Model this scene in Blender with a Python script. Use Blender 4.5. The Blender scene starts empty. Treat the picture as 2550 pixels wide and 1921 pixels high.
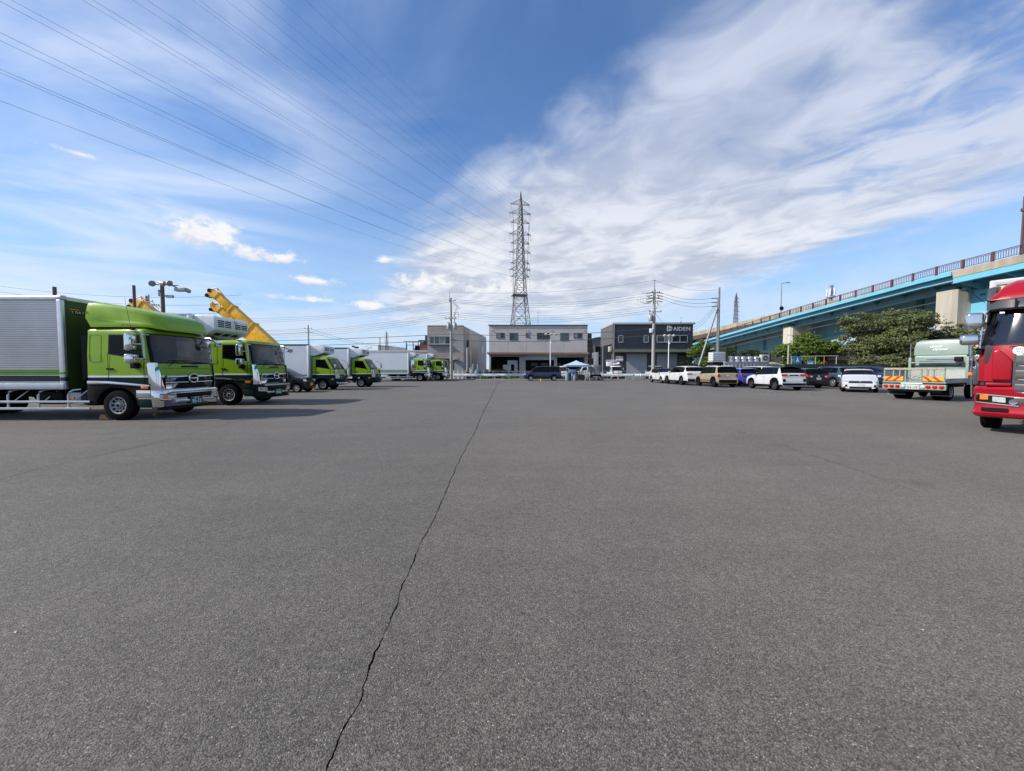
import bpy, bmesh, math, random
from mathutils import Vector, Matrix
R = math.radians
random.seed(7)
SC = bpy.context.scene
C = SC.collection

# ------------------------------------------------------------------ camera
PITCH, EYE, FPX = R(2.5), 1.45, 950.0
cam = bpy.data.cameras.new('camera'); cam.sensor_width = 36.0; cam.lens = 36.0*FPX/2550.0
cam.clip_start = 0.05; cam.clip_end = 6000
co = bpy.data.objects.new('camera', cam); C.objects.link(co)
co.location = (0, 0, EYE); co.rotation_euler = (R(90)-PITCH, 0, 0)
SC.camera = co
# ------------------------------------------------------------------ view
vs = SC.view_settings
vs.view_transform = 'Standard'; vs.look = 'None'; vs.gamma = 1.0; vs.exposure = 0.28; vs.use_curve_mapping = False
SC.cycles.use_denoising = True
SC.cycles.max_bounces = 8; SC.cycles.transparent_max_bounces = 16
SC.cycles.caustics_reflective = False; SC.cycles.caustics_refractive = False
SC.cycles.sample_clamp_indirect = 6.0
# ------------------------------------------------------------------ sun + sky
SUN_EL, SUN_AZ = R(36), R(11)           # light travels to +X and a little to +Y
sd = Vector((-math.cos(SUN_AZ)*math.cos(SUN_EL), -math.sin(SUN_AZ)*math.cos(SUN_EL), math.sin(SUN_EL)))
sl = bpy.data.lights.new('sun', 'SUN'); sl.energy = 5.0; sl.angle = R(0.53); sl.color = (1.0, 0.93, 0.82)
so = bpy.data.objects.new('sun', sl); C.objects.link(so)
so.rotation_euler = sd.to_track_quat('Z', 'Y').to_euler(); so.location = (-60, -12, 60)

world = bpy.data.worlds.new('World'); SC.world = world; world.use_nodes = True
world.cycles.sampling_method = 'MANUAL'; world.cycles.sample_map_resolution = 512
def build_sky():
    nt = world.node_tree; nt.nodes.clear(); L = nt.links
    def nd(t, **kw):
        n = nt.nodes.new(t)
        for k, v in kw.items(): setattr(n, k, v)
        return n
    def put(s, v):
        if isinstance(v, (int, float)): s.default_value = v
        else: L.new(v, s)
    def m(op, a, b=0.0, c=0.0):
        n = nd('ShaderNodeMath', operation=op); put(n.inputs[0], a); put(n.inputs[1], b); put(n.inputs[2], c)
        return n.outputs[0]
    def ss(x, lo, hi):
        n = nd('ShaderNodeMapRange', interpolation_type='SMOOTHSTEP'); put(n.inputs[0], x)
        put(n.inputs[1], lo); put(n.inputs[2], hi); put(n.inputs[3], 0.0); put(n.inputs[4], 1.0)
        return n.outputs[0]
    def noise(x, y, z, sc, det=5.0, rough=0.55, dist=0.0):
        cb = nd('ShaderNodeCombineXYZ'); put(cb.inputs[0], x); put(cb.inputs[1], y); put(cb.inputs[2], z)
        n = nd('ShaderNodeTexNoise'); L.new(cb.outputs[0], n.inputs['Vector'])
        n.inputs['Scale'].default_value = sc; n.inputs['Detail'].default_value = det
        n.inputs['Roughness'].default_value = rough; n.inputs['Distortion'].default_value = dist
        return n.outputs[0]
    def mixc(f, a, b):
        n = nd('ShaderNodeMix', data_type='RGBA'); put(n.inputs[0], f)
        for s, v in ((n.inputs[6], a), (n.inputs[7], b)):
            if isinstance(v, tuple): s.default_value = v + (1,)
            else: L.new(v, s)
        return n.outputs[2]
    sky = nd('ShaderNodeTexSky', sky_type='NISHITA', sun_disc=False)
    sky.sun_elevation = SUN_EL
    sky.sun_rotation = math.atan2(sd.x, sd.y)
    sky.altitude = 0; sky.air_density = 1.1; sky.dust_density = 0.1; sky.ozone_density = 2.5
    tc = nd('ShaderNodeTexCoord'); sp = nd('ShaderNodeSeparateXYZ'); L.new(tc.outputs['Generated'], sp.inputs[0])
    x, y, z = sp.outputs
    zz = m('ADD', m('MAXIMUM', z, 0.0), 0.06)
    u = m('DIVIDE', x, zz); v = m('DIVIDE', y, zz)
    s1 = m('ADD', u, v); s2 = m('SUBTRACT', u, v)
    # big bank: a band of altostratus running away to the horizon, torn along its length
    nA = noise(m('MULTIPLY', s1, 1.0), m('MULTIPLY', s2, 0.72), 1.7, 1.15, 4, 0.55, 0.5)
    nC = noise(m('MULTIPLY', s1, 1.0), m('MULTIPLY', s2, 0.8), 9.3, 3.1, 5, 0.55, 0.7)
    hA = m('SUBTRACT', nA, 0.5); hC = m('SUBTRACT', nC, 0.5)
    rag = m('ADD', m('MULTIPLY', hA, 0.9), m('MULTIPLY', hC, 0.45))
    eL = m('MINIMUM', m('SUBTRACT', m('ADD', u, m('MULTIPLY', v, 0.8)), 1.27), m('ADD', m('ADD', u, -0.30), m('MULTIPLY', v, 0.43)))
    eL = m('ADD', eL, m('MULTIPLY', rag, 0.8))
    eR = m('ADD', m('SUBTRACT', m('SUBTRACT', 2.4, u), m('MULTIPLY', m('MAXIMUM', m('SUBTRACT', v, 1.9), 0.0), 0.2)), rag)
    eF = m('ADD', m('SUBTRACT', 5.6, v), m('MULTIPLY', rag, 3.4))
    bank = m('MULTIPLY', m('MULTIPLY', ss(eL, -0.1, 0.4), ss(eR, -0.1, 0.55)), ss(eF, -1.0, 1.6))
    thin = m('MULTIPLY', ss(m('ADD', m('SUBTRACT', u, 0.85), m('MULTIPLY', m('SUBTRACT', v, 1.3), -0.5)), -0.1, 0.6), ss(m('SUBTRACT', 2.2, u), 0.0, 0.6))
    torn = m('ADD', m('ADD', m('MULTIPLY', nC, 0.55), m('MULTIPLY', nA, 0.55)), m('MULTIPLY', ss(v, 1.2, 2.4), 0.10))
    dens = m('MULTIPLY', bank, ss(m('SUBTRACT', torn, m('MULTIPLY', thin, 0.20)), 0.22, 0.50))
    dens = m('MULTIPLY', dens, 0.95)
    # cirrus veil
    nD = noise(m('MULTIPLY', s1, 0.7), m('MULTIPLY', s2, 1.0), 12.1, 0.8, 5, 0.52, 1.4)
    left = ss(m('MULTIPLY', s1, -1.0), -1.5, -0.1)
    veil = m('MULTIPLY', ss(nD, 0.25, 0.85), m('ADD', m('MULTIPLY', left, 0.8), 0.12))
    # low cumulus toward the horizon
    hyp = m('SQRT', m('ADD', m('MULTIPLY', x, x), m('MULTIPLY', y, y)))
    az = m('ARCTAN2', x, y); el = m('ARCTAN2', z, hyp)
    nF = noise(az, m('MULTIPLY', el, 3.0), 3.3, 5.5, 4, 0.58, 0.2)
    nG = noise(az, m('MULTIPLY', el, 1.4), 7.9, 21.0, 6, 0.66, 0.1)
    low = m('MULTIPLY', ss(el, -0.02, 0.02), ss(m('MULTIPLY', el, -1.0), -0.27, -0.05))
    cum = m('MULTIPLY', ss(m('ADD', m('MULTIPLY', nF, 0.72), m('MULTIPLY', nG, 0.28)), 0.40, 0.60), low)
    puff = None; shade = None
    for (pa, pe, ra, re) in ((-0.668, 0.262, 0.085, 0.046), (-0.60, 0.243, 0.07, 0.026), (-0.525, 0.240, 0.05, 0.022), (-0.225, 0.206, 0.08, 0.036),
                             (-0.47, 0.196, 0.06, 0.015), (-0.835, 0.352, 0.045, 0.008), (-0.32, 0.258, 0.026, 0.012), (-0.50, 0.158, 0.08, 0.014),
                             (-0.36, 0.15, 0.06, 0.018), (-0.02, 0.20, 0.14, 0.03)):
        da = m('DIVIDE', m('SUBTRACT', az, pa), ra); de = m('DIVIDE', m('SUBTRACT', el, pe), re)
        dq = m('MULTIPLY', de, m('ADD', 1.0, m('MULTIPLY', m('LESS_THAN', de, 0.0), 0.9)))   # flat base
        p = m('SUBTRACT', 1.0, m('SQRT', m('ADD', m('MULTIPLY', da, da), m('MULTIPLY', dq, dq))))
        puff = p if puff is None else m('MAXIMUM', puff, p)
        q = m('SUBTRACT', de, m('MULTIPLY', m('MULTIPLY', da, da), 0.4))
        shade = q if shade is None else m('ADD', m('MULTIPLY', m('GREATER_THAN', p, -0.15), q), m('MULTIPLY', m('LESS_THAN', p, -0.15), shade))
    hG = m('SUBTRACT', nG, 0.5); hF = m('SUBTRACT', nF, 0.5)
    puffd = m('MULTIPLY', ss(m('ADD', m('MULTIPLY', puff, 0.6), m('ADD', m('MULTIPLY', hG, 1.9), m('MULTIPLY', hF, 0.8))), -0.04, 0.46), ss(puff, -0.7, 0.0))
    top = ss(m('ADD', shade, m('MULTIPLY', hG, 3.0)), -0.75, 0.35)
    sh = ss(m('ADD', m('MULTIPLY', nA, 0.65), m('MULTIPLY', nC, 0.45)), 0.44, 0.66)
    far = ss(v, 1.2, 2.6)
    bankcol = mixc(sh, mixc(far, (3.6, 4.25, 5.8), (4.4, 4.8, 5.8)), mixc(far, (5.3, 5.8, 7.1), (7.1, 7.3, 7.8)))
    cumcol = mixc(top, (5.2, 5.7, 6.9), (7.9, 7.9, 8.0))
    tint = nd('ShaderNodeVectorMath', operation='MULTIPLY'); L.new(sky.outputs[0], tint.inputs[0]); tint.inputs[1].default_value = (0.80, 1.06, 1.38)
    haze = m('MULTIPLY', ss(m('MULTIPLY', el, -1.0), -0.55, 0.02), 0.75)
    col = mixc(haze, tint.outputs[0], (4.1, 5.8, 8.0))
    col = mixc(veil, col, (6.6, 7.4, 8.8))
    col = mixc(dens, col, bankcol)
    col = mixc(m('MAXIMUM', m('MULTIPLY', cum, 0.75), m('MULTIPLY', puffd, 0.97)), col, mixc(puffd, (6.0, 6.6, 7.6), cumcol))
    bg = nd('ShaderNodeBackground'); L.new(col, bg.inputs[0]); bg.inputs[1].default_value = 0.1
    out = nd('ShaderNodeOutputWorld'); L.new(bg.outputs[0], out.inputs[0])
build_sky()

# ------------------------------------------------------------------ materials
MATS = {}
def mat(name, col, rough=0.5, metal=0.0, var=0.12, sc=6.0, bump=0.0, bsc=40.0, coat=0.0, spec=0.5, dirt=None, streak=False, emit=None):
    if name in MATS: return MATS[name]
    ma = bpy.data.materials.new(name); ma.use_nodes = True; MATS[name] = ma
    nt = ma.node_tree; L = nt.links; b = nt.nodes['Principled BSDF']
    b.inputs['Roughness'].default_value = rough; b.inputs['Metallic'].default_value = metal
    b.inputs['Coat Weight'].default_value = coat; b.inputs['Coat Roughness'].default_value = 0.04
    b.inputs['Specular IOR Level'].default_value = spec
    tc = nt.nodes.new('ShaderNodeTexCoord')
    n = nt.nodes.new('ShaderNodeTexNoise'); n.inputs['Scale'].default_value = sc; n.inputs['Detail'].default_value = 6; n.inputs['Roughness'].default_value = 0.62
    if streak:
        mp = nt.nodes.new('ShaderNodeMapping'); mp.inputs['Scale'].default_value = (1, 1, 0.12)
        L.new(tc.outputs['Object'], mp.inputs[0]); L.new(mp.outputs[0], n.inputs['Vector'])
    else: L.new(tc.outputs['Object'], n.inputs['Vector'])
    mr = nt.nodes.new('ShaderNodeMapRange'); L.new(n.outputs[0], mr.inputs[0])
    mr.inputs[1].default_value = 0.3; mr.inputs[2].default_value = 0.7
    mx = nt.nodes.new('ShaderNodeMix'); mx.data_type = 'RGBA'; L.new(mr.outputs[0], mx.inputs[0])
    lo = tuple(c*(1-var) for c in col); hi = tuple(min(1, c*(1+var)) for c in col)
    if dirt: lo = dirt
    mx.inputs[6].default_value = lo+(1,); mx.inputs[7].default_value = hi+(1,)
    L.new(mx.outputs[2], b.inputs['Base Color'])
    rr = nt.nodes.new('ShaderNodeMapRange'); L.new(n.outputs[0], rr.inputs[0])
    rr.inputs[3].default_value = max(0.0, rough*0.85); rr.inputs[4].default_value = min(1, rough*1.18)
    L.new(rr.outputs[0], b.inputs['Roughness'])
    if bump:
        n2 = nt.nodes.new('ShaderNodeTexNoise'); n2.inputs['Scale'].default_value = bsc; n2.inputs['Detail'].default_value = 4
        L.new(tc.outputs['Object'], n2.inputs['Vector'])
        bp = nt.nodes.new('ShaderNodeBump'); bp.inputs['Strength'].default_value = bump; bp.inputs['Distance'].default_value = 0.02
        L.new(n2.outputs[0], bp.inputs['Height']); L.new(bp.outputs[0], b.inputs['Normal'])
    if emit: b.inputs['Emission Color'].default_value = emit+(1,); b.inputs['Emission Strength'].default_value = 1.0
    return ma
def glass(name, tint, refl=1.5, rough=0.02):
    if name in MATS: return MATS[name]
    ma = bpy.data.materials.new(name); ma.use_nodes = True; MATS[name] = ma
    nt = ma.node_tree; L = nt.links; nt.nodes.clear()
    o = nt.nodes.new('ShaderNodeOutputMaterial'); t = nt.nodes.new('ShaderNodeBsdfTransparent'); g = nt.nodes.new('ShaderNodeBsdfGlossy')
    t.inputs[0].default_value = tint+(1,); g.inputs['Roughness'].default_value = rough; g.inputs[0].default_value = (.95, .97, 1, 1)
    fr = nt.nodes.new('ShaderNodeFresnel'); fr.inputs[0].default_value = refl
    mx = nt.nodes.new('ShaderNodeMixShader'); L.new(fr.outputs[0], mx.inputs[0]); L.new(t.outputs[0], mx.inputs[1]); L.new(g.outputs[0], mx.inputs[2])
    tc = nt.nodes.new('ShaderNodeTexCoord'); n = nt.nodes.new('ShaderNodeTexNoise'); n.inputs['Scale'].default_value = 1.3
    L.new(tc.outputs['Object'], n.inputs['Vector'])
    bp = nt.nodes.new('ShaderNodeBump'); bp.inputs['Strength'].default_value = 0.03; L.new(n.outputs[0], bp.inputs['Height']); L.new(bp.outputs[0], g.inputs['Normal'])
    L.new(mx.outputs[0], o.inputs[0]); return ma

GREEN = mat('lime_paint', (0.205, 0.36, 0.005), 0.33, coat=0.2, spec=0.35, var=0.06, sc=2.0)
DKGREEN = mat('dark_green_paint', (0.003, 0.016, 0.016), 0.4, coat=0.0, spec=0.12, var=0.1)
WHITE = mat('white_paint', (0.78, 0.79, 0.80), 0.3, coat=0.5, var=0.03, sc=2.0)
BOXW = mat('white_box_panel', (0.62, 0.66, 0.72), 0.35, var=0.05, sc=1.2, coat=0.2)
CHROME = mat('chrome', (0.66, 0.67, 0.69), 0.05, 1.0, var=0.03, sc=3)
ALU = mat('aluminium', (0.62, 0.62, 0.63), 0.3, 1.0, var=0.1, sc=5)
ALUP = mat('aluminium_trim', (0.55, 0.57, 0.6), 0.42, 0.85, var=0.08, sc=5)
STEEL = mat('galvanised_steel', (0.42, 0.43, 0.44), 0.5, 0.7, var=0.15, sc=9)
BLACK = mat('black_plastic', (0.006, 0.006, 0.007), 0.5, var=0.2, spec=0.15)
RUBBER = mat('tyre_rubber', (0.007, 0.007, 0.0075), 0.85, var=0.25, sc=20, spec=0.06)
CHASSIS = mat('chassis_black', (0.007, 0.007, 0.008), 0.65, var=0.3, sc=8, spec=0.1)
DARKIN = mat('dark_interior', (0.03, 0.031, 0.034), 0.7, var=0.2)
SEAT = mat('seat_cloth', (0.05, 0.052, 0.058), 0.85, var=0.2)
ORANGE = mat('amber_lens', (0.75, 0.18, 0.01), 0.15, var=0.1, coat=0.6)
RED = mat('red_lens', (0.42, 0.004, 0.006), 0.2, var=0.1, coat=0.1, spec=0.3)
CLEAR = mat('clear_lens', (0.62, 0.65, 0.68), 0.1, 0.4, var=0.3, sc=18, coat=0.8)
GLASS = glass('windscreen_glass', (0.42, 0.48, 0.50), 1.5)
DGLASS = glass('tinted_glass', (0.09, 0.105, 0.115), 1.26)
WGLASS = mat('building_glass', (0.03, 0.045, 0.055), 0.06, var=0.4, sc=1.0, spec=0.9, bump=0.02, bsc=2)
REDP = mat('red_paint', (0.30, 0.004, 0.014), 0.28, coat=0.15, spec=0.35, var=0.05, sc=1.5)
CARW = mat('car_white', (0.54, 0.555, 0.58), 0.22, coat=0.8, var=0.02, sc=2)
CARTAN = mat('car_tan', (0.36, 0.29, 0.20), 0.28, 0.2, coat=0.7, var=0.04, sc=2)
CARBLUE = mat('car_blue', (0.015, 0.06, 0.36), 0.25, 0.2, coat=0.8, var=0.05, sc=2)
CARBLK = mat('car_black', (0.006, 0.006, 0.008), 0.25, coat=0.25, spec=0.3, var=0.1, sc=2)
CARNAVY = mat('car_navy', (0.018, 0.028, 0.055), 0.25, 0.2, coat=0.3, var=0.05, sc=2)
CARSLATE = mat('car_slate', (0.045, 0.068, 0.11), 0.25, 0.3, coat=0.4, var=0.05, sc=2)
SILVER = mat('silver_plastic', (0.45, 0.46, 0.48), 0.35, 0.6, var=0.05)
CONC = mat('concrete', (0.36, 0.34, 0.31), 0.85, var=0.22, sc=1.5, bump=0.15, bsc=12, streak=True)
YELLOW = mat('crane_yellow', (0.82, 0.46, 0.01), 0.4, var=0.12, sc=3, coat=0.2, dirt=(0.62, 0.32, 0.008))
WIRE = mat('cable_black', (0.06, 0.062, 0.07), 0.6, var=0.1)

# ------------------------------------------------------------------ mesh helpers
def lerp(a, b, t): return a+(b-a)*t
def interp(tab, x):
    if x <= tab[0][0]: return tab[0][1]
    for (a, b), (c, d) in zip(tab, tab[1:]):
        if x <= c: return lerp(b, d, (x-a)/(c-a) if c != a else 0)
    return tab[-1][1]
def rrect(x0, x1, z0, z1, r, n=3):
    r = min(r, abs(x1-x0)/2, abs(z1-z0)/2); out = []
    for cx, cz, a0 in ((x1-r, z1-r, 0), (x0+r, z1-r, 90), (x0+r, z0+r, 180), (x1-r, z0+r, 270)):
        for k in range(n+1):
            a = R(a0+90*k/n); out.append((cx+r*math.cos(a), cz+r*math.sin(a)))
    return out
class MB:
    def __init__(s): s.v = []; s.f = []; s.m = []
    def add(s, vs, fs, mi=0):
        o = len(s.v); s.v += [tuple(v) for v in vs]
        for f in fs: s.f.append(tuple(i+o for i in f)); s.m.append(mi)
        return s
    def box(s, x0, x1, y0, y1, z0, z1, mi=0):
        return s.add([(x, y, z) for x in (x0, x1) for y in (y0, y1) for z in (z0, z1)],
                     [(0, 1, 3, 2), (4, 6, 7, 5), (0, 4, 5, 1), (2, 3, 7, 6), (0, 2, 6, 4), (1, 5, 7, 3)], mi)
    def cyl(s, p0, p1, r0, r1=None, n=8, mi=0, caps=True):
        p0 = Vector(p0); p1 = Vector(p1); r1 = r0 if r1 is None else r1
        d = (p1-p0).normalized(); a = Vector((0, 0, 1)) if abs(d.z) < 0.9 else Vector((1, 0, 0))
        e = d.cross(a).normalized(); g = d.cross(e)
        vs = []
        for p, r in ((p0, r0), (p1, r1)):
            for k in range(n):
                t = 2*math.pi*k/n; vs.append(p+e*(r*math.cos(t))+g*(r*math.sin(t)))
        fs = [(k, (k+1) % n, n+(k+1) % n, n+k) for k in range(n)]
        if caps: fs += [tuple(range(n))[::-1], tuple(range(n, 2*n))]
        return s.add(vs, fs, mi)
    def tube(s, pts, r, n=6, mi=0):
        pts = [Vector(p) for p in pts]; vs = []; N = len(pts)
        for i, p in enumerate(pts):
            d = (pts[min(i+1, N-1)]-pts[max(i-1, 0)]).normalized()
            a = Vector((0, 0, 1)) if abs(d.z) < 0.95 else Vector((1, 0, 0))
            e = d.cross(a).normalized(); g = d.cross(e)
            for k in range(n):
                t = 2*math.pi*k/n; vs.append(p+e*(r*math.cos(t))+g*(r*math.sin(t)))
        fs = [(i*n+k, i*n+(k+1) % n, (i+1)*n+(k+1) % n, (i+1)*n+k) for i in range(N-1) for k in range(n)]
        fs += [tuple(range(n))[::-1], tuple(range((N-1)*n, N*n))]
        return s.add(vs, fs, mi)
    def lathe(s, prof, o=(0, 0, 0), axis='y', n=20, mi=0, caps=True):
        vs = []
        for r, h in prof:
            for k in range(n):
                t = 2*math.pi*k/n; a, b = r*math.cos(t), r*math.sin(t)
                p = (a, h, b) if axis == 'y' else ((h, a, b) if axis == 'x' else (a, b, h))
                vs.append((o[0]+p[0], o[1]+p[1], o[2]+p[2]))
        N = len(prof)
        fs = [(i*n+k, i*n+(k+1) % n, (i+1)*n+(k+1) % n, (i+1)*n+k) for i in range(N-1) for k in range(n)]
        if caps and prof[0][0] > 1e-5: fs.append(tuple(range(n)))
        if caps and prof[-1][0] > 1e-5: fs.append(tuple(range((N-1)*n, N*n)))
        return s.add(vs, fs, mi)
    def prism(s, poly, plane, a, b, mi=0):
        n = len(poly)
        def P(q, h):
            return (q[0], h, q[1]) if plane == 'xz' else ((h, q[0], q[1]) if plane == 'yz' else (q[0], q[1], h))
        vs = [P(q, a) for q in poly]+[P(q, b) for q in poly]
        fs = [(k, (k+1) % n, n+(k+1) % n, n+k) for k in range(n)]+[tuple(range(n)), tuple(range(n, 2*n))]
        return s.add(vs, fs, mi)
    def grid(s, P, mi=0):
        nr, nc = len(P), len(P[0]); o = [p for r in P for p in r]
        return s.add(o, [(i*nc+j, i*nc+j+1, (i+1)*nc+j+1, (i+1)*nc+j) for i in range(nr-1) for j in range(nc-1)], mi)
    def quad(s, a, b, c, d, mi=0): return s.add([a, b, c, d], [(0, 1, 2, 3)], mi)
    def mesh(s, name, mats, smooth=None, bevel=0.0, seg=2):
        me = bpy.data.meshes.new(name); me.from_pydata(s.v, [], s.f)
        for ma in (mats if isinstance(mats, (list, tuple)) else [mats]): me.materials.append(ma)
        me.polygons.foreach_set('material_index', s.m)
        bm = bmesh.new(); bm.from_mesh(me)
        if smooth: bmesh.ops.remove_doubles(bm, verts=bm.verts, dist=1e-5)
        bmesh.ops.recalc_face_normals(bm, faces=bm.faces)
        if bevel:
            ed = [e for e in bm.edges if len(e.link_faces) == 2 and e.calc_face_angle(0) > R(40)]
            bmesh.ops.bevel(bm, geom=ed, offset=bevel, segments=seg, affect='EDGES', clamp_overlap=True, profile=0.6)
        bm.to_mesh(me); bm.free()
        if smooth or bevel:
            me.polygons.foreach_set('use_smooth', [True]*len(me.polygons)); me.set_sharp_from_angle(angle=R(smooth or 42))
        return me
    def build(s, name, mats, parent=None, smooth=None, bevel=0.0, seg=2):
        return link(name, s.mesh(name, mats, smooth, bevel, seg), parent)
def link(name, me, parent=None, loc=(0, 0, 0), rz=0.0):
    o = bpy.data.objects.new(name, me); C.objects.link(o); o.parent = parent
    o.location = loc; o.rotation_euler = (0, 0, rz); return o
def tag(o, label, cat, group=None):
    o['label'] = label; o['category'] = cat
    if group: o['group'] = group
    return o
def stuff(o): o['kind'] = 'stuff'; return o
def struct(o): o['kind'] = 'structure'; return o
def thing(name, label, cat, loc=(0, 0, 0), rz=0.0, group=None):
    return tag(link(name, None, None, loc, rz), label, cat, group)
def copy_tree(o, parent=None):
    c = o.copy(); C.objects.link(c); c.parent = parent
    for ch in list(o.children): copy_tree(ch, c)
    return c
def part(name, mats, parent, fn, **kw):
    b = MB(); fn(b); return b.build(name, mats, parent, **kw)
def bx(name, ma, parent, x0, x1, y0, y1, z0, z1, bevel=0.0):
    return MB().box(x0, x1, y0, y1, z0, z1).build(name, ma, parent, bevel=bevel)
def textmesh(s, size, o, right, up, ma, name, parent, ext=0.003, align='CENTER', shear=0.0, spacing=1.0, off=0.0):
    cu = bpy.data.curves.new(name, 'FONT'); cu.body = s; cu.size = size; cu.align_x = align; cu.align_y = 'CENTER'
    cu.extrude = ext; cu.resolution_u = 2; cu.shear = shear; cu.space_character = spacing; cu.offset = off
    ob = bpy.data.objects.new(name, cu); C.objects.link(ob)
    bpy.context.view_layer.update()
    me = bpy.data.meshes.new_from_object(ob.evaluated_get(bpy.context.evaluated_depsgraph_get()))
    bpy.data.objects.remove(ob); bpy.data.curves.remove(cu)
    right = Vector(right).normalized(); up = Vector(up).normalized(); nn = right.cross(up); o = Vector(o)
    for v in me.vertices: v.co = o+right*v.co.x+up*v.co.y+nn*v.co.z
    me.materials.clear(); me.materials.append(ma)
    return link(name, me, parent)
def at(px, py, Y):
    """point seen at photo pixel (px, py) on the upright plane at distance Y"""
    r = (px-1275)/FPX; u = -(py-960.5)/FPX
    d = Vector((r, math.cos(PITCH)+math.sin(PITCH)*u, -math.sin(PITCH)+math.cos(PITCH)*u))*1.0
    d = d*(Y/d.y); return Vector((d.x, Y, d.z+EYE))
# ------------------------------------------------------------------ ground
STAINS = [(5.16, 4.78, 0.22, 0.74), (6.92, 6.98, 0.3, 0.88), (-3.2, 4.2, 0.12, 0.8), (-5.6, 5.2, 0.2, 0.86), (11.2, 14.8, 0.7, 0.86), (2.2, 5.0, 0.1, 0.82)]
def asphalt(name, base, tone):
    ma = bpy.data.materials.new(name); ma.use_nodes = True; nt = ma.node_tree; L = nt.links; b = nt.nodes['Principled BSDF']
    geo = nt.nodes.new('ShaderNodeNewGeometry'); P = geo.outputs['Position']
    def tex(t, sc, **kw):
        n = nt.nodes.new(t); L.new(P, n.inputs['Vector']); n.inputs['Scale'].default_value = sc
        for k, v in kw.items(): n.inputs[k].default_value = v
        return n
    def mr(s, a, b_, c, d):
        n = nt.nodes.new('ShaderNodeMapRange'); L.new(s, n.inputs[0])
        for i, v in enumerate((a, b_, c, d)): n.inputs[i+1].default_value = v
        return n.outputs[0]
    def mul(a, b_):
        n = nt.nodes.new('ShaderNodeMath'); n.operation = 'MULTIPLY'
        for i, v in enumerate((a, b_)):
            if isinstance(v, float): n.inputs[i].default_value = v
            else: L.new(v, n.inputs[i])
        return n.outputs[0]
    vo = tex('ShaderNodeTexVoronoi', 165.0); sep = nt.nodes.new('ShaderNodeSeparateColor'); L.new(vo.outputs['Color'], sep.inputs[0])
    v2 = tex('ShaderNodeTexVoronoi', 34.0); sp2 = nt.nodes.new('ShaderNodeSeparateColor'); L.new(v2.outputs['Color'], sp2.inputs[0])
    n1 = tex('ShaderNodeTexNoise', 0.22, Detail=5.0, Roughness=0.6)
    n2 = tex('ShaderNodeTexNoise', 3.0, Detail=6.0, Roughness=0.65)
    n3 = tex('ShaderNodeTexNoise', 45.0, Detail=3.0, Roughness=0.7)
    st = mr(sep.outputs[0], 0, 1, 0.6, 1.42)                 # stone by stone
    rare = mr(sep.outputs[1], 0.982, 0.99, 0.0, 1.5)          # a few pale chips
    big = mr(sp2.outputs[0], 0, 1, 0.86, 1.14)
    n4 = tex('ShaderNodeTexNoise', 1.0, Detail=3.0, Roughness=0.5); mp4 = nt.nodes.new('ShaderNodeMapping'); mp4.inputs['Scale'].default_value = (0.11, 1.5, 1); L.new(P, mp4.inputs[0]); L.new(mp4.outputs[0], n4.inputs['Vector'])
    mot = mul(mr(n4.outputs[0], 0.3, 0.7, 0.94, 1.06), 1.0)
    mot = mul(mot, mul(mr(n1.outputs[0], 0.3, 0.7, 0.84, 1.12), mr(n2.outputs[0], 0.3, 0.7, 0.92, 1.08)))
    fine = mr(n3.outputs[0], 0.3, 0.7, 0.82, 1.18)
    val = mul(mul(mul(st, big), mot), fine)
    ad = nt.nodes.new('ShaderNodeMath'); ad.operation = 'ADD'; L.new(val, ad.inputs[0]); L.new(rare, ad.inputs[1])
    # oil stains, and dark binder between the stones that stands for their self-shadowing
    edge = mr(vo.outputs['Distance'], 0.30, 0.75, 1.12, 0.42)
    for sx, sy, r_, k_ in STAINS:
        sb = nt.nodes.new('ShaderNodeVectorMath'); sb.operation = 'SUBTRACT'; L.new(P, sb.inputs[0]); sb.inputs[1].default_value = (sx, sy, 0)
        ln = nt.nodes.new('ShaderNodeVectorMath'); ln.operation = 'LENGTH'; L.new(sb.outputs[0], ln.inputs[0])
        wob = nt.nodes.new('ShaderNodeMath'); wob.operation = 'MULTIPLY_ADD'; L.new(n2.outputs[0], wob.inputs[0]); wob.inputs[1].default_value = r_*1.2; L.new(ln.outputs['Value'], wob.inputs[2])
        edge = mul(edge, mr(wob.outputs[0], r_*0.7, r_*1.7, k_, 1.0))
    hv = mul(ad.outputs[0], edge)
    # paving lane on the right of the joint a touch paler
    cc = nt.nodes.new('ShaderNodeMix'); cc.data_type = 'RGBA'; L.new(sep.outputs[2], cc.inputs[0])
    cc.inputs[6].default_value = tuple(base)+(1,); cc.inputs[7].default_value = tuple(tone)+(1,)
    vm = nt.nodes.new('ShaderNodeVectorMath'); vm.operation = 'SCALE'; L.new(cc.outputs[2], vm.inputs[0]); L.new(hv, vm.inputs['Scale'])
    L.new(vm.outputs[0], b.inputs['Base Color'])
    b.inputs['Sheen Weight'].default_value = 0.07; b.inputs['Sheen Roughness'].default_value = 0.45; b.inputs['Sheen Tint'].default_value = (1.0, 0.93, 0.82, 1); b.inputs['Roughness'].default_value = 0.85; b.inputs['Specular IOR Level'].default_value = 0.35
    hs = nt.nodes.new('ShaderNodeMath'); hs.operation = 'ADD'; L.new(vo.outputs['Distance'], hs.inputs[0]); L.new(n3.outputs[0], hs.inputs[1])
    bp = nt.nodes.new('ShaderNodeBump'); bp.inputs['Strength'].default_value = 0.8; bp.inputs['Distance'].default_value = 0.004; bp.invert = True
    L.new(hs.outputs[0], bp.inputs['Height']); L.new(bp.outputs[0], b.inputs['Normal'])
    return ma
ASPH = asphalt('asphalt', (0.123, 0.115, 0.104), (0.140, 0.127, 0.111))
ASPH2 = asphalt('asphalt_newer', (0.129, 0.120, 0.108), (0.147, 0.132, 0.115))
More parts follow.
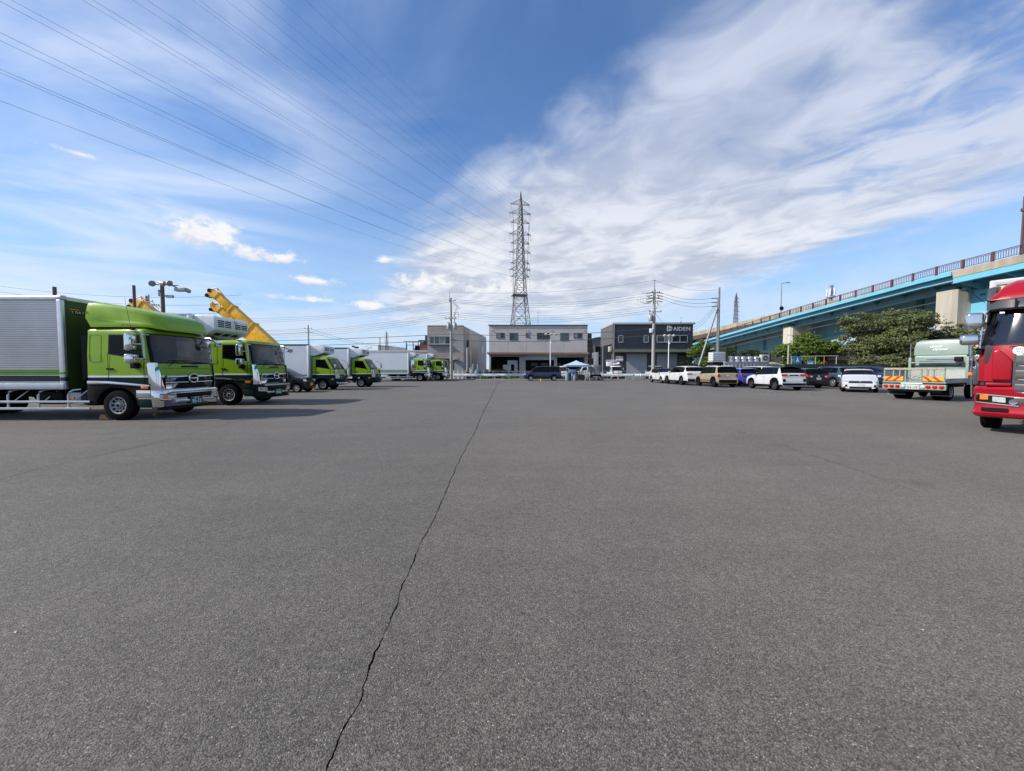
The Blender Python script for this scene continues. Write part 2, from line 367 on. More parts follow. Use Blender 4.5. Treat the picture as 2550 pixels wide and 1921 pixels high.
CRACK = mat('crack_dirt', (0.035, 0.033, 0.03), 0.95, var=0.3)
SOIL = mat('soil', (0.075, 0.062, 0.045), 0.95, var=0.4, sc=5, bump=0.5, bsc=20)
KERB = mat('kerb_concrete', (0.30, 0.29, 0.27), 0.9, var=0.2, sc=4, bump=0.2)
LAND = mat('far_ground', (0.12, 0.12, 0.10), 0.95, var=0.3, sc=0.2)
ROADM = asphalt('road_asphalt', (0.075, 0.073, 0.071), (0.09, 0.086, 0.08))

struct(part('ground', LAND, None, lambda b: b.quad((-2500, -2500, -0.10), (2500, -2500, -0.10), (2500, 2500, -0.10), (-2500, 2500, -0.10))))
# the lot: two paved lanes with an open joint between them
ctrl = [(-0.66, 0.6), (-0.67, 1.32), (-0.68, 1.45), (-0.67, 1.59), (-0.7, 1.77), (-0.7, 1.86), (-0.7, 2.14), (-0.73, 2.5), (-0.76, 3.06), (-0.75, 3.65), (-0.78, 4.49), (-0.83, 5.56), (-0.84, 6.49), (-0.85, 8.63), (-0.93, 11.58), (-1.06, 19.0), (-1.37, 36.44), (-1.5, 50)]
cr = [(-0.6, -40.0)]
rr = random.Random(3); y = 0.6; off = 0
while y < 50:
    off = off*0.72+rr.uniform(-1, 1)*0.0055*(1+0.03*y)
    xx = interp([(b, a) for a, b in ctrl], y)
    cr.append((xx+off, y)); y += 0.016*(1+0.2*y)
cr.append((-1.5, 50.0))
def lot(b):
    wd = [0.003]+[max(0.0006, 0.0026+0.0018*math.sin(k*0.37)*math.sin(k*0.071)+rr.uniform(-0.0014, 0.0014)+0.00045*q[1])*(1 if q[1] < 26 else 0.6) for k, q in enumerate(cr[1:])]
    Lp = [(q[0]-w_, q[1], 0) for q, w_ in zip(cr, wd)]; Rp = [(q[0]+w_, q[1], 0) for q, w_ in zip(cr, wd)]
    b.grid([[(-90, p[1], 0), p] for p in Lp], 0)
    b.grid([[p, (90, p[1], 0)] for p in Rp], 1)
    b.grid([[(p[0]-.02, p[1], -0.03), (q[0]+.02, q[1], -0.03)] for p, q in zip(Lp, Rp)], 2)
struct(part('parking_lot', [ASPH, ASPH2, CRACK], None, lot))
struct(bx('verge', SOIL, None, -90, 90, 50.0, 53.9, -0.2, 0.03))
struct(bx('kerb', KERB, None, -90, 90, 49.9, 50.08, -0.2, 0.11, bevel=0.02))
struct(part('road', ROADM, None, lambda b: b.quad((-90, 53.9, -0.02), (90, 53.9, -0.02), (90, 57.6, -0.02), (-90, 57.6, -0.02))))
struct(part('yard', KERB, None, lambda b: b.quad((-90, 57.6, -0.012), (90, 57.6, -0.012), (90, 140, -0.012), (-90, 140, -0.012))))

JOINT = mat('joint_sealer', (0.075, 0.071, 0.066), 0.9, var=0.5, sc=3)
def joint(b, pts, w_):
    rj = random.Random(len(pts)); q = []
    for (xa, ya), (xb_, yb) in zip(pts, pts[1:]):
        for k in range(24): q.append((lerp(xa, xb_, k/24)+rj.uniform(-.008, .008), lerp(ya, yb, k/24)+rj.uniform(-.008, .008)))
    for (xa, ya), (xb_, yb) in zip(q, q[1:]):
        if rj.random() < 0.12: continue
        d = Vector((xb_-xa, yb-ya, 0)).normalized(); n_ = Vector((-d.y, d.x, 0))*w_*rj.uniform(0.4, 1.0)
        A, B = Vector((xa, ya, 0.003)), Vector((xb_, yb, 0.003)); b.quad(A-n_, B-n_, B+n_, A+n_)
struct(part('paving_joint', JOINT, None, lambda b: joint(b, [(-6.71, 4.94), (-6.87, 5.46), (-6.96, 6.72), (-7.03, 7.82), (-7.52, 10.09), (-8.1, 13.34)], 0.012)))
struct(part('paving_joint', JOINT, None, lambda b: joint(b, [(5.83, 19.38), (5.65, 14.62), (5.33, 10.09), (5.23, 7.92), (5.01, 6.37), (4.99, 5.7), (4.78, 4.37)], 0.012)))
# ------------------------------------------------------------------ wheels
def stuff_part(*a, **k): return stuff(part(*a, **k))
_WC = {}
RIMT = mat('truck_rim_paint', (0.33, 0.33, 0.33), 0.45, 0.2, var=0.2, sc=10)
def wheel_mesh(style, r, w, rimmat):
    key = (style, round(r, 3), round(w, 3), rimmat.name)
    if key in _WC: return _WC[key]
    h = w/2; rr_ = r*(0.57 if style == 'truck' else 0.68)
    t = MB(); t.lathe([(rr_*0.96, -h*0.86), (rr_*1.02, -h), (r*0.9, -h), (r*0.985, -h*0.82), (r, -h*0.6), (r, h*0.6), (r*0.985, h*0.82), (r*0.9, h), (rr_*1.02, h), (rr_*0.96, h*0.86)], n=30, caps=False)
    tm = t.mesh('tyre', RUBBER, smooth=35)
    b = MB()
    if style == 'truck':      # outer face at -y
        b.lathe([(rr_, -h*0.93), (rr_*0.97, -h*0.98), (rr_*0.9, -h*0.93), (rr_*0.86, -h*0.70), (rr_*0.66, -h*0.56), (rr_*0.52, -h*0.52), (rr_*0.50, -h*0.66), (rr_*0.30, -h*0.70), (rr_*0.28, -h*0.95), (rr_*0.14, -h*1.0), (0, -h*1.0)], n=30, caps=False)
        for k in range(10):
            a = 2*math.pi*k/10; c, s_ = math.cos(a), math.sin(a)
            b.cyl((rr_*0.765*c, -h*0.74, rr_*0.765*s_), (rr_*0.765*c, -h*0.56, rr_*0.765*s_), rr_*0.15, n=10, mi=1)
        for k in range(8):
            a = 2*math.pi*(k+.5)/8; c, s_ = math.cos(a), math.sin(a)
            b.cyl((rr_*0.41*c, -h*0.82, rr_*0.41*s_), (rr_*0.41*c, -h*0.6, rr_*0.41*s_), rr_*0.055, n=6, mi=1)
        b.cyl((0, -h*1.04, 0), (0, -h*0.9, 0), rr_*0.2, n=14, mi=1)
    else:
        b.lathe([(rr_, -h*0.90), (rr_*0.97, -h*0.96), (rr_*0.90, -h*0.92), (rr_*0.88, -h*0.45), (0, -h*0.40)], n=26, caps=False)
        for i in range(len(b.m)):
            if i >= 26*2: b.m[i] = 1
        ns = {'alloy': 5, 'multi': 10, 'cap': 7}[style]
        for k in range(ns):
            a = 2*math.pi*k/ns; sp = {'alloy': 0.21, 'multi': 0.10, 'cap': 0.28}[style]
            P = []
            for rad, wd in ((0.16, sp*1.25), (0.55, sp*0.8), (0.93, sp*1.1)):
                for sg in (-1, 1):
                    aa = a; c, s_ = math.cos(aa), math.sin(aa); q = sg*wd*0.5*rr_
                    P.append((rr_*rad*c-q*s_, -h*(0.94-0.1*(1-rad)), rr_*rad*s_+q*c))
            o = P+[(x, y+h*0.3, z) for x, y, z in P]
            b.add(o, [(0, 1, 3, 2), (2, 3, 5, 4), (0, 2, 8, 6), (2, 4, 10, 8), (1, 7, 9, 3), (3, 9, 11, 5)], 0)
        b.cyl((0, -h*0.97, 0), (0, -h*0.7, 0), rr_*0.19, n=12, mi=0)
    rm = b.mesh('rim', [rimmat, BLACK], smooth=35)
    _WC[key] = (tm, rm); return _WC[key]
def wheel(parent, x, y, r, w, style='truck', rimmat=None, z=None):
    tm, rm = wheel_mesh(style, r, w, rimmat or RIMT)
    o = link('wheel', tm, parent, (x, y, r if z is None else z), 0 if y < 0 else math.pi)
    link('rim', rm, o)
    return o
PLATEG = mat('plate_green', (0.01, 0.10, 0.09), 0.4, var=0.05)
PLATEW = mat('plate_white', (0.46, 0.47, 0.45), 0.4, var=0.05)
PLATEY = mat('plate_yellow', (0.78, 0.45, 0.03), 0.4, var=0.05)
INKW = mat('lettering_white', (0.8, 0.8, 0.8), 0.5, var=0.02)
INKG = mat('lettering_green', (0.006, 0.05, 0.035), 0.5, var=0.05)
INKB = mat('lettering_blue', (0.05, 0.13, 0.35), 0.5, var=0.05)
INKK = mat('lettering_black', (0.02, 0.02, 0.02), 0.5, var=0.05)
def plate(parent, o, right, num, kind='g', wd=0.44, top=None):
    r = Vector(right); up = Vector((0, 0, 1)); n = r.cross(up); o = Vector(o); h = wd/2
    b = MB(); c = [o-r*wd/2-up*h/2, o+r*wd/2-up*h/2, o+r*wd/2+up*h/2, o-r*wd/2+up*h/2]
    b.add(c+[q+n*0.012 for q in c], [(0, 1, 2, 3), (4, 5, 6, 7), (0, 1, 5, 4), (1, 2, 6, 5), (2, 3, 7, 6), (3, 0, 4, 7)])
    p = b.build('number_plate', {'g': PLATEG, 'w': PLATEW, 'y': PLATEY}[kind], parent)
    ink = {'g': INKW, 'w': INKG, 'y': INKK}[kind]
    if num: textmesh(num, h*0.68, o+n*0.014-up*h*0.14, r, up, ink, 'plate_number', p, 0.002, off=h*0.012)
    if top: stuff(textmesh(top, h*0.24, o+n*0.014+up*h*0.32, r, up, ink, 'plate_office', p, 0.002))
    return p

# ------------------------------------------------------------------ truck cabs
def cab_shell(root, S, mats, glassmat=GLASS, sideglass=DGLASS, doors=True, interior=True):
    """hollow cab lofted round its plan; S holds the side profile, mats = paints from the bottom band up"""
    hw, xb, rc = S['hw'], S['xb'], S['rc']; ws0, ws1 = S['ws']; xwr, xwf = S['win']; zr, zf = S['belt']; zt = S['wtop']; F = 0.035
    xf = lambda z: interp(S['xf'], z)
    def hwz(z): return hw-interp([(0, 0), (zf, 0.0), (S['top'], S['tum'])], z)
    bands = S['bands']
    rows = [('z', z) for z in bands]+[('b', 0), ('b', F), ('t', -F), ('t', 0), ('r', 0), ('r', 1), ('r', 2), ('r', 3)]
    ncol = 12
    def pt(row, c):
        k, a = row; inset = 0; side = c <= 4
        dx = 0
        if k == 'z': z = a
        elif k == 'b': z = (lerp(zr, zf, min(1, max(0, ([xb, xwr-F, xwr, xwf, xwf+F][c]-xwr)/(xwf-xwr)))) if side else (lerp(zf, ws0, 0.5) if c == 5 else ws0))+a
        elif k == 't': z = (zt if side else (lerp(zt, ws1, 0.5) if c == 5 else ws1))+a
        else:
            z = [S['top']-0.075, S['top']-0.03, S['top']-0.008, S['top']][a]; inset = [0.0, 0.035, 0.11, 0.30][a]
        w = hwz(z)-inset; X = xf(z)-inset*1.1
        if k == 'r': X = xf(min(z, S['top']-0.07))-inset*1.25
        zq = min(max(z, zf), S['top']); sl = (xf(zq)-xf(zf))
        if side:
            x = [xb, xwr-F, xwr, xwf+sl*0.9, xwf+F+sl*0.9][c]
            if c == 0: x += inset*0.7
            x = min(x, X-rc)
            return (x, w, z)
        if c <= 9:
            t = R([0, 20, 45, 68, 90][c-5]); bow = S.get('bow', 0.06)
            return (X-rc+(rc-bow)*math.sin(t), w-rc+rc*math.cos(t), z)
        y = (w-rc)*[0, 0, 0, 0, 0, 0, 0, 0, 0, 0, 0.5, 0][c]; bow = S.get('bow', 0.06)
        return (X-bow*(y/(w-rc))**2, y, z)
    half = [[pt(r, c) for c in range(ncol)] for r in rows]
    full = [h+[(x, -y, z) for x, y, z in reversed(h[:-1])] for h in half]
    nc = len(full[0]); nb = len(bands)
    def col_of(j): return j if j < ncol-1 else nc-2-j     # cell index folded to the half
    parts = {}
    def cell(nm, i, j, j2, mi):
        b = parts.setdefault(nm, MB()); b.quad(full[i][j], full[i][j2], full[i+1][j2], full[i+1][j], mi)
    K = len(mats)
    for i in range(len(rows)-1):
        for j in range(nc-1):
            c = col_of(j); sd_ = 'L' if j < ncol-1 else 'R'
            base = min(i, nb-1) if i < nb else nb-1
            mi = S['bandmat'][i] if i < len(S['bandmat']) else S['bandmat'][-1]
            win = nb <= i <= nb+2
            if win and 1 <= c <= 3:
                if i == nb+1 and c == 2: cell('glass'+sd_, i, j, j+1, 0); continue
                mi = K
            if win and 6 <= c:
                if i == nb+1 and c >= 7: cell('ws', i, j, j+1, 0); continue
                mi = K
            nm = 'door'+sd_ if doors and 1 <= c <= 3 and i <= nb+2 and i >= S.get('door0', 0) else 'body'
            cell(nm, i, j, j+1, mi)
        cell('body', i, nc-1, 0, S['bandmat'][min(i, len(S['bandmat'])-1)])
    top = full[-1]; parts['body'].add(top, [tuple(range(nc))], S['bandmat'][-1])
    ms = list(mats)+[BLACK]
    body = parts['body'].build('cab_body', ms, root, smooth=38)
    for sd_ in 'LR':
        d = parts['door'+sd_].build('door', ms, root, smooth=38) if doors else body
        parts['glass'+sd_].build('side_window', sideglass, d if doors else root, smooth=30)
        if doors:
            q = hw+0.002; sy = 1 if sd_ == 'L' else -1; zh = S['handle'][1]; xh = S['handle'][0]
            bx('door_handle', BLACK, d, xh, xh+0.2, sy*q-0.012*(sy < 0)-0.004, sy*q+0.022 if sy > 0 else sy*q+0.004, zh-0.022, zh+0.022, 0.008) if sy > 0 else bx('door_handle', BLACK, d, xh, xh+0.2, -q-0.02, -q+0.004, zh-0.022, zh+0.022, 0.008)
            s0 = bands[S.get('door0', 0)]; e = MB()
            for xx in (xwr-F, xwf+F):
                e.box(xx-0.004, xx+0.004, sy*q-0.003, sy*q+0.001, s0, zf+0.1 if xx > 0 else zr+0.05)
            stuff(e.build('door_seam', BLACK, d))
    parts['ws'].build('windscreen', glassmat, root, smooth=30)
    if interior:
        z0 = bands[0]; x1 = xf(ws0)
        bx('cab_floor', DARKIN, root, xb+0.05, x1-0.12, -hw+0.06, hw-0.06, z0+0.02, z0+0.08)
        b = MB(); b.prism([(x1-0.10, ws0-0.02), (x1-0.16, ws0+0.03), (x1-0.45, ws0-0.05), (x1-0.5, ws0-0.35), (x1-0.12, ws0-0.4)], 'xz', -hw+0.1, hw-0.1)
        b.build('dashboard', DARKIN, root, bevel=0.02)
        for sy in (-1, 1):
            b = MB(); sx = lerp(xb, x1, 0.28)
            b.box(sx-0.02, sx+0.5, sy*hw*0.5-0.25, sy*hw*0.5+0.25, ws0-0.45, ws0-0.2)
            b.box(sx-0.16, sx+0.0, sy*hw*0.5-0.24, sy*hw*0.5+0.24, ws0-0.3, ws0+0.42)
            b.box(sx-0.14, sx-0.03, sy*hw*0.5-0.13, sy*hw*0.5+0.13, ws0+0.44, ws0+0.6)
            b.build('seat', SEAT, root, bevel=0.04)
        b = MB(); b.lathe([(0.2, -0.012), (0.215, 0.0), (0.2, 0.012), (0.19, 0.0), (0.2, -0.012)], (0, 0, 0), 'x', 18, caps=False)
        o = b.build('steering_wheel', BLACK, root, smooth=40); o.location = (x1-0.52, -hw*0.5, ws0+0.02); o.rotation_euler = (0, R(35), 0)
    return body

def rounded(name, ma, parent, c, s, bev, rot=None):
    o = MB().box(-s[0]/2, s[0]/2, -s[1]/2, s[1]/2, -s[2]/2, s[2]/2).build(name, ma, parent, bevel=bev, seg=3)
    o.location = c
    if rot: o.rotation_euler = rot
    return o
def wiper(root, pts, r=0.008):
    return part('wiper', BLACK, root, lambda b: [b.cyl(p, q, r, n=6) for p, q in pts])

def ranger_cab(root, chrome_bumper=True, plate_txt='95-15', deflector=False, detail=True):
    S = dict(hw=1.10, xb=-0.80, rc=0.24, bow=0.08, xf=[(0.9, 1.17), (1.26, 1.16), (1.6, 1.13), (2.0, 1.06), (2.45, 0.97), (2.6, 0.92)],
             ws=(1.60, 2.45), win=(-0.19, 0.74), belt=(1.85, 1.71), wtop=2.41, top=2.60, tum=0.06, bands=[0.92, 1.21, 1.262],
             bandmat=[1, 2, 0, 0, 0, 0, 0], handle=(-0.27, 1.45))
    cab_shell(root, S, [GREEN, DKGREEN, WHITE], detail and GLASS or GLASS)
    # side panel line behind the door
    for sy in (-1, 1):
        b = MB(); p = rrect(-0.74, -0.42, 1.66, 2.40, 0.05, 4)
        for i in range(len(p)):
            q = p[(i+1) % len(p)]; b.cyl((p[i][0], sy*(1.101-0.0067*max(0, p[i][1]-1.71)/0.1), p[i][1]), (q[0], sy*(1.101-0.0067*max(0, q[1]-1.71)/0.1), q[1]), 0.004, n=4, caps=False)
        b.build('panel_seam', DKGREEN, root)
        # chrome strip along the sill
        b = MB(); b.prism([(-0.80, 1.02), (-0.80, 1.115), (-0.2, 1.105), (0.93, 1.0), (0.93, 0.94), (-0.2, 1.03)], 'xz', sy*1.095, sy*1.135)
        b.build('sill_trim', CHROME, root, bevel=0.012)
        # fender with arch
        arc = [(0.57*math.cos(R(a)), 0.42+0.53*math.sin(R(a))) for a in range(0, 181, 12)]
        b = MB(); b.prism([(0.95, 0.40), (0.95, 1.03)]+[(-0.80, 1.08), (-0.84, 0.7), (-0.76, 0.45), (-0.70, 0.42)]+list(reversed(arc)), 'xz', sy*0.86, sy*1.115)
        b.build('fender', [CHASSIS], root, bevel=0.012)
        bx('step_cover', DKGREEN, root, 0.62, 0.97, min(sy*0.9, sy*1.118), max(sy*0.9, sy*1.118), 0.36, 0.60, 0.015)
        bx('step_trim', CHROME, root, 0.60, 0.97, min(sy*1.11, sy*1.124), max(sy*1.11, sy*1.124), 0.60, 0.625, 0.004)
        rounded('marker_lamp', ORANGE, root, (0.80, sy*1.125, 0.93), (0.2, 0.03, 0.085), 0.013)
        bx('under_panel', CHROME if chrome_bumper else DKGREEN, root, 0.55, 0.94, min(sy*1.11, sy*1.12), max(sy*1.11, sy*1.12), 0.64, 0.85, 0.004)
    # front: hood panel seam and vent
    def xfz(z, y): return interp(S['xf'], z)-0.08*(y/0.86)**2
    part('panel_seam', DKGREEN, root, lambda b: [b.cyl((xfz(1.47, y0)+.002, y0, 1.47-0.02*(abs(y0) < .3)), (xfz(1.47, y1)+.002, y1, 1.47-0.02*(abs(y1) < .3)), 0.005, n=4) for y0, y1 in zip([-.85, -.6, -.35, 0, .35, .6], [-.6, -.35, 0, .35, .6, .85])])
    part('cowl_vent', BLACK, root, lambda b: b.prism(rrect(-0.3, 0.3, 1.50, 1.545, 0.02), 'yz', 1.10, 1.15), bevel=0.004)
    # corner chrome panels wrapped round the front corners
    for sy in (-1, 1):
        P = []
        for z, lo, hi in ((1.62, 0.0, 0.62), (1.5, 0.0, 0.66), (1.25, 0.0, 0.74), (1.0, 0.0, 0.85), (0.84, 0.0, 0.98)):
            row = []
            for k in range(7):
                t = R(lerp(lo, hi, k/6)*90); X = interp(S['xf'], z)
                row.append((X-0.24+0.24*math.sin(t)*0.9-0.02+0.034*math.sin(t)+0.0, sy*(0.86+0.24*math.cos(t)+0.014+0.0*z), z))
            P.append(row)
        MB().grid(P).build('corner_panel', CHROME, root, smooth=50)
    # grille
    g = MB()
    for z0, z1, dx in ((1.19, 1.265, 0.03), (0.99, 1.035, 0.035)):
        pass
    def bar(z0, z1, w0, w1, off, mi):
        P0 = []; n = 12
        for q in range(6):
            f_ = q/5; z = lerp(z0, z1, f_); w = lerp(w0, w1, f_); o = off if mi else off*(0.35+0.65*math.sin(math.pi*min(1, f_*1.05)))
            P0.append([(xfz(z, lerp(-w, w, k/n))+o, lerp(-w, w, k/n), z) for k in range(n+1)])
        g.grid(P0, mi)
    bar(0.84, 1.265, 0.90, 0.80, 0.012, 1)                       # dark backing
    bar(1.195, 1.265, 0.79, 0.80, 0.05, 0); bar(1.10, 1.165, 0.82, 0.80, 0.03, 1)
    bar(1.03, 1.085, 0.86, 0.84, 0.055, 0); bar(0.84, 0.875, 0.9, 0.9, 0.04, 0)
    for z0, z1 in ((0.93, 1.0),): bar(z0, z1, 0.62, 0.6, 0.032, 1)
    for sy in (-1, 1):
        for z0, z1 in ((1.09, 1.19), (0.88, 1.03)):
            n = 4; P0 = [[(xfz(z, lerp(a, 0.83, k/n))+0.034, sy*lerp(a, 0.83, k/n), z) for k in range(n+1)] for z, a in ((z0, 0.62), (z1, 0.48))]
            g.grid(P0, 0)
    g.build('grille', [CHROME, BLACK], root, smooth=40)
    e = MB()
    for k in range(24):
        a0, a1 = 2*math.pi*k/24, 2*math.pi*(k+1)/24
        e.cyl((1.232, 0.155*math.cos(a0), 1.165+0.13*math.sin(a0)), (1.232, 0.155*math.cos(a1), 1.165+0.13*math.sin(a1)), 0.02, n=8, caps=False)
    e.prism([(0.155*math.cos(R(a)), 1.165+0.13*math.sin(R(a))) for a in range(0, 360, 20)], 'yz', 1.19, 1.222, 1)
    e.box(1.215, 1.245, -0.14, 0.14, 1.15, 1.19)
    e.prism([(-0.10, 1.15), (0.10, 1.15), (0.055, 1.10), (-0.055, 1.10)], 'yz', 1.218, 1.24, 1)
    e.build('emblem', [CHROME, BLACK], root, smooth=40)
    # bumper
    b = MB(); P = []
    for z, ex, h in ((0.33, -0.06, 1.06), (0.37, 0.0, 1.10), (0.55, 0.03, 1.115), (0.78, 0.03, 1.115), (0.84, 0.0, 1.11)):
        row = []
        for y in (-1, 1):
            pts = [(0.95, h)]+[(1.20+ex-0.22+0.2*math.sin(R(t)), h-0.22+0.22*math.cos(R(t))) for t in (0, 25, 50, 75, 90)]+[(1.22+ex, 0.45), (1.24+ex, 0.0)]
            pts = [(x, y*q, z) for x, q in pts]
            row += pts if y < 0 else list(reversed(pts))[1:]
        P.append(row)
    b.grid(P); b.build('bumper', CHROME if chrome_bumper else DKGREEN, root, smooth=45)
    bx('bumper_intake', BLACK, root, 1.2, 1.285, -0.62, 0.62, 0.60, 0.74, 0.01)
    bx('bumper_trim', CHROME, root, 1.2, 1.30, -0.86, 0.86, 0.76, 0.82, 0.015)
    bx('bumper_trim', CHROME, root, 1.2, 1.295, -0.70, 0.70, 0.46, 0.54, 0.012)
    bx('bumper_lip', BLACK, root, 0.95, 1.20, -0.95, 0.95, 0.27, 0.345, 0.02)
    plate(root, (1.30, 0.0, 0.50), (0, 1, 0), plate_txt, 'g', 0.44, plate_txt and '奈良 100')
    for sy in (-1, 1):
        def lx(y): return (interp([(0, 1.27), (0.45, 1.25), (0.895, 1.21)], y) if y <= 0.895 else 1.01+0.2*math.sin(math.acos(min(1, (y-0.895)/0.22))))+0.012
        ys = [lerp(0.62, 1.06, k/8) for k in range(9)]
        o = MB().grid([[(lx(q), sy*q, z0+dz*(q-0.62)) for q in ys] for z0, dz in ((0.515, 0.10), (0.60, 0.06), (0.72, 0.03))]).build('headlamp', CLEAR, root, smooth=50)
        stuff_part('lamp_trim', BLACK, o, lambda b: [b.grid([[(lx(q)+0.003, sy*q, z0+dz*(q-0.62)+e_) for q in ys] for e_ in (-0.012, 0.012)]) for z0, dz in ((0.515, 0.10), (0.72, 0.03))])
        MB().grid([[(lx(q)+0.006, sy*q, z) for q in ys[5:8]] for z in (0.60, 0.70)]).build('indicator', ORANGE, o, smooth=50)
        e = MB(); e.lathe([(0.07, 1.235), (0.062, 1.25), (0.0, 1.256)], (0, sy*0.73, 0.62), 'x', 14); e.build('reflector', CHROME, o, smooth=40)
    # mirrors
    for sy in (-1, 1):
        y = sy*1.30
        rounded('mirror', CHROME, root, (0.62, y, 2.18), (0.17, 0.24, 0.46), 0.06)
        rounded('mirror', CHROME, root, (0.64, y, 1.73), (0.22, 0.26, 0.26), 0.06)
        part('mirror_arm', ALUP, root, lambda b: [b.tube([(0.55, y, 2.48), (0.78, sy*1.28, 2.49), (0.86, sy*1.24, 2.44), (0.87, sy*1.18, 2.2), (0.88, sy*1.18, 1.75), (0.80, sy*1.22, 1.62)], 0.02, 7),
                                                   b.cyl((0.87, sy*1.19, 2.13), (0.67, y, 2.13), 0.018), b.cyl((0.87, sy*1.19, 1.73), (0.67, y, 1.73), 0.018),
                                                   b.cyl((0.87, sy*1.19, 2.4), (0.87, sy*1.02, 2.4), 0.02), b.cyl((0.87, sy*1.19, 1.66), (0.9, sy*1.05, 1.6), 0.02)], smooth=40)
        if sy < 0: bx('mirror_stalk', BLACK, root, 0.50, 0.68, -1.22, -1.09, 1.46, 1.62, 0.02)
    b = MB(); b.lathe([(0.0, -0.05), (0.12, -0.03), (0.14, 0.0), (0.13, 0.03), (0.0, 0.05)], (0, 0, 0), 'x', 16)
    o = b.build('mirror', CHROME, root, smooth=60); o.location = (1.25, 1.02, 2.28); o.scale = (1, 1.2, 0.85)
    part('mirror_arm', BLACK, root, lambda b: [b.cyl((1.24, 1.02, 2.3), (0.97, 1.0, 2.42), 0.016), b.cyl((1.22, 1.05, 2.28), (0.9, 1.28, 2.2), 0.014)])
    wiper(root, [((1.145, -0.75, 1.52), (1.12, -0.42, 1.70)), ((1.12, -0.62, 1.69), (1.125, 0.02, 1.70))])
    wiper(root, [((1.145, 0.05, 1.58), (1.13, 0.55, 1.63)), ((1.13, -0.1, 1.66), (1.125, 0.7, 1.64))])
    wiper(root, [((1.15, 0.80, 1.52), (1.10, 0.52, 1.95)), ((1.11, 0.62, 1.75), (1.07, 0.5, 2.1))])
    part('aerial', BLACK, root, lambda b: [b.cyl((0.42, -1.06, 2.56), (0.28, -1.06, 3.42), 0.006, 0.003, n=5), b.box(0.39, 0.50, -1.09, -1.02, 2.54, 2.58)])
    if deflector:
        # moulded roof fairing
        X = [-0.84, -0.70, -0.4, 0.0, 0.35, 0.6, 0.8, 0.95, 1.06, 1.13]
        T = [3.33, 3.345, 3.31, 3.24, 3.165, 3.10, 3.03, 2.93, 2.78, 2.65]
        Wd = [1.05, 1.06, 1.06, 1.05, 1.02, 0.99, 0.95, 0.90, 0.84, 0.76]
        P = []
        for x, t, w in zip(X, T, Wd):
            zb_ = 2.615 if x < 0.8 else interp([(0.8, 2.615), (1.13, 2.55)], x)
            if x < -0.75: zb_ = 2.86
            h = t-zb_; pr = [(w, zb_), (w+0.005, zb_+0.12*h), (w-0.03*(x > -0.5), zb_+0.26*h), (w-0.06*(x > -0.2), zb_+0.34*h), (w-0.06, zb_+0.80*h), (w-0.10, zb_+0.93*h), (w-0.20, zb_+0.985*h), (w*0.5, t-0.003), (0, t)]
            P.append([(x, y, z) for y, z in pr]+[(x, -y, z) for y, z in reversed(pr[:-1])])
        b = MB(); b.grid(P); b.add(P[0], [tuple(range(len(P[0])))]); b.add(P[-1], [tuple(range(len(P[-1])))])
        b.prism([(-0.84, 2.86), (-0.70, 2.615), (-0.70, 2.86)], 'xz', -1.05, 1.05)
        b.build('roof_fairing', GREEN, root, smooth=40)
        stuff_part('fairing_bolt', GREEN, root, lambda b: [b.lathe([(0.022, -1.058), (0.016, -1.07), (0, -1.072)], (x, 0, 2.69), 'y', 10) for x in (0.18, 0.30)], smooth=40)
        part('visor_stay', BLACK, root, lambda b: [b.cyl((1.05, 0.6, 2.58), (1.20, 0.98, 2.5), 0.02, 0.008), b.cyl((1.16, 0.7, 2.55), (1.25, 1.05, 2.42), 0.012)])

def chassis(root, x0, x1, hw_=0.42, z=(0.62, 0.86)):
    for sy in (-1, 1): bx('chassis_rail', CHASSIS, root, x0, x1, min(sy*(hw_-0.06), sy*hw_), max(sy*(hw_-0.06), sy*hw_), z[0], z[1])
    b = MB(); x = x0+0.3
    while x < x1: b.box(x, x+0.08, -hw_, hw_, z[0]+0.03, z[1]-0.03); x += 0.9
    stuff(b.build('cross_member', CHASSIS, root))
def side_guard(root, x0, x1, hw_, z=(0.34, 0.53), posts=()):
    for sy in (-1, 1):
        for zz in z:
            b = MB(); b.prism(rrect(zz-0.038, zz+0.038, -0.018, 0.018, 0.016), 'xy', 0, 0) if False else b.box(x0, x1, sy*hw_-0.018, sy*hw_+0.018, zz-0.036, zz+0.036)
            b.build('side_guard', ALU, root, bevel=0.014)
        for x in posts:
            b = MB(); b.tube([(x, sy*(hw_-0.02), z[0]-0.03), (x, sy*(hw_-0.02), 0.72), (x+0.02, sy*(hw_-0.04), 0.80), (x+0.07, sy*(hw_-0.08), 0.85), (x+0.16, sy*(hw_-0.2), 0.87)], 0.028, 8)
            b.cyl((x+0.05, sy*(hw_-0.1), z[1]), (x+0.3, sy*(hw_-0.3), 0.88), 0.018); b.build('guard_bracket', ALUP, root, smooth=40)

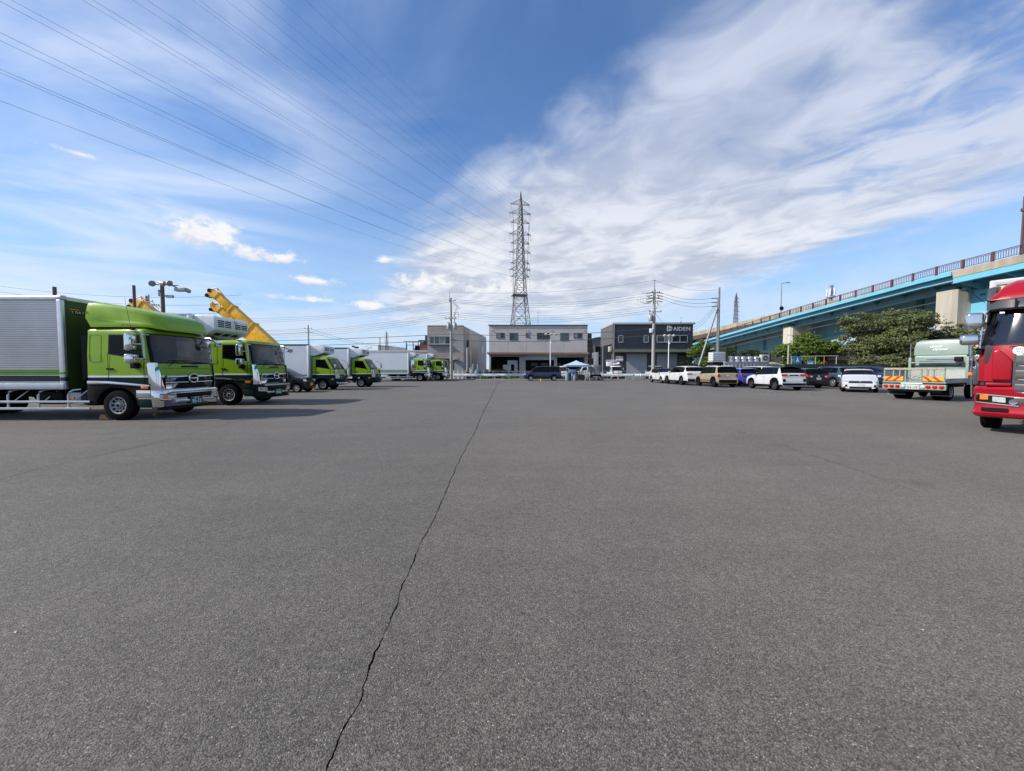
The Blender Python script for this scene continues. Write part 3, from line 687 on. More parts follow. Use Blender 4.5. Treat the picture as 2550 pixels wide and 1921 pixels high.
CORR = mat('corrugated_aluminium', (0.52, 0.52, 0.54), 0.33, 0.7, var=0.10, sc=0.9, coat=0.0)
FRONTP = mat('box_front_green', (0.022, 0.05, 0.008), 0.55, var=0.2)
CORRG = mat('corrugated_green', (0.14, 0.33, 0.02), 0.3, 0.2, var=0.06)
CORRD = mat('corrugated_dark', (0.005, 0.025, 0.035), 0.28, 0.1, var=0.1)
def corrugated_box(root, x0, x1, hw_, z0, z1):
    zlo, zhi = z0+0.16, z1-0.13
    for sy in (-1, 1):
        b = MB(); n = int((zhi-zlo)/0.0615); prev = None; P = []; zs = []
        for i in range(n):
            for k, d in ((0, -0.010), (0.10, 0.009), (0.55, 0.012), (0.66, -0.008), (0.95, -0.011)):
                z = zlo+(i+k)*(zhi-zlo)/n; zs.append((z, d))
        for (za, da), (zb_, db) in zip(zs, zs[1:]):
            mi = 1 if 1.285 < za < 1.395 else (2 if 1.10 < za < 1.235 else 0)
            b.quad((x0, sy*(hw_-0.02+da), za), (x1-0.10, sy*(hw_-0.02+da), za), (x1-0.10, sy*(hw_-0.02+db), zb_), (x0, sy*(hw_-0.02+db), zb_), mi)
        b.build('corrugated_side', [CORR, CORRG, CORRD], root, smooth=60)
        b = MB(); b.box(x0, x1, sy*hw_-0.03, sy*hw_+0.004, z0, z0+0.165); b.build('bottom_rail', ALUP, root, bevel=0.008)
        part('rail_lip', ALUP, root, lambda b: b.box(x0, x1-0.05, sy*hw_-0.01, sy*hw_+0.012, z0+0.085, z0+0.10))
        stuff_part('rivet', ALUP, root, lambda b: [b.lathe([(0.012, 0), (0.008, sy*0.006), (0, sy*0.007)], (x1-0.1-0.17*k, sy*(hw_+0.004), z0+(0.03 if k % 2 else 0.06)), 'y', 6) for k in range(14)])
        b = MB(); b.prism([(0.03, 0), (0.0, 0.03), (-0.09, 0.06), (-0.16, 0.06), (-0.16, 0), ], 'xy', 0, 0) if False else b.box(x0, x1, sy*(hw_-0.06)-0.06, sy*(hw_-0.06)+0.06, z1-0.13, z1); b.build('top_rail', ALUP, root, bevel=0.035, seg=3)
        b = MB(); b.box(x1-0.13, x1+0.02, sy*(hw_-0.04)-0.05, sy*(hw_-0.04)+0.05, z0, z1-0.10)
        c = b.build('corner_post', ALUP, root, bevel=0.035, seg=3)
        for za, zb_, mm in ((1.285, 1.395, CORRG), (1.10, 1.235, CORRD)):
            bb = MB(); bb.box(x1-0.135, x1+0.024, sy*(hw_-0.04)-0.053, sy*(hw_-0.04)+0.053, za, zb_); bb.build('stripe', mm, c, bevel=0.034, seg=3)
        stuff_part('rivet', BLACK, c, lambda b: [b.box(x1+0.02, x1+0.026, sy*(hw_-0.075)-0.006, sy*(hw_-0.075)+0.006, z0+0.1+0.06*k, z0+0.115+0.06*k) for k in range(int((z1-z0-0.3)/0.06))])
        rounded('corner_cap', SILVER, root, (x1-0.055, sy*(hw_-0.06), z1-0.055), (0.20, 0.15, 0.135), 0.045)
    bx('front_panel', FRONTP, root, x1-0.05, x1, -hw_+0.08, hw_-0.08, z0, z1-0.1)
    bx('front_rail', ALUP, root, x1-0.08, x1+0.03, -hw_+0.12, hw_-0.12, z1-0.12, z1-0.005, 0.03)
    bx('roof', ALUP, root, x0, x1, -hw_+0.06, hw_-0.06, z1-0.03, z1-0.01)
    bx('box_floor', CHASSIS, root, x0, x1-0.02, -hw_+0.03, hw_-0.03, z0-0.03, z0+0.03)
    bx('rear_door', ALUP, root, x0-0.03, x0+0.02, -hw_+0.04, hw_-0.04, z0, z1-0.08)
# ------------------------------------------------------------------ refrigerated boxes
def reefer_box(root, x0, x1, hw_, z0, z1, stripes):
    for sy in (-1, 1):
        n = max(2, int((x1-x0)/1.6)); xs = [lerp(x0, x1-0.08, k/n) for k in range(n+1)]
        bx('side_panel', BOXW, root, x0, x1-0.06, min(sy*(hw_-0.05), sy*hw_), max(sy*(hw_-0.05), sy*hw_), z0+0.07, z1-0.05)
        for za, zb_, mm in stripes:
            bx('stripe', mm, root, x0, x1-0.05, min(sy*hw_, sy*(hw_+0.002)), max(sy*hw_, sy*(hw_+0.002)), za, zb_)
        bx('bottom_rail', ALUP, root, x0, x1, min(sy*(hw_-0.05), sy*(hw_+0.012)), max(sy*(hw_-0.05), sy*(hw_+0.012)), z0-0.03, z0+0.08, 0.008)
        bx('top_rail', BLACK if stripes and len(stripes) == 1 else ALUP, root, x0, x1, min(sy*(hw_-0.06), sy*(hw_+0.014)), max(sy*(hw_-0.06), sy*(hw_+0.014)), z1-0.08, z1+0.005, 0.012)
        bx('corner_post', WHITE, root, x1-0.12, x1+0.012, min(sy*(hw_-0.10), sy*(hw_+0.016)), max(sy*(hw_-0.10), sy*(hw_+0.016)), z0, z1-0.05, 0.03)
    bx('front_panel', BOXW, root, x1-0.05, x1, -hw_+0.06, hw_-0.06, z0, z1-0.02, 0.01)
    bx('roof', BOXW, root, x0, x1-0.01, -hw_+0.05, hw_-0.05, z1-0.04, z1-0.01)
    bx('box_floor', CHASSIS, root, x0, x1-0.02, -hw_+0.05, hw_-0.05, z0-0.03, z0+0.05)
    bx('rear_door', BOXW, root, x0-0.04, x0, -hw_+0.03, hw_-0.03, z0, z1-0.05, 0.01)
def reefer_unit(root, x1, hw_, z0, z1, d, scale=1.0):
    h = z1-z0
    b = MB(); b.prism([(x1, z0+0.02), (x1+d*0.30, z0), (x1+d*0.95, z0+0.30*h), (x1+d, z0+0.36*h), (x1+d, z1-0.12*h), (x1+d*0.90, z1-0.03*h), (x1+d*0.45, z1), (x1+d*0.12, z1+0.02*h), (x1, z1-0.04*h)], 'xz', -hw_, hw_)
    u = b.build('cooling_unit', WHITE, root, bevel=0.05*scale, seg=3)
    def louv(b):
        for k in range(4):
            zz = z1-0.24*h-0.085*h*k
            for ya, yb in ((-0.86, -0.12), (0.12, 0.86)):
                if k == 0 and ya > 0: continue
                for a, c in ((ya, (ya+yb)/2-0.03), ((ya+yb)/2+0.03, yb)): b.box(x1+d-0.02, x1+d+0.006, a*hw_, c*hw_, zz-0.026*h, zz+0.026*h)
    part('louvre', BLACK, u, louv)
    def low(b):
        for ya in (-0.7, -0.2, 0.3):
            x_, zc = x1+d*0.70, z0+0.185*h
            b.add([(x1+d*0.55+0.006, ya*hw_, z0+0.115*h-0.008), (x1+d*0.55+0.006, (ya+0.36)*hw_, z0+0.115*h-0.008), (x1+d*0.78+0.006, (ya+0.36)*hw_, z0+0.22*h-0.008), (x1+d*0.78+0.006, ya*hw_, z0+0.22*h-0.008)], [(0, 1, 2, 3)])
    part('outlet', BLACK, u, low)
    textmesh('Topre', 0.10*scale, (x1+d+0.008, 0.15*hw_, z1-0.20*h), (0, 1, 0), (0, 0, 1), INKB, 'maker_lettering', u, 0.002, shear=0.2)
    bx('unit_seam', BLACK, u, x1+d*0.42, x1+d*0.425, -hw_-0.001, -hw_+0.002, z0+0.1*h, z1-0.03*h)
    return u

def rear_axle(root, x, tr, r=0.425, dual=True):
    for sy in (-1, 1):
        wheel(root, x, sy*tr, r, 0.25)
        if dual: wheel(root, x, sy*(tr-0.29), r, 0.25)
    part('axle', CHASSIS, root, lambda b: b.cyl((x, -tr, r), (x, tr, r), 0.07, n=10))
def under_gear(root, x0, x1, hw_):
    b = MB(); b.prism(rrect(0.36, 0.80, -0.2, 0.2, 0.08, 3), 'xy', 0, 0) if False else b.box(x0+0.9, x0+1.9, -hw_+0.12, -hw_+0.55, 0.42, 0.82); b.build('fuel_tank', CHASSIS, root, bevel=0.06)
    bx('tool_box', CHASSIS, root, x1-1.5, x1-0.8, -hw_+0.18, -hw_+0.6, 0.44, 0.80, 0.02)
    bx('battery_box', STEEL, root, x1-0.75, x1-0.35, -hw_+0.25, -hw_+0.6, 0.5, 0.78, 0.02)
    part('air_tank', CHASSIS, root, lambda b: b.cyl((x0+2.2, 0.2, 0.6), (x0+3.0, 0.2, 0.6), 0.14, n=12))
    for sy in (-1, 1):
        part('cargo_lamp', ORANGE, root, lambda b: b.lathe([(0.035, -0.02), (0.03, 0.02), (0, 0.025)], (x1-0.32, sy*(hw_-0.04), 0.63), 'y', 10))

# near truck: corrugated box, roof fairing
t = thing('box_truck', 'lime green truck with roof fairing and corrugated silver cargo box, nearest on the left', 'truck', (-11.05, 11.76, 0), 0, 'green delivery trucks')
ranger_cab(t, True, '95-15', True)
wheel(t, 0, -0.98, 0.425, 0.25); wheel(t, 0, 0.98, 0.425, 0.25)
chassis(t, -7.6, 0.9)
corrugated_box(t, -7.6, -1.40, 1.15, 0.88, 3.47)
side_guard(t, -5.2, -0.74, 1.13, posts=(-1.36, -2.2, -3.05, -4.2))
rear_axle(t, -5.6, 0.93); under_gear(t, -6.0, -0.9, 1.15)
bx('intake_duct', BLACK, t, -1.05, -0.85, -1.02, -0.6, 0.95, 2.4, 0.03)
part('air_filter', CHASSIS, t, lambda b: b.cyl((-0.85, -1.02, 1.05), (-0.85, -0.6, 1.05), 0.16, n=16), smooth=40)
lab = bx('maker_panel', BLACK, t, -1.40, -1.39, -0.84, -0.30, 3.00, 3.10)
textmesh('T 日本フルハーフ', 0.085, (-1.388, -0.57, 3.05), (0, 1, 0), (0, 0, 1), INKW, 'maker_lettering', lab, 0.001)
bx('maker_stripe', ORANGE, t, -1.40, -1.388, -0.95, -0.72, 3.12, 3.14)
lab = bx('maker_badge', BLACK, t, -2.80, -2.47, -1.162, -1.150, 0.90, 0.955)
textmesh('Cruise', 0.05, (-2.635, -1.163, 0.927), (1, 0, 0), (0, 0, 1), INKW, 'badge_lettering', lab, 0.001, shear=0.3)
part('marker_lamp', mat('dull_yellow_lens', (0.42, 0.27, 0.02), 0.3), t, lambda b: [b.lathe([(0.0, -0.05), (0.06, -0.03), (0.07, 0.0), (0, 0.03)], (x, 0, 0), 'y', 10) for x in (0,)])
ML = t.children[-1]; ML.location = (-1.62, -1.08, 0.82); ML.scale = (1, 0.6, 0.55)
# second truck: refrigerated, dark bumper corners
t = thing('refrigerated_truck', 'lime green refrigerated truck with white cooling unit above its cab, second in the row', 'truck', (-11.2, 16.15, 0), 0, 'green delivery trucks')
ranger_cab(t, False, '98-03', False)
wheel(t, 0, -0.98, 0.425, 0.25); wheel(t, 0, 0.98, 0.425, 0.25)
chassis(t, -7.6, 0.9); reefer_box(t, -7.6, -1.40, 1.13, 0.95, 3.62, [(1.2, 1.33, CORRG), (1.04, 1.15, CORRD)])
reefer_unit(t, -1.40, 0.96, 2.72, 3.58, 0.86)
bx('box_latch', STEEL, t, -1.47, -1.40, -1.165, -1.14, 3.25, 3.5, 0.01)
side_guard(t, -5.2, -0.9, 1.11, posts=(-1.4, -2.4, -3.4)); rear_axle(t, -5.6, 0.93); under_gear(t, -6.0, -0.9, 1.13)

# ------------------------------------------------------------------ small cab trucks
def dutro_cab(root, chrome_bumper, paint=None, lower=None, hw_=0.84, plate_kind='g', num='12-34'):
    paint = paint or GREEN; lower = lower or DKGREEN
    S = dict(hw=hw_, xb=-0.66, rc=0.20, bow=0.10, xf=[(0.5, 1.08), (1.05, 1.06), (1.3, 1.0), (1.46, 0.93), (2.15, 0.50), (2.3, 0.40)],
             ws=(1.42, 2.12), win=(-0.42, 0.50), belt=(1.56, 1.42), wtop=2.08, top=2.27, tum=0.05, bands=[0.80, 1.05, 1.09],
             bandmat=[1, 2, 0, 0, 0, 0, 0], handle=(-0.46, 1.22))
    cab_shell(root, S, [paint, lower, WHITE])
    for sy in (-1, 1):
        arc = [(0.47*math.cos(R(a)), 0.36+0.47*math.sin(R(a))) for a in range(0, 181, 12)]
        MB().prism([(0.90, 0.36), (0.90, 0.86), (-0.66, 0.86), (-0.66, 0.5), (-0.56, 0.36)]+list(reversed(arc)), 'xz', sy*0.6, sy*(hw_+0.012)).build('fender', lower, root, bevel=0.012)
        rounded('marker_lamp', ORANGE, root, (0.70, sy*(hw_+0.02), 0.74), (0.15, 0.03, 0.07), 0.012)
        P = [[(1.0-0.24+0.25*math.sin(R(t_))+(0.05 if z < 1.1 else 0.02), sy*(hw_-0.2+0.215*math.cos(R(t_))), z) for t_ in range(int(a0), int(a1)+1, 8)] for z, a0, a1 in ((1.38, 8, 64), (1.25, 8, 64), (1.10, 8, 64))]
        MB().grid(P).build('corner_panel', CHROME, root, smooth=50)
        P = [[(1.06-0.26+0.27*math.sin(R(t_))+0.012, sy*(hw_-0.2+0.22*math.cos(R(t_))), z) for t_ in range(16, 89, 8)] for z in (0.80, 0.92, 1.08)]
        o = MB().grid(P).build('headlamp', CLEAR, root, smooth=50)
        rounded('indicator', ORANGE, o, (0.95, sy*(hw_+0.005), 1.41), (0.07, 0.03, 0.05), 0.01)
        rounded('mirror', CHROME, root, (0.98, sy*(hw_+0.2), 1.72 if sy > 0 else 1.63), (0.09, 0.18, 0.36 if sy > 0 else 0.26), 0.04)
        part('mirror_arm', BLACK, root, lambda b: [b.tube([(0.83, sy*(hw_-0.06), 1.42), (0.98, sy*(hw_+0.12), 1.50), (1.0, sy*(hw_+0.2), 1.56)], 0.016, 6), b.tube([(0.55, sy*(hw_-0.04), 2.1), (0.9, sy*(hw_+0.14), 1.95), (1.0, sy*(hw_+0.2), 1.8)], 0.012, 6)])
    g = MB()
    for z0, z1, mi in ((0.80, 1.08, 1), (1.0, 1.06, 0), (0.90, 0.945, 0), (0.80, 0.84, 0)):
        w_ = 0.62; n = 8; o = 0.012 if mi else 0.035
        g.grid([[(interp(S['xf'], z)-0.1*(lerp(-w_, w_, k/n)/0.64)**2+o, lerp(-w_, w_, k/n), z) for k in range(n+1)] for z in (z0, z1)], mi)
    g.build('grille', [CHROME, BLACK], root, smooth=40)
    part('emblem', CHROME, root, lambda b: b.lathe([(0.055, 1.09), (0.07, 1.115), (0.05, 1.12)], (0, 0, 1.03), 'x', 16), smooth=40)
    P = []
    for z, ex in ((0.36, -0.05), (0.42, 0.02), (0.62, 0.04), (0.77, 0.01)):
        row = []
        for y in (-1, 1):
            pts = [(0.88, hw_+0.01)]+[(1.12+ex-0.2+0.16*math.sin(R(t_)), hw_+0.01-0.2+0.2*math.cos(R(t_))) for t_ in (0, 30, 60, 90)]+[(1.12+ex, 0.3), (1.13+ex, 0)]
            pts = [(x, y*q, z) for x, q in pts]; row += pts if y < 0 else list(reversed(pts))[1:]
        P.append(row)
    MB().grid(P).build('bumper', lower, root, smooth=45)
    if chrome_bumper:
        part('bumper_guard', CHROME, root, lambda b: b.tube([(0.95, -hw_-0.02, 0.52), (1.12, -hw_+0.12, 0.47), (1.22, -0.4, 0.46), (1.24, 0, 0.46), (1.22, 0.4, 0.46), (1.12, hw_-0.12, 0.47), (0.95, hw_+0.02, 0.52)], 0.06, 8), smooth=40)
    plate(root, (1.18, 0.15, 0.62), (0, 1, 0), None, plate_kind, 0.36)
    wiper(root, [((0.97, -0.5, 1.42), (0.80, -0.1, 1.62)), ((0.97, 0.1, 1.42), (0.80, 0.45, 1.62))])
def small_reefer(label, loc, chrome_bumper):
    t = thing('refrigerated_truck', label, 'truck', loc, 0, 'green delivery trucks')
    dutro_cab(t, chrome_bumper)
    for sy in (-1, 1): wheel(t, 0, sy*0.72, 0.355, 0.2)
    chassis(t, -4.5, 0.8, 0.36, (0.5, 0.68)); reefer_box(t, -4.6, -0.86, 0.92, 0.86, 3.10, [(0.97, 1.06, CORRG)])
    reefer_unit(t, -0.86, 0.74, 2.32, 3.06, 0.98, 0.8)
    rear_axle(t, -2.9, 0.72, 0.355); side_guard(t, -2.3, -0.8, 0.9, (0.38, 0.52), (-1.2, -1.9))
    return t
small_reefer('small lime green refrigerated truck with chrome bumper bar beside the black kei car', (-12.85, 26.7, 0), True)
small_reefer('small lime green refrigerated truck with dark bumper, in front of the long white box', (-11.85, 30.7, 0), False)
for lbl, loc, L_ in (('lime green truck with long white refrigerated box, side on before the guard rail', (-10.67, 45.25, 0), 6.6), ('farthest lime green truck, nose just past its neighbour at the guard rail', (-9.2, 48.3, 0), 6.0)):
    t = thing('refrigerated_truck', lbl, 'truck', loc, 0, 'green delivery trucks')
    ranger_cab(t, True, None, False)
    for sy in (-1, 1): wheel(t, 0, sy*0.98, 0.425, 0.25)
    chassis(t, -1.3-L_, 0.9); reefer_box(t, -1.3-L_, -1.28, 1.13, 0.86, 3.38, [(1.2, 1.33, CORRG), (1.04, 1.15, CORRD)])
    reefer_unit(t, -1.28, 0.9, 2.75, 3.34, 0.75, 0.8)
    bx('side_fairing', CHROME, t, -0.98, -0.62, -1.13, -1.10, 1.25, 2.45, 0.01)
    side_guard(t, -5.2, -0.9, 1.11, posts=(-1.4, -2.6, -3.8)); rear_axle(t, -5.4, 0.93); under_gear(t, -6.0, -0.9, 1.13)
    bx('tool_locker', BOXW, t, -4.9, -3.7, -1.12, -0.7, 0.5, 0.82, 0.02)
# wheel chocks
CHOCK = mat('chock_wood', (0.36, 0.20, 0.09), 0.9, var=0.3, sc=12)
for i, (x, y, l) in enumerate(((-11.62, 10.9, 'tan wheel chock behind front wheel of the nearest green truck'), (-12.0, 15.1, 'tan wheel chock behind front wheel of the second green truck'), (-13.45, 25.9, 'orange tan chock at the small truck with the chrome bumper bar'))):
    b = MB(); b.prism([(-0.14, 0), (0.14, 0), (0.02, 0.15), (-0.10, 0.15), (-0.14, 0.06)], 'xz', -0.09, 0.09)
    o = b.build('wheel_chock', CHOCK, None, bevel=0.015); o.location = (x, y, 0); tag(o, l, 'wheel chock', 'wheel chocks')
# ------------------------------------------------------------------ cars
def chaikin(P, n=2):
    for _ in range(n):
        Q = [P[0]]
        for a, b in zip(P, P[1:]):
            Q += [tuple(lerp(u, v, 0.25) for u, v in zip(a, b)), tuple(lerp(u, v, 0.75) for u, v in zip(a, b))]
        P = Q+[P[-1]]
    return P
def car(name, label, cat, loc, rz, paint, S, roof=None, group='cars parked on the right of the lot'):
    t = thing(name, label, cat, loc, rz, group)
    L, W = S['L']/2, S['W']/2
    prof = chaikin(S['top'], 2)                      # (x, z) front to rear, x falling
    top = lambda x: interp([(-a, b) for a, b in prof], -x)
    belt = lambda x: interp([(-a, b) for a, b in S['belt']], -x)
    cowl, rf, rr0, tail = S['cowl'], S['rf'], S['rr'], S['tail']
    pil = S['pillars']
    xs = {round(p[0], 3) for p in prof}
    for a in (cowl, rf, rr0, tail): xs.add(round(a, 3))
    for a, w_ in pil: xs |= {round(a-w_/2, 3), round(a+w_/2, 3)}
    k = -L
    while k < L: xs.add(round(k, 3)); k += 0.085
    xs = sorted(xs, reverse=True); xs = [xs[0]]+[b for a, b in zip(xs, xs[1:]) if a-b > 0.004]
    wr = S['r']; ar = wr+0.055
    fx, rx = S['ax']
    def zlow(x):
        z = S.get('low', 0.22)+0.05*max(0, (abs(x)-L+0.35)/0.35)
        for a in (fx, rx):
            if abs(x-a) < ar: z = max(z, wr+math.sqrt(ar*ar-(x-a)**2)-0.01)
        return z
    def hw(x):
        e = S.get('endr', 0.5); d = L-abs(x); q = min(1, max(0, d/e)); tpr = S['nose'] if x > 0 else S['rear']
        return W*(tpr+(1-tpr)*math.sqrt(1-(1-q)**2))
    secs = []
    for x in xs:
        zt = top(x); zl = min(zlow(x), zt-0.06); zb = min(belt(x), zt-0.03); zb = max(zb, zl+0.03); w = hw(x)
        cab_ = max(0, zt-zb-0.03); dcrown = 0.03*min(1, w/W)
        z = lambda f: lerp(zl, zb, f)
        if cab_ > 0.12:
            y5 = w-0.05-cab_*S.get('tum', 0.30); p5 = (y5+0.015, zt-0.075 if cab_ > 0.2 else zt-0.04); p6 = (y5-0.10, zt-0.018)
        else:
            y5 = w*0.93; p5 = (y5, lerp(zb, zt, 0.45)); p6 = (w*0.7, lerp(zb, zt, 0.85))
        sec = [(w-0.07, zl), (w-0.012, z(0.18)), (w, z(0.45)), (w-0.006, z(0.72)), (w-0.03, z(0.94)), (w-0.05, zb), p5, p6, (p6[0]*0.5, zt-0.004), (0, zt)]
        secs.append([(x, y, q) for y, q in sec]+[(x, -y, q) for y, q in reversed(sec[:-1])])
    NJ = len(secs[0])
    parts = {}
    def cell(nm, i, j, mi=0): parts.setdefault(nm, MB()).quad(secs[i][j], secs[i][j+1], secs[i+1][j+1], secs[i+1][j], mi)
    for i in range(len(xs)-1):
        xm = (xs[i]+xs[i+1])/2; hasc = top(xm)-belt(xm) > 0.18
        for j in range(NJ-1):
            c = j if j < 9 else NJ-2-j; sd_ = 'L' if j < 9 else 'R'
            if c == 5 and hasc and S['qx'] < xm < S['fq']:
                inp = next((True for a, w_ in pil if abs(xm-a) < w_/2), False)
                if not inp:
                    nm = sum(1 for a, w_ in pil if xm < a); cell('sw%d%s' % (nm, sd_), i, j); continue
                cell('body', i, j, 1); continue
            if rf < xm < cowl and c >= 6 and hasc: cell('ws', i, j); continue
            if tail < xm < rr0 and c >= 6: cell('rw', i, j); continue
            mi = 0
            if c == 0: mi = 1 if S.get('clad', True) else 0
            if S.get('arch') and c <= 1 and min(abs(xm-fx), abs(xm-rx)) < ar+0.05: mi = 1
            if roof and c >= 6 and rr0-0.02 <= xm <= rf+0.02: mi = 2
            cell('body', i, j, mi)
    parts['body'].add(secs[0], [tuple(range(NJ))], 0); parts['body'].add(secs[-1], [tuple(range(NJ))], 0)
    parts['body'].build('body', [paint, BLACK, roof or paint], t, smooth=34)
    for nm, b in parts.items():
        if nm == 'ws': b.build('windscreen', S.get('glass', GLASS), t, smooth=40)
        elif nm == 'rw': b.build('rear_window', DGLASS, t, smooth=40)
        elif nm.startswith('sw'): b.build('side_window', DGLASS, t, smooth=40)
    # cabin and floor
    zb = belt(0)
    b = MB(); b.box(-L+0.3, L-0.35, -W+0.22, W-0.22, 0.24, 0.5); b.build('floor_pan', CHASSIS, t)
    b = MB(); b.box(cowl-0.45, cowl-0.1, -W+0.2, W-0.2, zb-0.25, zb+0.02); b.build('dashboard', DARKIN, t, bevel=0.03)
    for sx in (0.15, -0.75):
        for sy in (-1, 1):
            b = MB(); b.box(sx-0.1, sx+0.02, sy*0.36-0.22, sy*0.36+0.22, 0.5, zb+0.22); b.box(sx-0.08, sx, sy*0.36-0.12, sy*0.36+0.12, zb+0.24, zb+0.4); b.box(sx, sx+0.45, sy*0.36-0.22, sy*0.36+0.22, 0.45, 0.62)
            b.build('seat', SEAT, t, bevel=0.03)
    for a in (fx, rx):
        for sy in (-1, 1):
            wheel(t, a, sy*(W-0.115), wr, 0.205, S.get('rim', 'alloy'), S.get('rimmat', SILVER))
        bx('wheel_well', BLACK, t, a-ar*0.9, a+ar*0.9, -W+0.24, W-0.24, 0.25, wr+ar-0.04)
    for sy in (-1, 1):
        mx_ = cowl-0.32
        rounded('door_mirror', S.get('mirror', paint), t, (mx_, sy*(W+0.07), belt(mx_)+0.07), (0.12, 0.17, 0.13), 0.035)
        for hx in S.get('handles', (0.0, -0.9)): rounded('door_handle', S.get('hmat', paint), t, (hx-0.12, sy*(W-0.012), belt(hx)-0.1), (0.16, 0.03, 0.03), 0.01)
    b = MB()
    for a in S.get('doors', (cowl-0.25, -0.12, -0.95)):
        for sy in (-1, 1): b.box(a-0.004, a+0.004, sy*W-0.006, sy*W+0.0012, 0.36, belt(a)-0.05)
    stuff(b.build('door_seam', BLACK, t))
    # surface x at height z on nose / tail, for lamps and plates
    def xend(z, rear):
        P = [p for p in prof if (p[0] < tail+0.02 if rear else p[0] > cowl)]
        best = None
        for (xa, za), (xb, zb_) in zip(P, P[1:]):
            if min(za, zb_) <= z <= max(za, zb_): best = lerp(xa, xb, (z-za)/(zb_-za) if zb_ != za else 0); 
            if best is not None and not rear: break
        return best if best is not None else (-L if rear else L)
    def surf(y, z, rear):
        x = xend(z, rear); sg = -1 if rear else 1
        lim = hw(x); 
        # walk inward until the plan is wide enough
        while hw(x) < abs(y)+0.01 and abs(x) > 0.5: x -= sg*0.01
        return x
    def patch(nm, ma, y0, y1, z0, z1, rear, off=0.012, n=4, mirror=True, sk=0.0, parent=None):
        sg = -1 if rear else 1; o = None
        for sy in ((-1, 1) if mirror else (1,)):
            P = [[(surf(y, z, rear)+sg*off, sy*y, z+sk*(y-y0)) for y in [lerp(y0, y1, k/n) for k in range(n+1)]] for z in [lerp(z0, z1, k/3) for k in range(4)]]
            Q = [[(x-sg*(off+0.03), y, z) for x, y, z in r] for r in P]
            b = MB(); b.grid(P)
            ring = [P[0][k] for k in range(n+1)]+[P[i][n] for i in range(1, 4)]+[P[3][k] for k in range(n-1, -1, -1)]+[P[i][0] for i in (2, 1)]
            rq = [(x-sg*(off+0.03), y, z) for x, y, z in ring]; m_ = len(ring)
            b.add(ring+rq, [(k, (k+1) % m_, m_+(k+1) % m_, m_+k) for k in range(m_)])
            o = b.build(nm, ma, parent or t, smooth=35)
        return o
    t_ = dict(t=t, patch=patch, surf=surf, W=W, L=L, top=top, belt=belt)
    return t_
def rear_kit(c, lamp, zp=0.75, plate_kind='w', bumper=None, wiper_=True, num=None, emblem=None):
    t = c['t']
    for a in lamp: c['patch'](*a[:2], *a[2:6], True, **(a[6] if len(a) > 6 else {}))
    x = c['surf'](0, zp, True); plate(t, (x-0.012, 0.0, zp), (0, -1, 0), num, plate_kind, 0.33)
    if emblem: part('emblem', CHROME, t, lambda b: b.lathe([(0.05, -0.012), (0.055, 0.0), (0.03, 0.006)], (c['surf'](0, emblem, True)-0.01, 0, emblem), 'x', 14), smooth=40)
BUMPK = BLACK
H = math.pi/2
# white compact SUV with black roof (nearest of the row)
S = dict(L=3.995, W=1.695, r=0.325, ax=(1.26, -1.265), low=0.24, nose=0.80, rear=0.93, endr=0.42, tum=0.26,
         top=[(1.99, 0.42), (1.985, 0.75), (1.88, 0.92), (1.1, 1.05), (0.95, 1.08), (0.32, 1.55), (0.1, 1.61), (-0.9, 1.62), (-1.55, 1.58), (-1.62, 1.55), (-1.86, 1.13), (-1.93, 1.04), (-1.95, 0.8), (-1.99, 0.66), (-1.99, 0.4)],
         belt=[(2.0, 0.75), (1.2, 0.98), (0.6, 1.03), (-0.9, 1.08), (-1.9, 1.12)], cowl=0.98, rf=0.28, rr=-1.60, tail=-1.84, qx=-1.50, fq=0.72,
         pillars=[(-0.20, 0.09), (-1.02, 0.22)], handles=(0.05, -0.82), doors=(0.72, -0.22, -1.08), arch=True, rim='multi', rimmat=mat('rim_grey', (0.22, 0.22, 0.23), 0.35, 0.8), mirror=BLACK)
c = car('suv', 'white compact SUV with black roof and red tail lamps, nearest of the parked cars', 'car', (18.6, 27.1, 0), H, CARW, S, roof=CARBLK)
rear_kit(c, [('tail_lamp', RED, 0.42, 0.80, 0.98, 1.10, dict(off=0.02)), ('tail_bar', BLACK, 0.0, 0.44, 0.99, 1.07, dict(off=0.014)), ('bumper_vent', BLACK, 0.58, 0.76, 0.60, 0.78), ('lower_bumper', BLACK, 0.0, 0.80, 0.36, 0.50, dict(off=0.03)), ('reversing_lamp', CLEAR, 0.30, 0.41, 1.0, 1.05, dict(off=0.022))], 0.42, emblem=1.03)
bx('spoiler', CARBLK, c['t'], -1.76, -1.50, -0.62, 0.62, 1.575, 1.61, 0.012)
bx('aerial_fin', BLACK, c['t'], -1.45, -1.33, -0.02, 0.02, 1.60, 1.67, 0.012)
# tan boxy crossover
S = dict(L=3.76, W=1.67, r=0.32, ax=(1.2, -1.235), low=0.26, nose=0.84, rear=0.95, endr=0.34, tum=0.16,
         top=[(1.88, 0.45), (1.875, 0.85), (1.78, 1.0), (1.05, 1.08), (0.98, 1.10), (0.55, 1.60), (0.35, 1.68), (-0.8, 1.70), (-1.62, 1.67), (-1.68, 1.62), (-1.78, 1.14), (-1.83, 1.06), (-1.84, 0.72), (-1.88, 0.62), (-1.88, 0.4)],
         belt=[(1.9, 0.85), (1.1, 1.02), (0.6, 1.06), (-1.0, 1.10), (-1.8, 1.14)], cowl=1.02, rf=0.5, rr=-1.66, tail=-1.79, qx=-1.50, fq=0.82,
         pillars=[(-0.12, 0.10), (-0.98, 0.10)], handles=(0.05, -0.8), doors=(0.82, -0.14, -0.95), arch=True, rim='alloy', rimmat=mat('rim_dark', (0.05, 0.05, 0.055), 0.3, 0.6), mirror=CARW)
c = car('crossover', 'tan boxy crossover with white roof and black cladding', 'car', (16.72, 31.4, 0), H, CARTAN, S, roof=CARW)
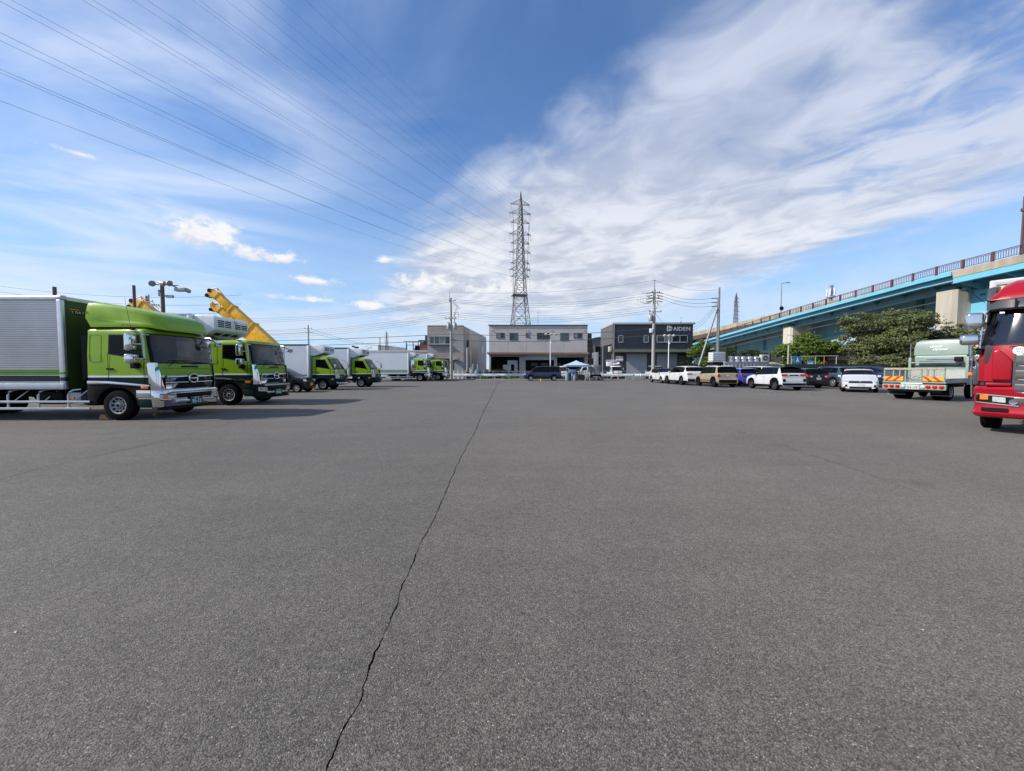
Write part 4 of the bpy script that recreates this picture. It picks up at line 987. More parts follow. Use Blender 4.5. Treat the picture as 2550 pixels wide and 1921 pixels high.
rear_kit(c, [('tail_lamp', RED, 0.62, 0.79, 0.82, 1.04, dict(off=0.02)), ('bumper', BLACK, 0.0, 0.81, 0.36, 0.60, dict(off=0.03)), ('bumper_trim', SILVER, 0.0, 0.76, 0.61, 0.655, dict(off=0.02))], 0.50, 'w', emblem=0.92)
for sy in (-1, 1): bx('door_cladding', BLACK, c['t'], -0.75, 0.72, sy*0.835-0.012, sy*0.835+0.012, 0.50, 0.56, 0.006)
for sy in (-1, 1): bx('roof_rail', SILVER, c['t'], -1.4, 0.2, sy*0.60-0.018, sy*0.60+0.018, 1.695, 1.735, 0.012)
# white large SUV
S = dict(L=4.90, W=1.84, r=0.37, ax=(1.52, -1.41), low=0.26, nose=0.78, rear=0.88, endr=0.55, tum=0.28,
         top=[(2.45, 0.45), (2.44, 0.8), (2.30, 0.98), (1.3, 1.12), (1.15, 1.14), (0.45, 1.62), (0.2, 1.70), (-1.0, 1.73), (-1.85, 1.66), (-1.95, 1.60), (-2.25, 1.22), (-2.36, 1.10), (-2.40, 0.8), (-2.45, 0.66), (-2.45, 0.42)],
         belt=[(2.45, 0.8), (1.4, 1.05), (0.7, 1.1), (-1.0, 1.13), (-2.3, 1.2)], cowl=1.18, rf=0.4, rr=-1.92, tail=-2.24, qx=-1.85, fq=0.9,
         pillars=[(-0.1, 0.08), (-1.1, 0.08)], handles=(0.1, -0.9), doors=(0.9, -0.12, -1.1), arch=False, rim='multi', rimmat=CHROME)
c = car('suv', 'long white SUV with chrome wheels between the white hatchback and tan crossover', 'car', (16.0, 35.6, 0), H+0.03, CARW, S)
rear_kit(c, [('tail_lamp', RED, 0.40, 0.84, 0.98, 1.06, dict(off=0.02)), ('lower_bumper', BLACK, 0.0, 0.8, 0.36, 0.56, dict(off=0.03)), ('reflector', ORANGE, 0.66, 0.8, 0.58, 0.62, dict(off=0.03))], 0.86)
# white electric hatchback facing the camera
S = dict(L=4.48, W=1.79, r=0.315, ax=(1.35, -1.35), low=0.22, nose=0.74, rear=0.85, endr=0.6, tum=0.3,
         top=[(2.24, 0.4), (2.23, 0.62), (2.08, 0.80), (1.45, 0.98), (1.25, 1.02), (0.4, 1.47), (0.1, 1.54), (-0.7, 1.55), (-1.5, 1.47), (-1.6, 1.43), (-1.98, 1.10), (-2.12, 1.0), (-2.2, 0.8), (-2.24, 0.6), (-2.24, 0.4)],
         belt=[(2.24, 0.6), (1.4, 0.92), (0.7, 0.98), (-1.0, 1.04), (-2.0, 1.08)], cowl=1.28, rf=0.35, rr=-1.58, tail=-1.97, qx=-1.5, fq=0.95,
         pillars=[(-0.1, 0.08), (-1.0, 0.1)], handles=(0.1, -0.8), doors=(0.95, -0.12, -1.0), rim='alloy', rimmat=SILVER, glass=GLASS)
c = car('hatchback', 'white hatchback with dark roof facing the camera at the end of the row', 'car', (15.92, 39.9, 0), -H, CARW, S, roof=CARBLK)
c['patch']('headlamp', CLEAR, 0.44, 0.78, 0.70, 0.80, False, sk=0.12); c['patch']('grille', BLACK, 0.0, 0.42, 0.55, 0.70, False); c['patch']('lower_intake', BLACK, 0.0, 0.62, 0.30, 0.40, False)
plate(c['t'], (c['surf'](0, 0.47, False)+0.012, 0, 0.47), (0, 1, 0), None, 'w', 0.33)
# blue hatchback
S = dict(L=3.99, W=1.695, r=0.30, ax=(1.25, -1.28), low=0.2, nose=0.78, rear=0.90, endr=0.45, tum=0.27,
         top=[(1.99, 0.4), (1.98, 0.68), (1.8, 0.85), (1.35, 0.98), (1.2, 1.02), (0.4, 1.46), (0.15, 1.52), (-0.9, 1.53), (-1.55, 1.47), (-1.63, 1.44), (-1.86, 1.06), (-1.93, 0.98), (-1.95, 0.72), (-1.99, 0.6), (-1.99, 0.36)],
         belt=[(2.0, 0.65), (1.2, 0.95), (0.6, 0.98), (-0.9, 1.03), (-1.9, 1.06)], cowl=1.22, rf=0.36, rr=-1.6, tail=-1.85, qx=-1.48, fq=0.85,
         pillars=[(-0.15, 0.09), (-1.02, 0.1)], rim='alloy')
c = car('hatchback', 'bright blue hatchback behind the tan crossover', 'car', (19.85, 33.6, 0), H, CARBLUE, S)
rear_kit(c, [('tail_lamp', RED, 0.50, 0.79, 0.86, 1.04, dict(off=0.025)), ('reflector', RED, 0.68, 0.76, 0.45, 0.55)], 0.7)
bx('spoiler', CARBLUE, c['t'], -1.8, -1.52, -0.6, 0.6, 1.49, 1.525, 0.012)
S2 = dict(S); c = car('hatchback', 'small white hatchback, only its roof seen behind the blue hatchback', 'car', (22.6, 38.0, 0), H, CARW, S2)
rear_kit(c, [('tail_lamp', RED, 0.50, 0.79, 0.86, 1.04, dict(off=0.025))], 0.7)
# black estate
S = dict(L=4.6, W=1.76, r=0.31, ax=(1.4, -1.25), low=0.22, nose=0.78, rear=0.90, endr=0.45, tum=0.27,
         top=[(2.3, 0.42), (2.29, 0.7), (2.12, 0.86), (1.45, 1.0), (1.3, 1.03), (0.55, 1.44), (0.3, 1.50), (-1.2, 1.51), (-1.9, 1.47), (-1.97, 1.44), (-2.16, 1.04), (-2.23, 0.96), (-2.25, 0.72), (-2.3, 0.6), (-2.3, 0.36)],
         belt=[(2.3, 0.7), (1.3, 0.95), (0.7, 0.98), (-1.0, 1.01), (-2.2, 1.04)], cowl=1.33, rf=0.5, rr=-1.94, tail=-2.15, qx=-1.85, fq=0.95,
         pillars=[(-0.05, 0.08), (-1.0, 0.1)], rim='multi')
c = car('estate_car', 'black estate car with white number plate just right of the white compact SUV', 'car', (22.4, 30.1, 0), H, CARBLK, S)
rear_kit(c, [('tail_lamp', RED, 0.44, 0.80, 0.82, 0.98, dict(off=0.02)), ('reversing_lamp', CLEAR, 0.46, 0.60, 0.84, 0.92, dict(off=0.028))], 0.74, 'w', emblem=0.92)
# slate blue SUV with tall tail lamps
S = dict(L=4.69, W=1.90, r=0.36, ax=(1.45, -1.41), low=0.25, nose=0.78, rear=0.90, endr=0.5, tum=0.27,
         top=[(2.34, 0.45), (2.33, 0.8), (2.18, 0.96), (1.3, 1.1), (1.15, 1.12), (0.45, 1.58), (0.2, 1.645), (-1.0, 1.65), (-1.8, 1.58), (-1.9, 1.54), (-2.15, 1.16), (-2.25, 1.06), (-2.28, 0.8), (-2.34, 0.66), (-2.34, 0.42)],
         belt=[(2.34, 0.8), (1.4, 1.03), (0.7, 1.07), (-1.0, 1.11), (-2.2, 1.16)], cowl=1.18, rf=0.4, rr=-1.87, tail=-2.14, qx=-1.75, fq=0.9,
         pillars=[(-0.1, 0.08), (-1.1, 0.08)], arch=False, rim='multi')
c = car('suv', 'slate blue SUV with tall red tail lamps beside the black estate', 'car', (26.4, 31.7, 0), H, CARSLATE, S, group='cars parked on the right of the lot')
rear_kit(c, [('tail_lamp', RED, 0.66, 0.86, 0.92, 1.06, dict(off=0.03)), ('tail_lamp_upper', RED, 0.66, 0.74, 1.06, 1.50, dict(off=0.03))], 0.8)
for sy in (-1, 1): bx('roof_rail', BLACK, c['t'], -1.5, 0.1, sy*0.62-0.02, sy*0.62+0.02, 1.645, 1.685, 0.012)
# white minivan with dark windows behind the compact SUV
VAN = dict(L=4.6, W=1.70, r=0.31, ax=(1.45, -1.40), low=0.22, nose=0.82, rear=0.95, endr=0.35, tum=0.14,
         top=[(2.3, 0.42), (2.29, 0.78), (2.2, 0.98), (1.75, 1.10), (1.65, 1.13), (0.85, 1.70), (0.6, 1.79), (-1.2, 1.82), (-2.08, 1.78), (-2.15, 1.73), (-2.24, 1.16), (-2.26, 1.05), (-2.28, 0.8), (-2.3, 0.62), (-2.3, 0.36)],
         belt=[(2.3, 0.78), (1.7, 1.0), (0.9, 1.04), (-1.0, 1.06), (-2.25, 1.1)], cowl=1.68, rf=0.8, rr=-2.12, tail=-2.24, qx=-2.0, fq=1.25,
         pillars=[(0.72, 0.07), (-0.42, 0.10), (-1.45, 0.10)], handles=(0.2, -0.75), doors=(1.0, -0.42, -1.45), rim='cap')
V2 = dict(VAN); V2['top'] = [(x, z-0.12 if z > 1.3 else z) for x, z in VAN['top']]
c = car('minivan', 'white minivan with dark side glass half hidden behind the white compact SUV', 'car', (22.0, 34.6, 0), H, CARW, V2)
# navy minivan across the far end
c = car('minivan', 'dark blue minivan standing side on before the guard rail', 'car', (3.75, 47.45, 0), math.pi, CARNAVY, VAN, group='vehicles by the guard rail')
c['patch']('headlamp', CLEAR, 0.46, 0.82, 0.72, 0.88, False); c['patch']('grille', CHROME, 0.0, 0.44, 0.74, 0.82, False); c['patch']('tail_lamp', RED, 0.70, 0.82, 0.95, 1.5, True)
# dark van behind the white saloon
c = car('minivan', 'dark blue minivan with blue-tinted windscreen behind the white saloon', 'car', (29.6, 31.8, 0), -H, CARNAVY, V2)
# white saloon facing the camera
S = dict(L=4.5, W=1.73, r=0.31, ax=(1.35, -1.35), low=0.2, nose=0.76, rear=0.82, endr=0.55, tum=0.32,
         top=[(2.25, 0.38), (2.245, 0.62), (2.12, 0.76), (1.45, 0.93), (1.2, 0.97), (0.45, 1.38), (0.15, 1.45), (-0.6, 1.46), (-0.9, 1.43), (-1.55, 1.10), (-1.7, 1.05), (-2.15, 1.0), (-2.22, 0.9), (-2.25, 0.6), (-2.25, 0.38)],
         belt=[(2.25, 0.6), (1.4, 0.88), (0.7, 0.93), (-1.0, 0.97), (-2.2, 0.98)], cowl=1.24, rf=0.40, rr=-0.92, tail=-1.6, qx=-1.3, fq=0.9,
         pillars=[(-0.15, 0.08)], handles=(0.0, -0.8), doors=(0.9, -0.16, -1.0), rim='alloy')
c = car('saloon_car', 'white saloon facing the camera beside the pale green loader', 'car', (22.62, 24.95, 0), R(-129), CARW, S)
c['patch']('headlamp', CLEAR, 0.50, 0.80, 0.66, 0.74, False, sk=0.12); c['patch']('grille', BLACK, 0.0, 0.54, 0.58, 0.72, False, off=0.014); c['patch']('grille_bar', CHROME, 0.0, 0.5, 0.66, 0.685, False, off=0.024)
c['patch']('lower_intake', BLACK, 0.0, 0.50, 0.26, 0.36, False); c['patch']('fog_recess', BLACK, 0.60, 0.76, 0.34, 0.48, False)
x = c['surf'](0, 0.47, False); plate(c['t'], (x+0.014, 0, 0.44), (0, 1, 0), None, 'w', 0.33)
part('emblem', CHROME, c['t'], lambda b: b.lathe([(0.06, 0.0), (0.065, 0.02), (0.03, 0.028)], (c['surf'](0, 0.66, False)+0.01, 0, 0.66), 'x', 14), smooth=40)
# black kei car among the trucks
S = dict(L=3.39, W=1.475, r=0.27, ax=(1.2, -1.2), low=0.2, nose=0.84, rear=0.92, endr=0.3, tum=0.2,
         top=[(1.69, 0.4), (1.685, 0.7), (1.6, 0.86), (1.1, 0.97), (1.0, 1.0), (0.25, 1.45), (0.0, 1.52), (-1.0, 1.53), (-1.5, 1.48), (-1.62, 1.0), (-1.66, 0.8), (-1.69, 0.6), (-1.69, 0.36)],
         belt=[(1.7, 0.7), (1.0, 0.93), (0.5, 0.95), (-1.6, 1.0)], cowl=1.02, rf=0.2, rr=-1.48, tail=-1.61, qx=-1.4, fq=0.7, pillars=[(-0.1, 0.08), (-0.9, 0.1)], rim='cap', handles=(0.1, -0.6), doors=(0.7, -0.1, -0.9))
c = car('kei_car', 'small black kei car with yellow plate between the green trucks', 'car', (-14.35, 23.95, 0), 0, CARBLK, S, group='vehicles among the green trucks')
c['patch']('headlamp', CLEAR, 0.42, 0.68, 0.68, 0.82, False); c['patch']('grille', BLACK, 0.0, 0.36, 0.72, 0.80, False); c['patch']('grille_bar', CHROME, 0.0, 0.36, 0.805, 0.83, False, off=0.02)
plate(c['t'], (1.705, 0.1, 0.50), (0, 1, 0), None, 'y', 0.33)
# maroon car behind the red lorry
S2 = dict(S); c = car('hatchback', 'dark maroon car glimpsed between the pale green loader and red lorry', 'car', (27.5, 20.6, 0), R(-60), mat('car_maroon', (0.12, 0.01, 0.02), 0.25, coat=0.8), S2)
# dark saloon parked beyond the guard rail
S = dict(L=4.6, W=1.76, r=0.31, ax=(1.4, -1.35), low=0.2, nose=0.76, rear=0.82, endr=0.55, tum=0.32,
         top=[(2.3, 0.38), (2.29, 0.64), (2.12, 0.8), (1.45, 0.96), (1.2, 1.0), (0.4, 1.40), (0.1, 1.46), (-0.7, 1.47), (-1.0, 1.44), (-1.7, 1.10), (-1.8, 1.05), (-2.2, 1.0), (-2.27, 0.9), (-2.3, 0.6), (-2.3, 0.38)],
         belt=[(2.3, 0.6), (1.4, 0.9), (0.7, 0.95), (-1.0, 0.98), (-2.2, 0.99)], cowl=1.24, rf=0.36, rr=-1.0, tail=-1.72, qx=-1.4, fq=0.9, pillars=[(-0.15, 0.08)], rim='alloy')
p = at(1238, 925, 55.2)
c = car('saloon_car', 'black saloon parked on the road beyond the guard rail', 'car', (p.x, 55.2, -0.02), math.pi, CARBLK, S, group='vehicles beyond the guard rail')
# ------------------------------------------------------------------ pale green flatbed loader seen from behind
PALEG = mat('pale_green_paint', (0.215, 0.28, 0.25), 0.4, coat=0.1, var=0.06, sc=3)
PALEGW = mat('pale_green_worn', (0.30, 0.36, 0.26), 0.6, var=0.2, sc=14, dirt=(0.20, 0.12, 0.07))
MESHM = mat('expanded_mesh', (0.24, 0.25, 0.25), 0.5, 0.6, var=0.2)
CHEV = mat('chevron_amber', (0.80, 0.34, 0.01), 0.4, var=0.05)
CHEVR = mat('chevron_red', (0.45, 0.03, 0.01), 0.4, var=0.05)
t = thing('loader_truck', 'pale green flatbed loader truck seen from behind with mesh tailgate and chevron boards', 'truck', (19.5, 18.1, 0), R(26))
chassis(t, -0.95, 3.6, 0.4, (0.55, 0.78)); rear_axle(t, 0, 0.80, 0.39)
bx('deck', PALEG, t, -0.95, 1.75, -1.03, 1.03, 0.80, 0.92, 0.01)
for sy in (-1, 1):
    for q in range(4): bx('deck_side', PALEG, t, -0.9+q*0.66, -0.27+q*0.66, sy*1.02-0.02, sy*1.02+0.02, 0.925, 1.02, 0.006)
    bx('mudflap', BLACK, t, -0.55, -0.53, sy*0.72-0.3, sy*0.72+0.3, 0.24, 0.52)
    bx('mudflap_frame', PALEGW, t, -0.56, -0.52, sy*0.72-0.33, sy*0.72+0.33, 0.22, 0.245)
bx('rear_beam', PALEG, t, -1.10, -0.96, -1.06, 1.06, 0.50, 0.74, 0.012)
bx('under_beam', CHASSIS, t, -1.02, -0.9, -0.9, 0.9, 0.40, 0.495, 0.01)
for y, m_ in ((-0.93, RED), (-0.72, RED), (-0.51, RED), (-0.335, CLEAR), (0.93, RED), (0.72, RED), (0.51, RED), (0.335, CLEAR)):
    part('round_lamp', m_, t, lambda b: b.lathe([(0.085, -1.10), (0.08, -1.125), (0.05, -1.135), (0, -1.138)], (0, y, 0.63), 'x', 16), smooth=40)
plate(t, (-1.105, 0.0, 0.62), (0, -1, 0), '21-15', 'w', 0.44); textmesh('·', 0.2, (-1.12, 0.195, 0.61), (0, -1, 0), (0, 0, 1), INKG, 'plate_dot', t, 0.002)
bx('plate_lamp_bar', WHITE, t, -1.13, -1.10, -0.33, 0.40, 0.76, 0.80, 0.006)
# tailgate ramp
g = bx('tailgate_sill', PALEG, t, -1.10, -1.03, -1.06, 1.06, 0.80, 0.86, 0.008)
bx('tailgate_top', PALEGW, t, -1.12, -1.02, -1.02, 1.02, 1.40, 1.50, 0.012)
for y in (-1.0, -0.66, -0.46, -0.27, 0.26, 0.46, 0.68, 1.0): bx('tailgate_bar', PALEG, t, -1.095, -1.04, y-0.022, y+0.022, 0.86, 1.40)
def exmesh(b):
    for i in range(46):
        y = -1.0+i*0.0444
        for k in range(11):
            z = 0.88+k*0.047
            b.quad((-1.06, y, z), (-1.06, y+0.008, z), (-1.06, y+0.030, z+0.0235), (-1.06, y+0.022, z+0.0235)); b.quad((-1.06, y+0.022, z+0.0235), (-1.06, y+0.030, z+0.0235), (-1.06, y+0.052, z), (-1.06, y+0.044, z))
            b.quad((-1.06, y, z+0.006), (-1.06, y+0.044, z+0.006), (-1.06, y+0.044, z+0.016), (-1.06, y, z+0.016))
stuff_part('tailgate_mesh', MESHM, t, exmesh)
for y0, dr in ((-0.99, 1), (0.32, -1)):
    cb = bx('chevron_board', CHEV, t, -1.118, -1.10, y0, y0+0.66, 0.90, 1.10)
    for k in range(2):
        ya = y0+0.06+k*0.29; b = MB(); b.add([(-1.121, ya+(0 if dr > 0 else 0.2), 0.902), (-1.121, ya+0.13+(0 if dr > 0 else 0.2), 0.902), (-1.121, ya+0.13+(0.2 if dr > 0 else 0), 1.098), (-1.121, ya+(0.2 if dr > 0 else 0), 1.098)], [(0, 1, 2, 3)])
        b.build('chevron_stripe', CHEVR, cb)
# headboard frame
for y in (-0.98, 0.98): bx('headboard_post', PALEG, t, 1.55, 1.64, y-0.05, y+0.05, 0.92, 2.02, 0.01)
bx('headboard_rail', PALEG, t, 1.56, 1.63, -0.98, 0.98, 1.74, 1.80, 0.008)
bx('headboard_rail', PALEG, t, 1.56, 1.63, -0.98, 0.98, 1.44, 1.50, 0.008)
CHECK = mat('checker_plate', (0.34, 0.35, 0.34), 0.45, 0.5, var=0.25, sc=60, bump=0.6, bsc=45)
bx('headboard_plate', CHECK, t, 1.58, 1.60, -0.93, 0.93, 0.95, 1.44)
rounded('work_lamp', BLACK, t, (1.52, -0.72, 1.92), (0.18, 0.28, 0.22), 0.04)
for k in range(2): part('guard_rod', STEEL, t, lambda b: b.cyl((1.66, (-1.04, 1.0)[k], 1.0), (1.66, (-1.04, 1.0)[k], 2.75), 0.012))
stuff_part('load_binder', PALEGW, t, lambda b: [b.tube([(0.2+0.1*k, -0.5+0.3*k, 1.02), (0.3+0.1*k, -0.2+0.3*k, 1.1), (0.5, 0.1+0.2*k, 1.04)], 0.03) for k in range(3)])
# cab: rear wall, rear window, tall fairing with lettering on its back
S = dict(hw=0.93, xb=1.85, rc=0.2, bow=0.1, xf=[(0.7, 3.62), (1.4, 3.55), (2.1, 3.1), (2.2, 3.02)], ws=(1.42, 2.0), win=(2.15, 3.0), belt=(1.5, 1.42), wtop=1.98, top=2.14, tum=0.05, bands=[0.70, 1.0, 1.04], bandmat=[0, 0, 0, 0, 0, 0, 0], handle=(2.2, 1.25))
cab_shell(t, S, [PALEG, PALEG, PALEG])
bx('rear_window', WGLASS, t, 1.835, 1.852, -0.72, 0.72, 1.60, 1.84, 0.006)
bx('window_trim', CHROME, t, 1.83, 1.85, -0.55, 0.45, 1.90, 1.98, 0.006)
X = [1.86, 2.15, 2.6, 3.0]; P = []
for x, w_, zt_ in ((1.84, 0.92, 2.72), (1.90, 0.93, 2.86), (2.05, 0.90, 2.92), (2.5, 0.86, 2.80), (3.0, 0.78, 2.25)):
    pr = [(w_, 2.13), (w_, 2.13+(zt_-2.13)*0.6), (w_-0.05, zt_-0.08), (w_-0.14, zt_-0.02), (0, zt_)]
    P.append([(x, y, z) for y, z in pr]+[(x, -y, z) for y, z in reversed(pr[:-1])])
b = MB(); b.grid(P); b.add(P[0], [tuple(range(len(P[0])))]); b.add(P[-1], [tuple(range(len(P[-1])))])
fr = b.build('roof_fairing', PALEG, t, smooth=35)
textmesh('Green', 0.17, (1.825, 0.16, 2.56), (0, -1, 0), (0, 0, 1), INKW, 'lettering', fr, 0.003, shear=0.45, off=0.004)
textmesh('Partner', 0.17, (1.825, 0.0, 2.42), (0, -1, 0), (0, 0, 1), INKW, 'lettering', fr, 0.003, shear=0.45, off=0.004)
for sy in (-1, 1):
    wheel(t, 2.75, sy*0.80, 0.39, 0.2)
    rounded('mirror', BLACK, t, (3.4, sy*1.15, 1.75), (0.1, 0.2, 0.32), 0.04)
    part('mirror_arm', BLACK, t, lambda b: b.tube([(3.3, sy*0.88, 1.45), (3.45, sy*1.1, 1.55), (3.42, sy*1.15, 1.7)], 0.015))

# ------------------------------------------------------------------ red lorry
BOXG = mat('grey_box_trim', (0.40, 0.39, 0.41), 0.5, var=0.08)
GREYT = mat('dark_grey_trim', (0.05, 0.055, 0.065), 0.4, var=0.1)
t = thing('red_lorry', 'big red lorry with chrome grille and dark sun visor at the right edge', 'truck', (12.42, 8.50, 0), R(214))
S = dict(hw=1.205, xb=-0.75, rc=0.40, bow=0.07, xf=[(0.9, 1.40), (1.3, 1.39), (1.95, 1.35), (2.8, 1.12), (3.05, 1.03)], ws=(1.97, 2.78), win=(-0.1, 0.85), belt=(2.02, 1.95), wtop=2.72, top=3.02, tum=0.14,
         bands=[1.06, 1.17, 1.30], bandmat=[1, 0, 0, 0, 0, 0, 0], handle=(-0.2, 1.6))
cab_shell(t, S, [REDP, BLACK, REDP], glass('lorry_windscreen', (0.66, 0.71, 0.72), 1.9))
def bump_row(z, ex, h): return [(0.7, -h, z)]+[(1.40+ex-0.24+0.22*math.sin(R(a)), -(h-0.24+0.24*math.cos(R(a))), z) for a in (0, 20, 40, 60, 80, 90)]+[(1.42+ex, -0.5, z), (1.45+ex, 0, z), (1.42+ex, 0.5, z)]+[(1.40+ex-0.24+0.22*math.sin(R(a)), (h-0.24+0.24*math.cos(R(a))), z) for a in (90, 80, 60, 40, 20, 0)]+[(0.7, h, z)]
MB().grid([bump_row(z, ex, h) for z, ex, h in ((0.36, -0.05, 1.2), (0.40, 0.02, 1.235), (0.46, 0.05, 1.245), (0.49, 0.02, 1.235), (0.62, -0.01, 1.22), (0.90, 0.0, 1.235), (1.0, 0.02, 1.24), (1.06, -0.02, 1.22))]).build('bumper', REDP, t, smooth=30)
def fx_(y, z): return 1.435-0.03*abs(y)/0.5 if abs(y) < 0.5 else interp([(0.5, 1.42), (0.98, 1.38), (1.07, 1.37), (1.15, 1.33), (1.22, 1.22)], abs(y))
for sy in (-1, 1):
    n = 10; ys = [lerp(0.58, 1.19, k/n) for k in range(n+1)]
    o = MB().grid([[(fx_(y, 0)+0.012, sy*y, z0+dz*(y-0.58)) for y in ys] for z0, dz in ((0.645, 0.09), (0.74, 0.09), (0.83, 0.09))]).build('headlamp', BLACK, t, smooth=50)
    MB().grid([[(fx_(y, 0)+0.016, sy*y, z) for y in ys[7:10]] for z in (0.76, 0.86)]).build('indicator', ORANGE, o, smooth=50)
    MB().grid([[(fx_(y, 0)+0.016, sy*y, z0+dz*(y-0.58)) for y in ys[3:7]] for z0, dz in ((0.69, 0.09), (0.80, 0.09))]).build('lamp_lens', CLEAR, o, smooth=50)
    part('projector', CHROME, o, lambda b: b.lathe([(0.07, 1.425), (0.06, 1.445), (0.045, 1.44), (0, 1.455)], (0, sy*0.66, 0.735), 'x', 18), smooth=40)
    stuff_part('lamp_rim', SILVER, o, lambda b: [b.grid([[(fx_(y, 0)+0.018, sy*y, z0+0.09*(y-0.58)+e) for y in ys] for e in (-0.01, 0.01)]) for z0 in (0.645, 0.83)])
    b = MB(); b.grid([[(fx_(y, 0)+0.045, sy*y, z) for y in [lerp(0.72, 1.10, k/6) for k in range(7)]] for z in (0.50, 0.585)]); b.build('bumper_slot', BLACK, t, smooth=40)
    # sloping shoulder panel beside the grille
    b = MB(); b.prism([(sy*0.98, 1.20), (sy*0.70, 1.20), (sy*0.70, 1.62), (sy*0.88, 1.88), (sy*0.98, 1.85)], 'yz', 1.25, 1.395); b.build('shoulder_panel', REDP, t, bevel=0.03, seg=3)
    bx('shoulder_step', REDP, t, 1.28, 1.425, min(sy*0.70, sy*1.06), max(sy*0.70, sy*1.06), 1.075, 1.14, 0.02)
    bx('pillar_trim', BLACK, t, 0.86, 0.94, min(sy*1.06, sy*1.12), max(sy*1.06, sy*1.12), 2.3, 2.86, 0.01)
    # mirrors on chrome bars
    rounded('mirror', CHROME, t, (1.24, sy*1.28, 2.56), (0.18, 0.28, 0.36), 0.07)
    rounded('mirror', CHROME, t, (1.26, sy*1.33, 2.12), (0.26, 0.30, 0.24), 0.07)
    part('mirror_arm', CHROME, t, lambda b: b.tube([(1.0, sy*1.08, 2.80), (1.10, sy*1.14, 2.68), (1.14, sy*1.17, 2.4), (1.16, sy*1.19, 1.95), (1.16, sy*1.18, 1.84)], 0.024, 8), smooth=40)
    part('mirror_arm', BLACK, t, lambda b: b.cyl((1.13, sy*1.16, 2.56), (1.24, sy*1.28, 2.56), 0.025))
    part('mirror_arm', BLACK, t, lambda b: b.cyl((1.15, sy*1.18, 2.10), (1.26, sy*1.33, 2.10), 0.025))
    bx('mirror_foot', BLACK, t, 1.08, 1.20, min(sy*1.14, sy*1.23), max(sy*1.14, sy*1.23), 1.78, 1.92, 0.02)
    part('grab_rail', CHROME, t, lambda b: b.tube([(1.20, sy*1.27, 1.74), (1.19, sy*1.285, 1.6), (1.17, sy*1.29, 1.35), (1.14, sy*1.28, 1.1), (1.12, sy*1.27, 0.8)], 0.018, 7), smooth=40)
    rounded('marker_lamp', ORANGE, t, (1.17, sy*1.30, 1.33), (0.1, 0.07, 0.07), 0.015)
    wheel(t, 0, sy*1.05, 0.50, 0.30); wheel(t, -5.6, sy*1.0, 0.50, 0.28)
    bx('fender', BLACK, t, -0.6, 0.72, min(sy*0.9, sy*1.22), max(sy*0.9, sy*1.22), 1.0, 1.07)
    bx('step', REDP, t, 0.62, 1.1, min(sy*0.95, sy*1.225), max(sy*0.95, sy*1.225), 0.40, 1.0, 0.03)
    # dark side extenders of the fairing
    b = MB(); b.prism([(-0.70, 2.6), (-0.05, 2.95), (0.35, 3.10), (0.10, 3.42), (-0.70, 3.55)], 'xz', sy*1.06, sy*1.20); b.build('fairing_side', GREYT, t, bevel=0.04)
# grille
b = MB(); P = [[(1.455-0.06*(y/0.6)**2, y, z) for y in [lerp(-0.69, 0.69, k/8) for k in range(9)]] for z in (0.62, 0.9, 1.75)]; b.grid(P); b.build('grille_surround', GREYT, t, smooth=40)
for z0, z1 in ((1.50, 1.76), (1.20, 1.42), (0.92, 1.12), (0.66, 0.84)):
    P = [[(1.475-0.06*(y/0.6)**2+dx, y, z) for y in [lerp(-0.65, 0.65, k/10) for k in range(11)]] for z, dx in ((z0, -0.02), (z0+0.03, 0.02), ((z0+z1)/2, 0.035), (z1-0.02, 0.045), (z1, 0.0))]
    MB().grid(P).build('grille_bar', CHROME, t, smooth=60)
# visor and roof cap
P = []
for z, dx, w_ in ((2.76, 0.10, 1.16), (2.80, 0.14, 1.19), (2.98, 0.06, 1.2), (3.02, -0.02, 1.17)):
    P.append([(1.16+dx-0.16*(abs(k)/6)**3-0.16*(abs(k) == 6), (w_-0.06)*k/6, z) for k in range(-6, 7)])
MB().grid(P).build('sun_visor', GREYT, t, smooth=40)
bx('visor_clip', BLACK, t, 1.255, 1.285, -0.72, -0.69, 2.80, 2.98); bx('visor_clip', BLACK, t, 1.255, 1.285, -0.58, -0.55, 2.80, 2.98)
P = []
for x, w_, z in ((1.10, 0.98, 3.02), (1.04, 0.99, 3.16), (0.90, 0.98, 3.32), (0.66, 0.96, 3.44), (0.3, 0.96, 3.52), (-0.2, 0.98, 3.56), (-0.7, 1.0, 3.57)):
    pr = [(w_+0.12, 3.0), (w_+0.06, lerp(3.0, z, 0.45)), (w_-0.06, lerp(3.0, z, 0.85)), (w_-0.2, z-0.015), (w_*0.4, z), (0, z)]
    P.append([(x, y, q) for y, q in pr]+[(x, -y, q) for y, q in reversed(pr[:-1])])
b = MB(); b.grid(P); b.add(P[-1], [tuple(range(len(P[-1])))]); b.add(P[0], [tuple(range(len(P[0])))]); b.build('roof_cap', REDP, t, smooth=40)
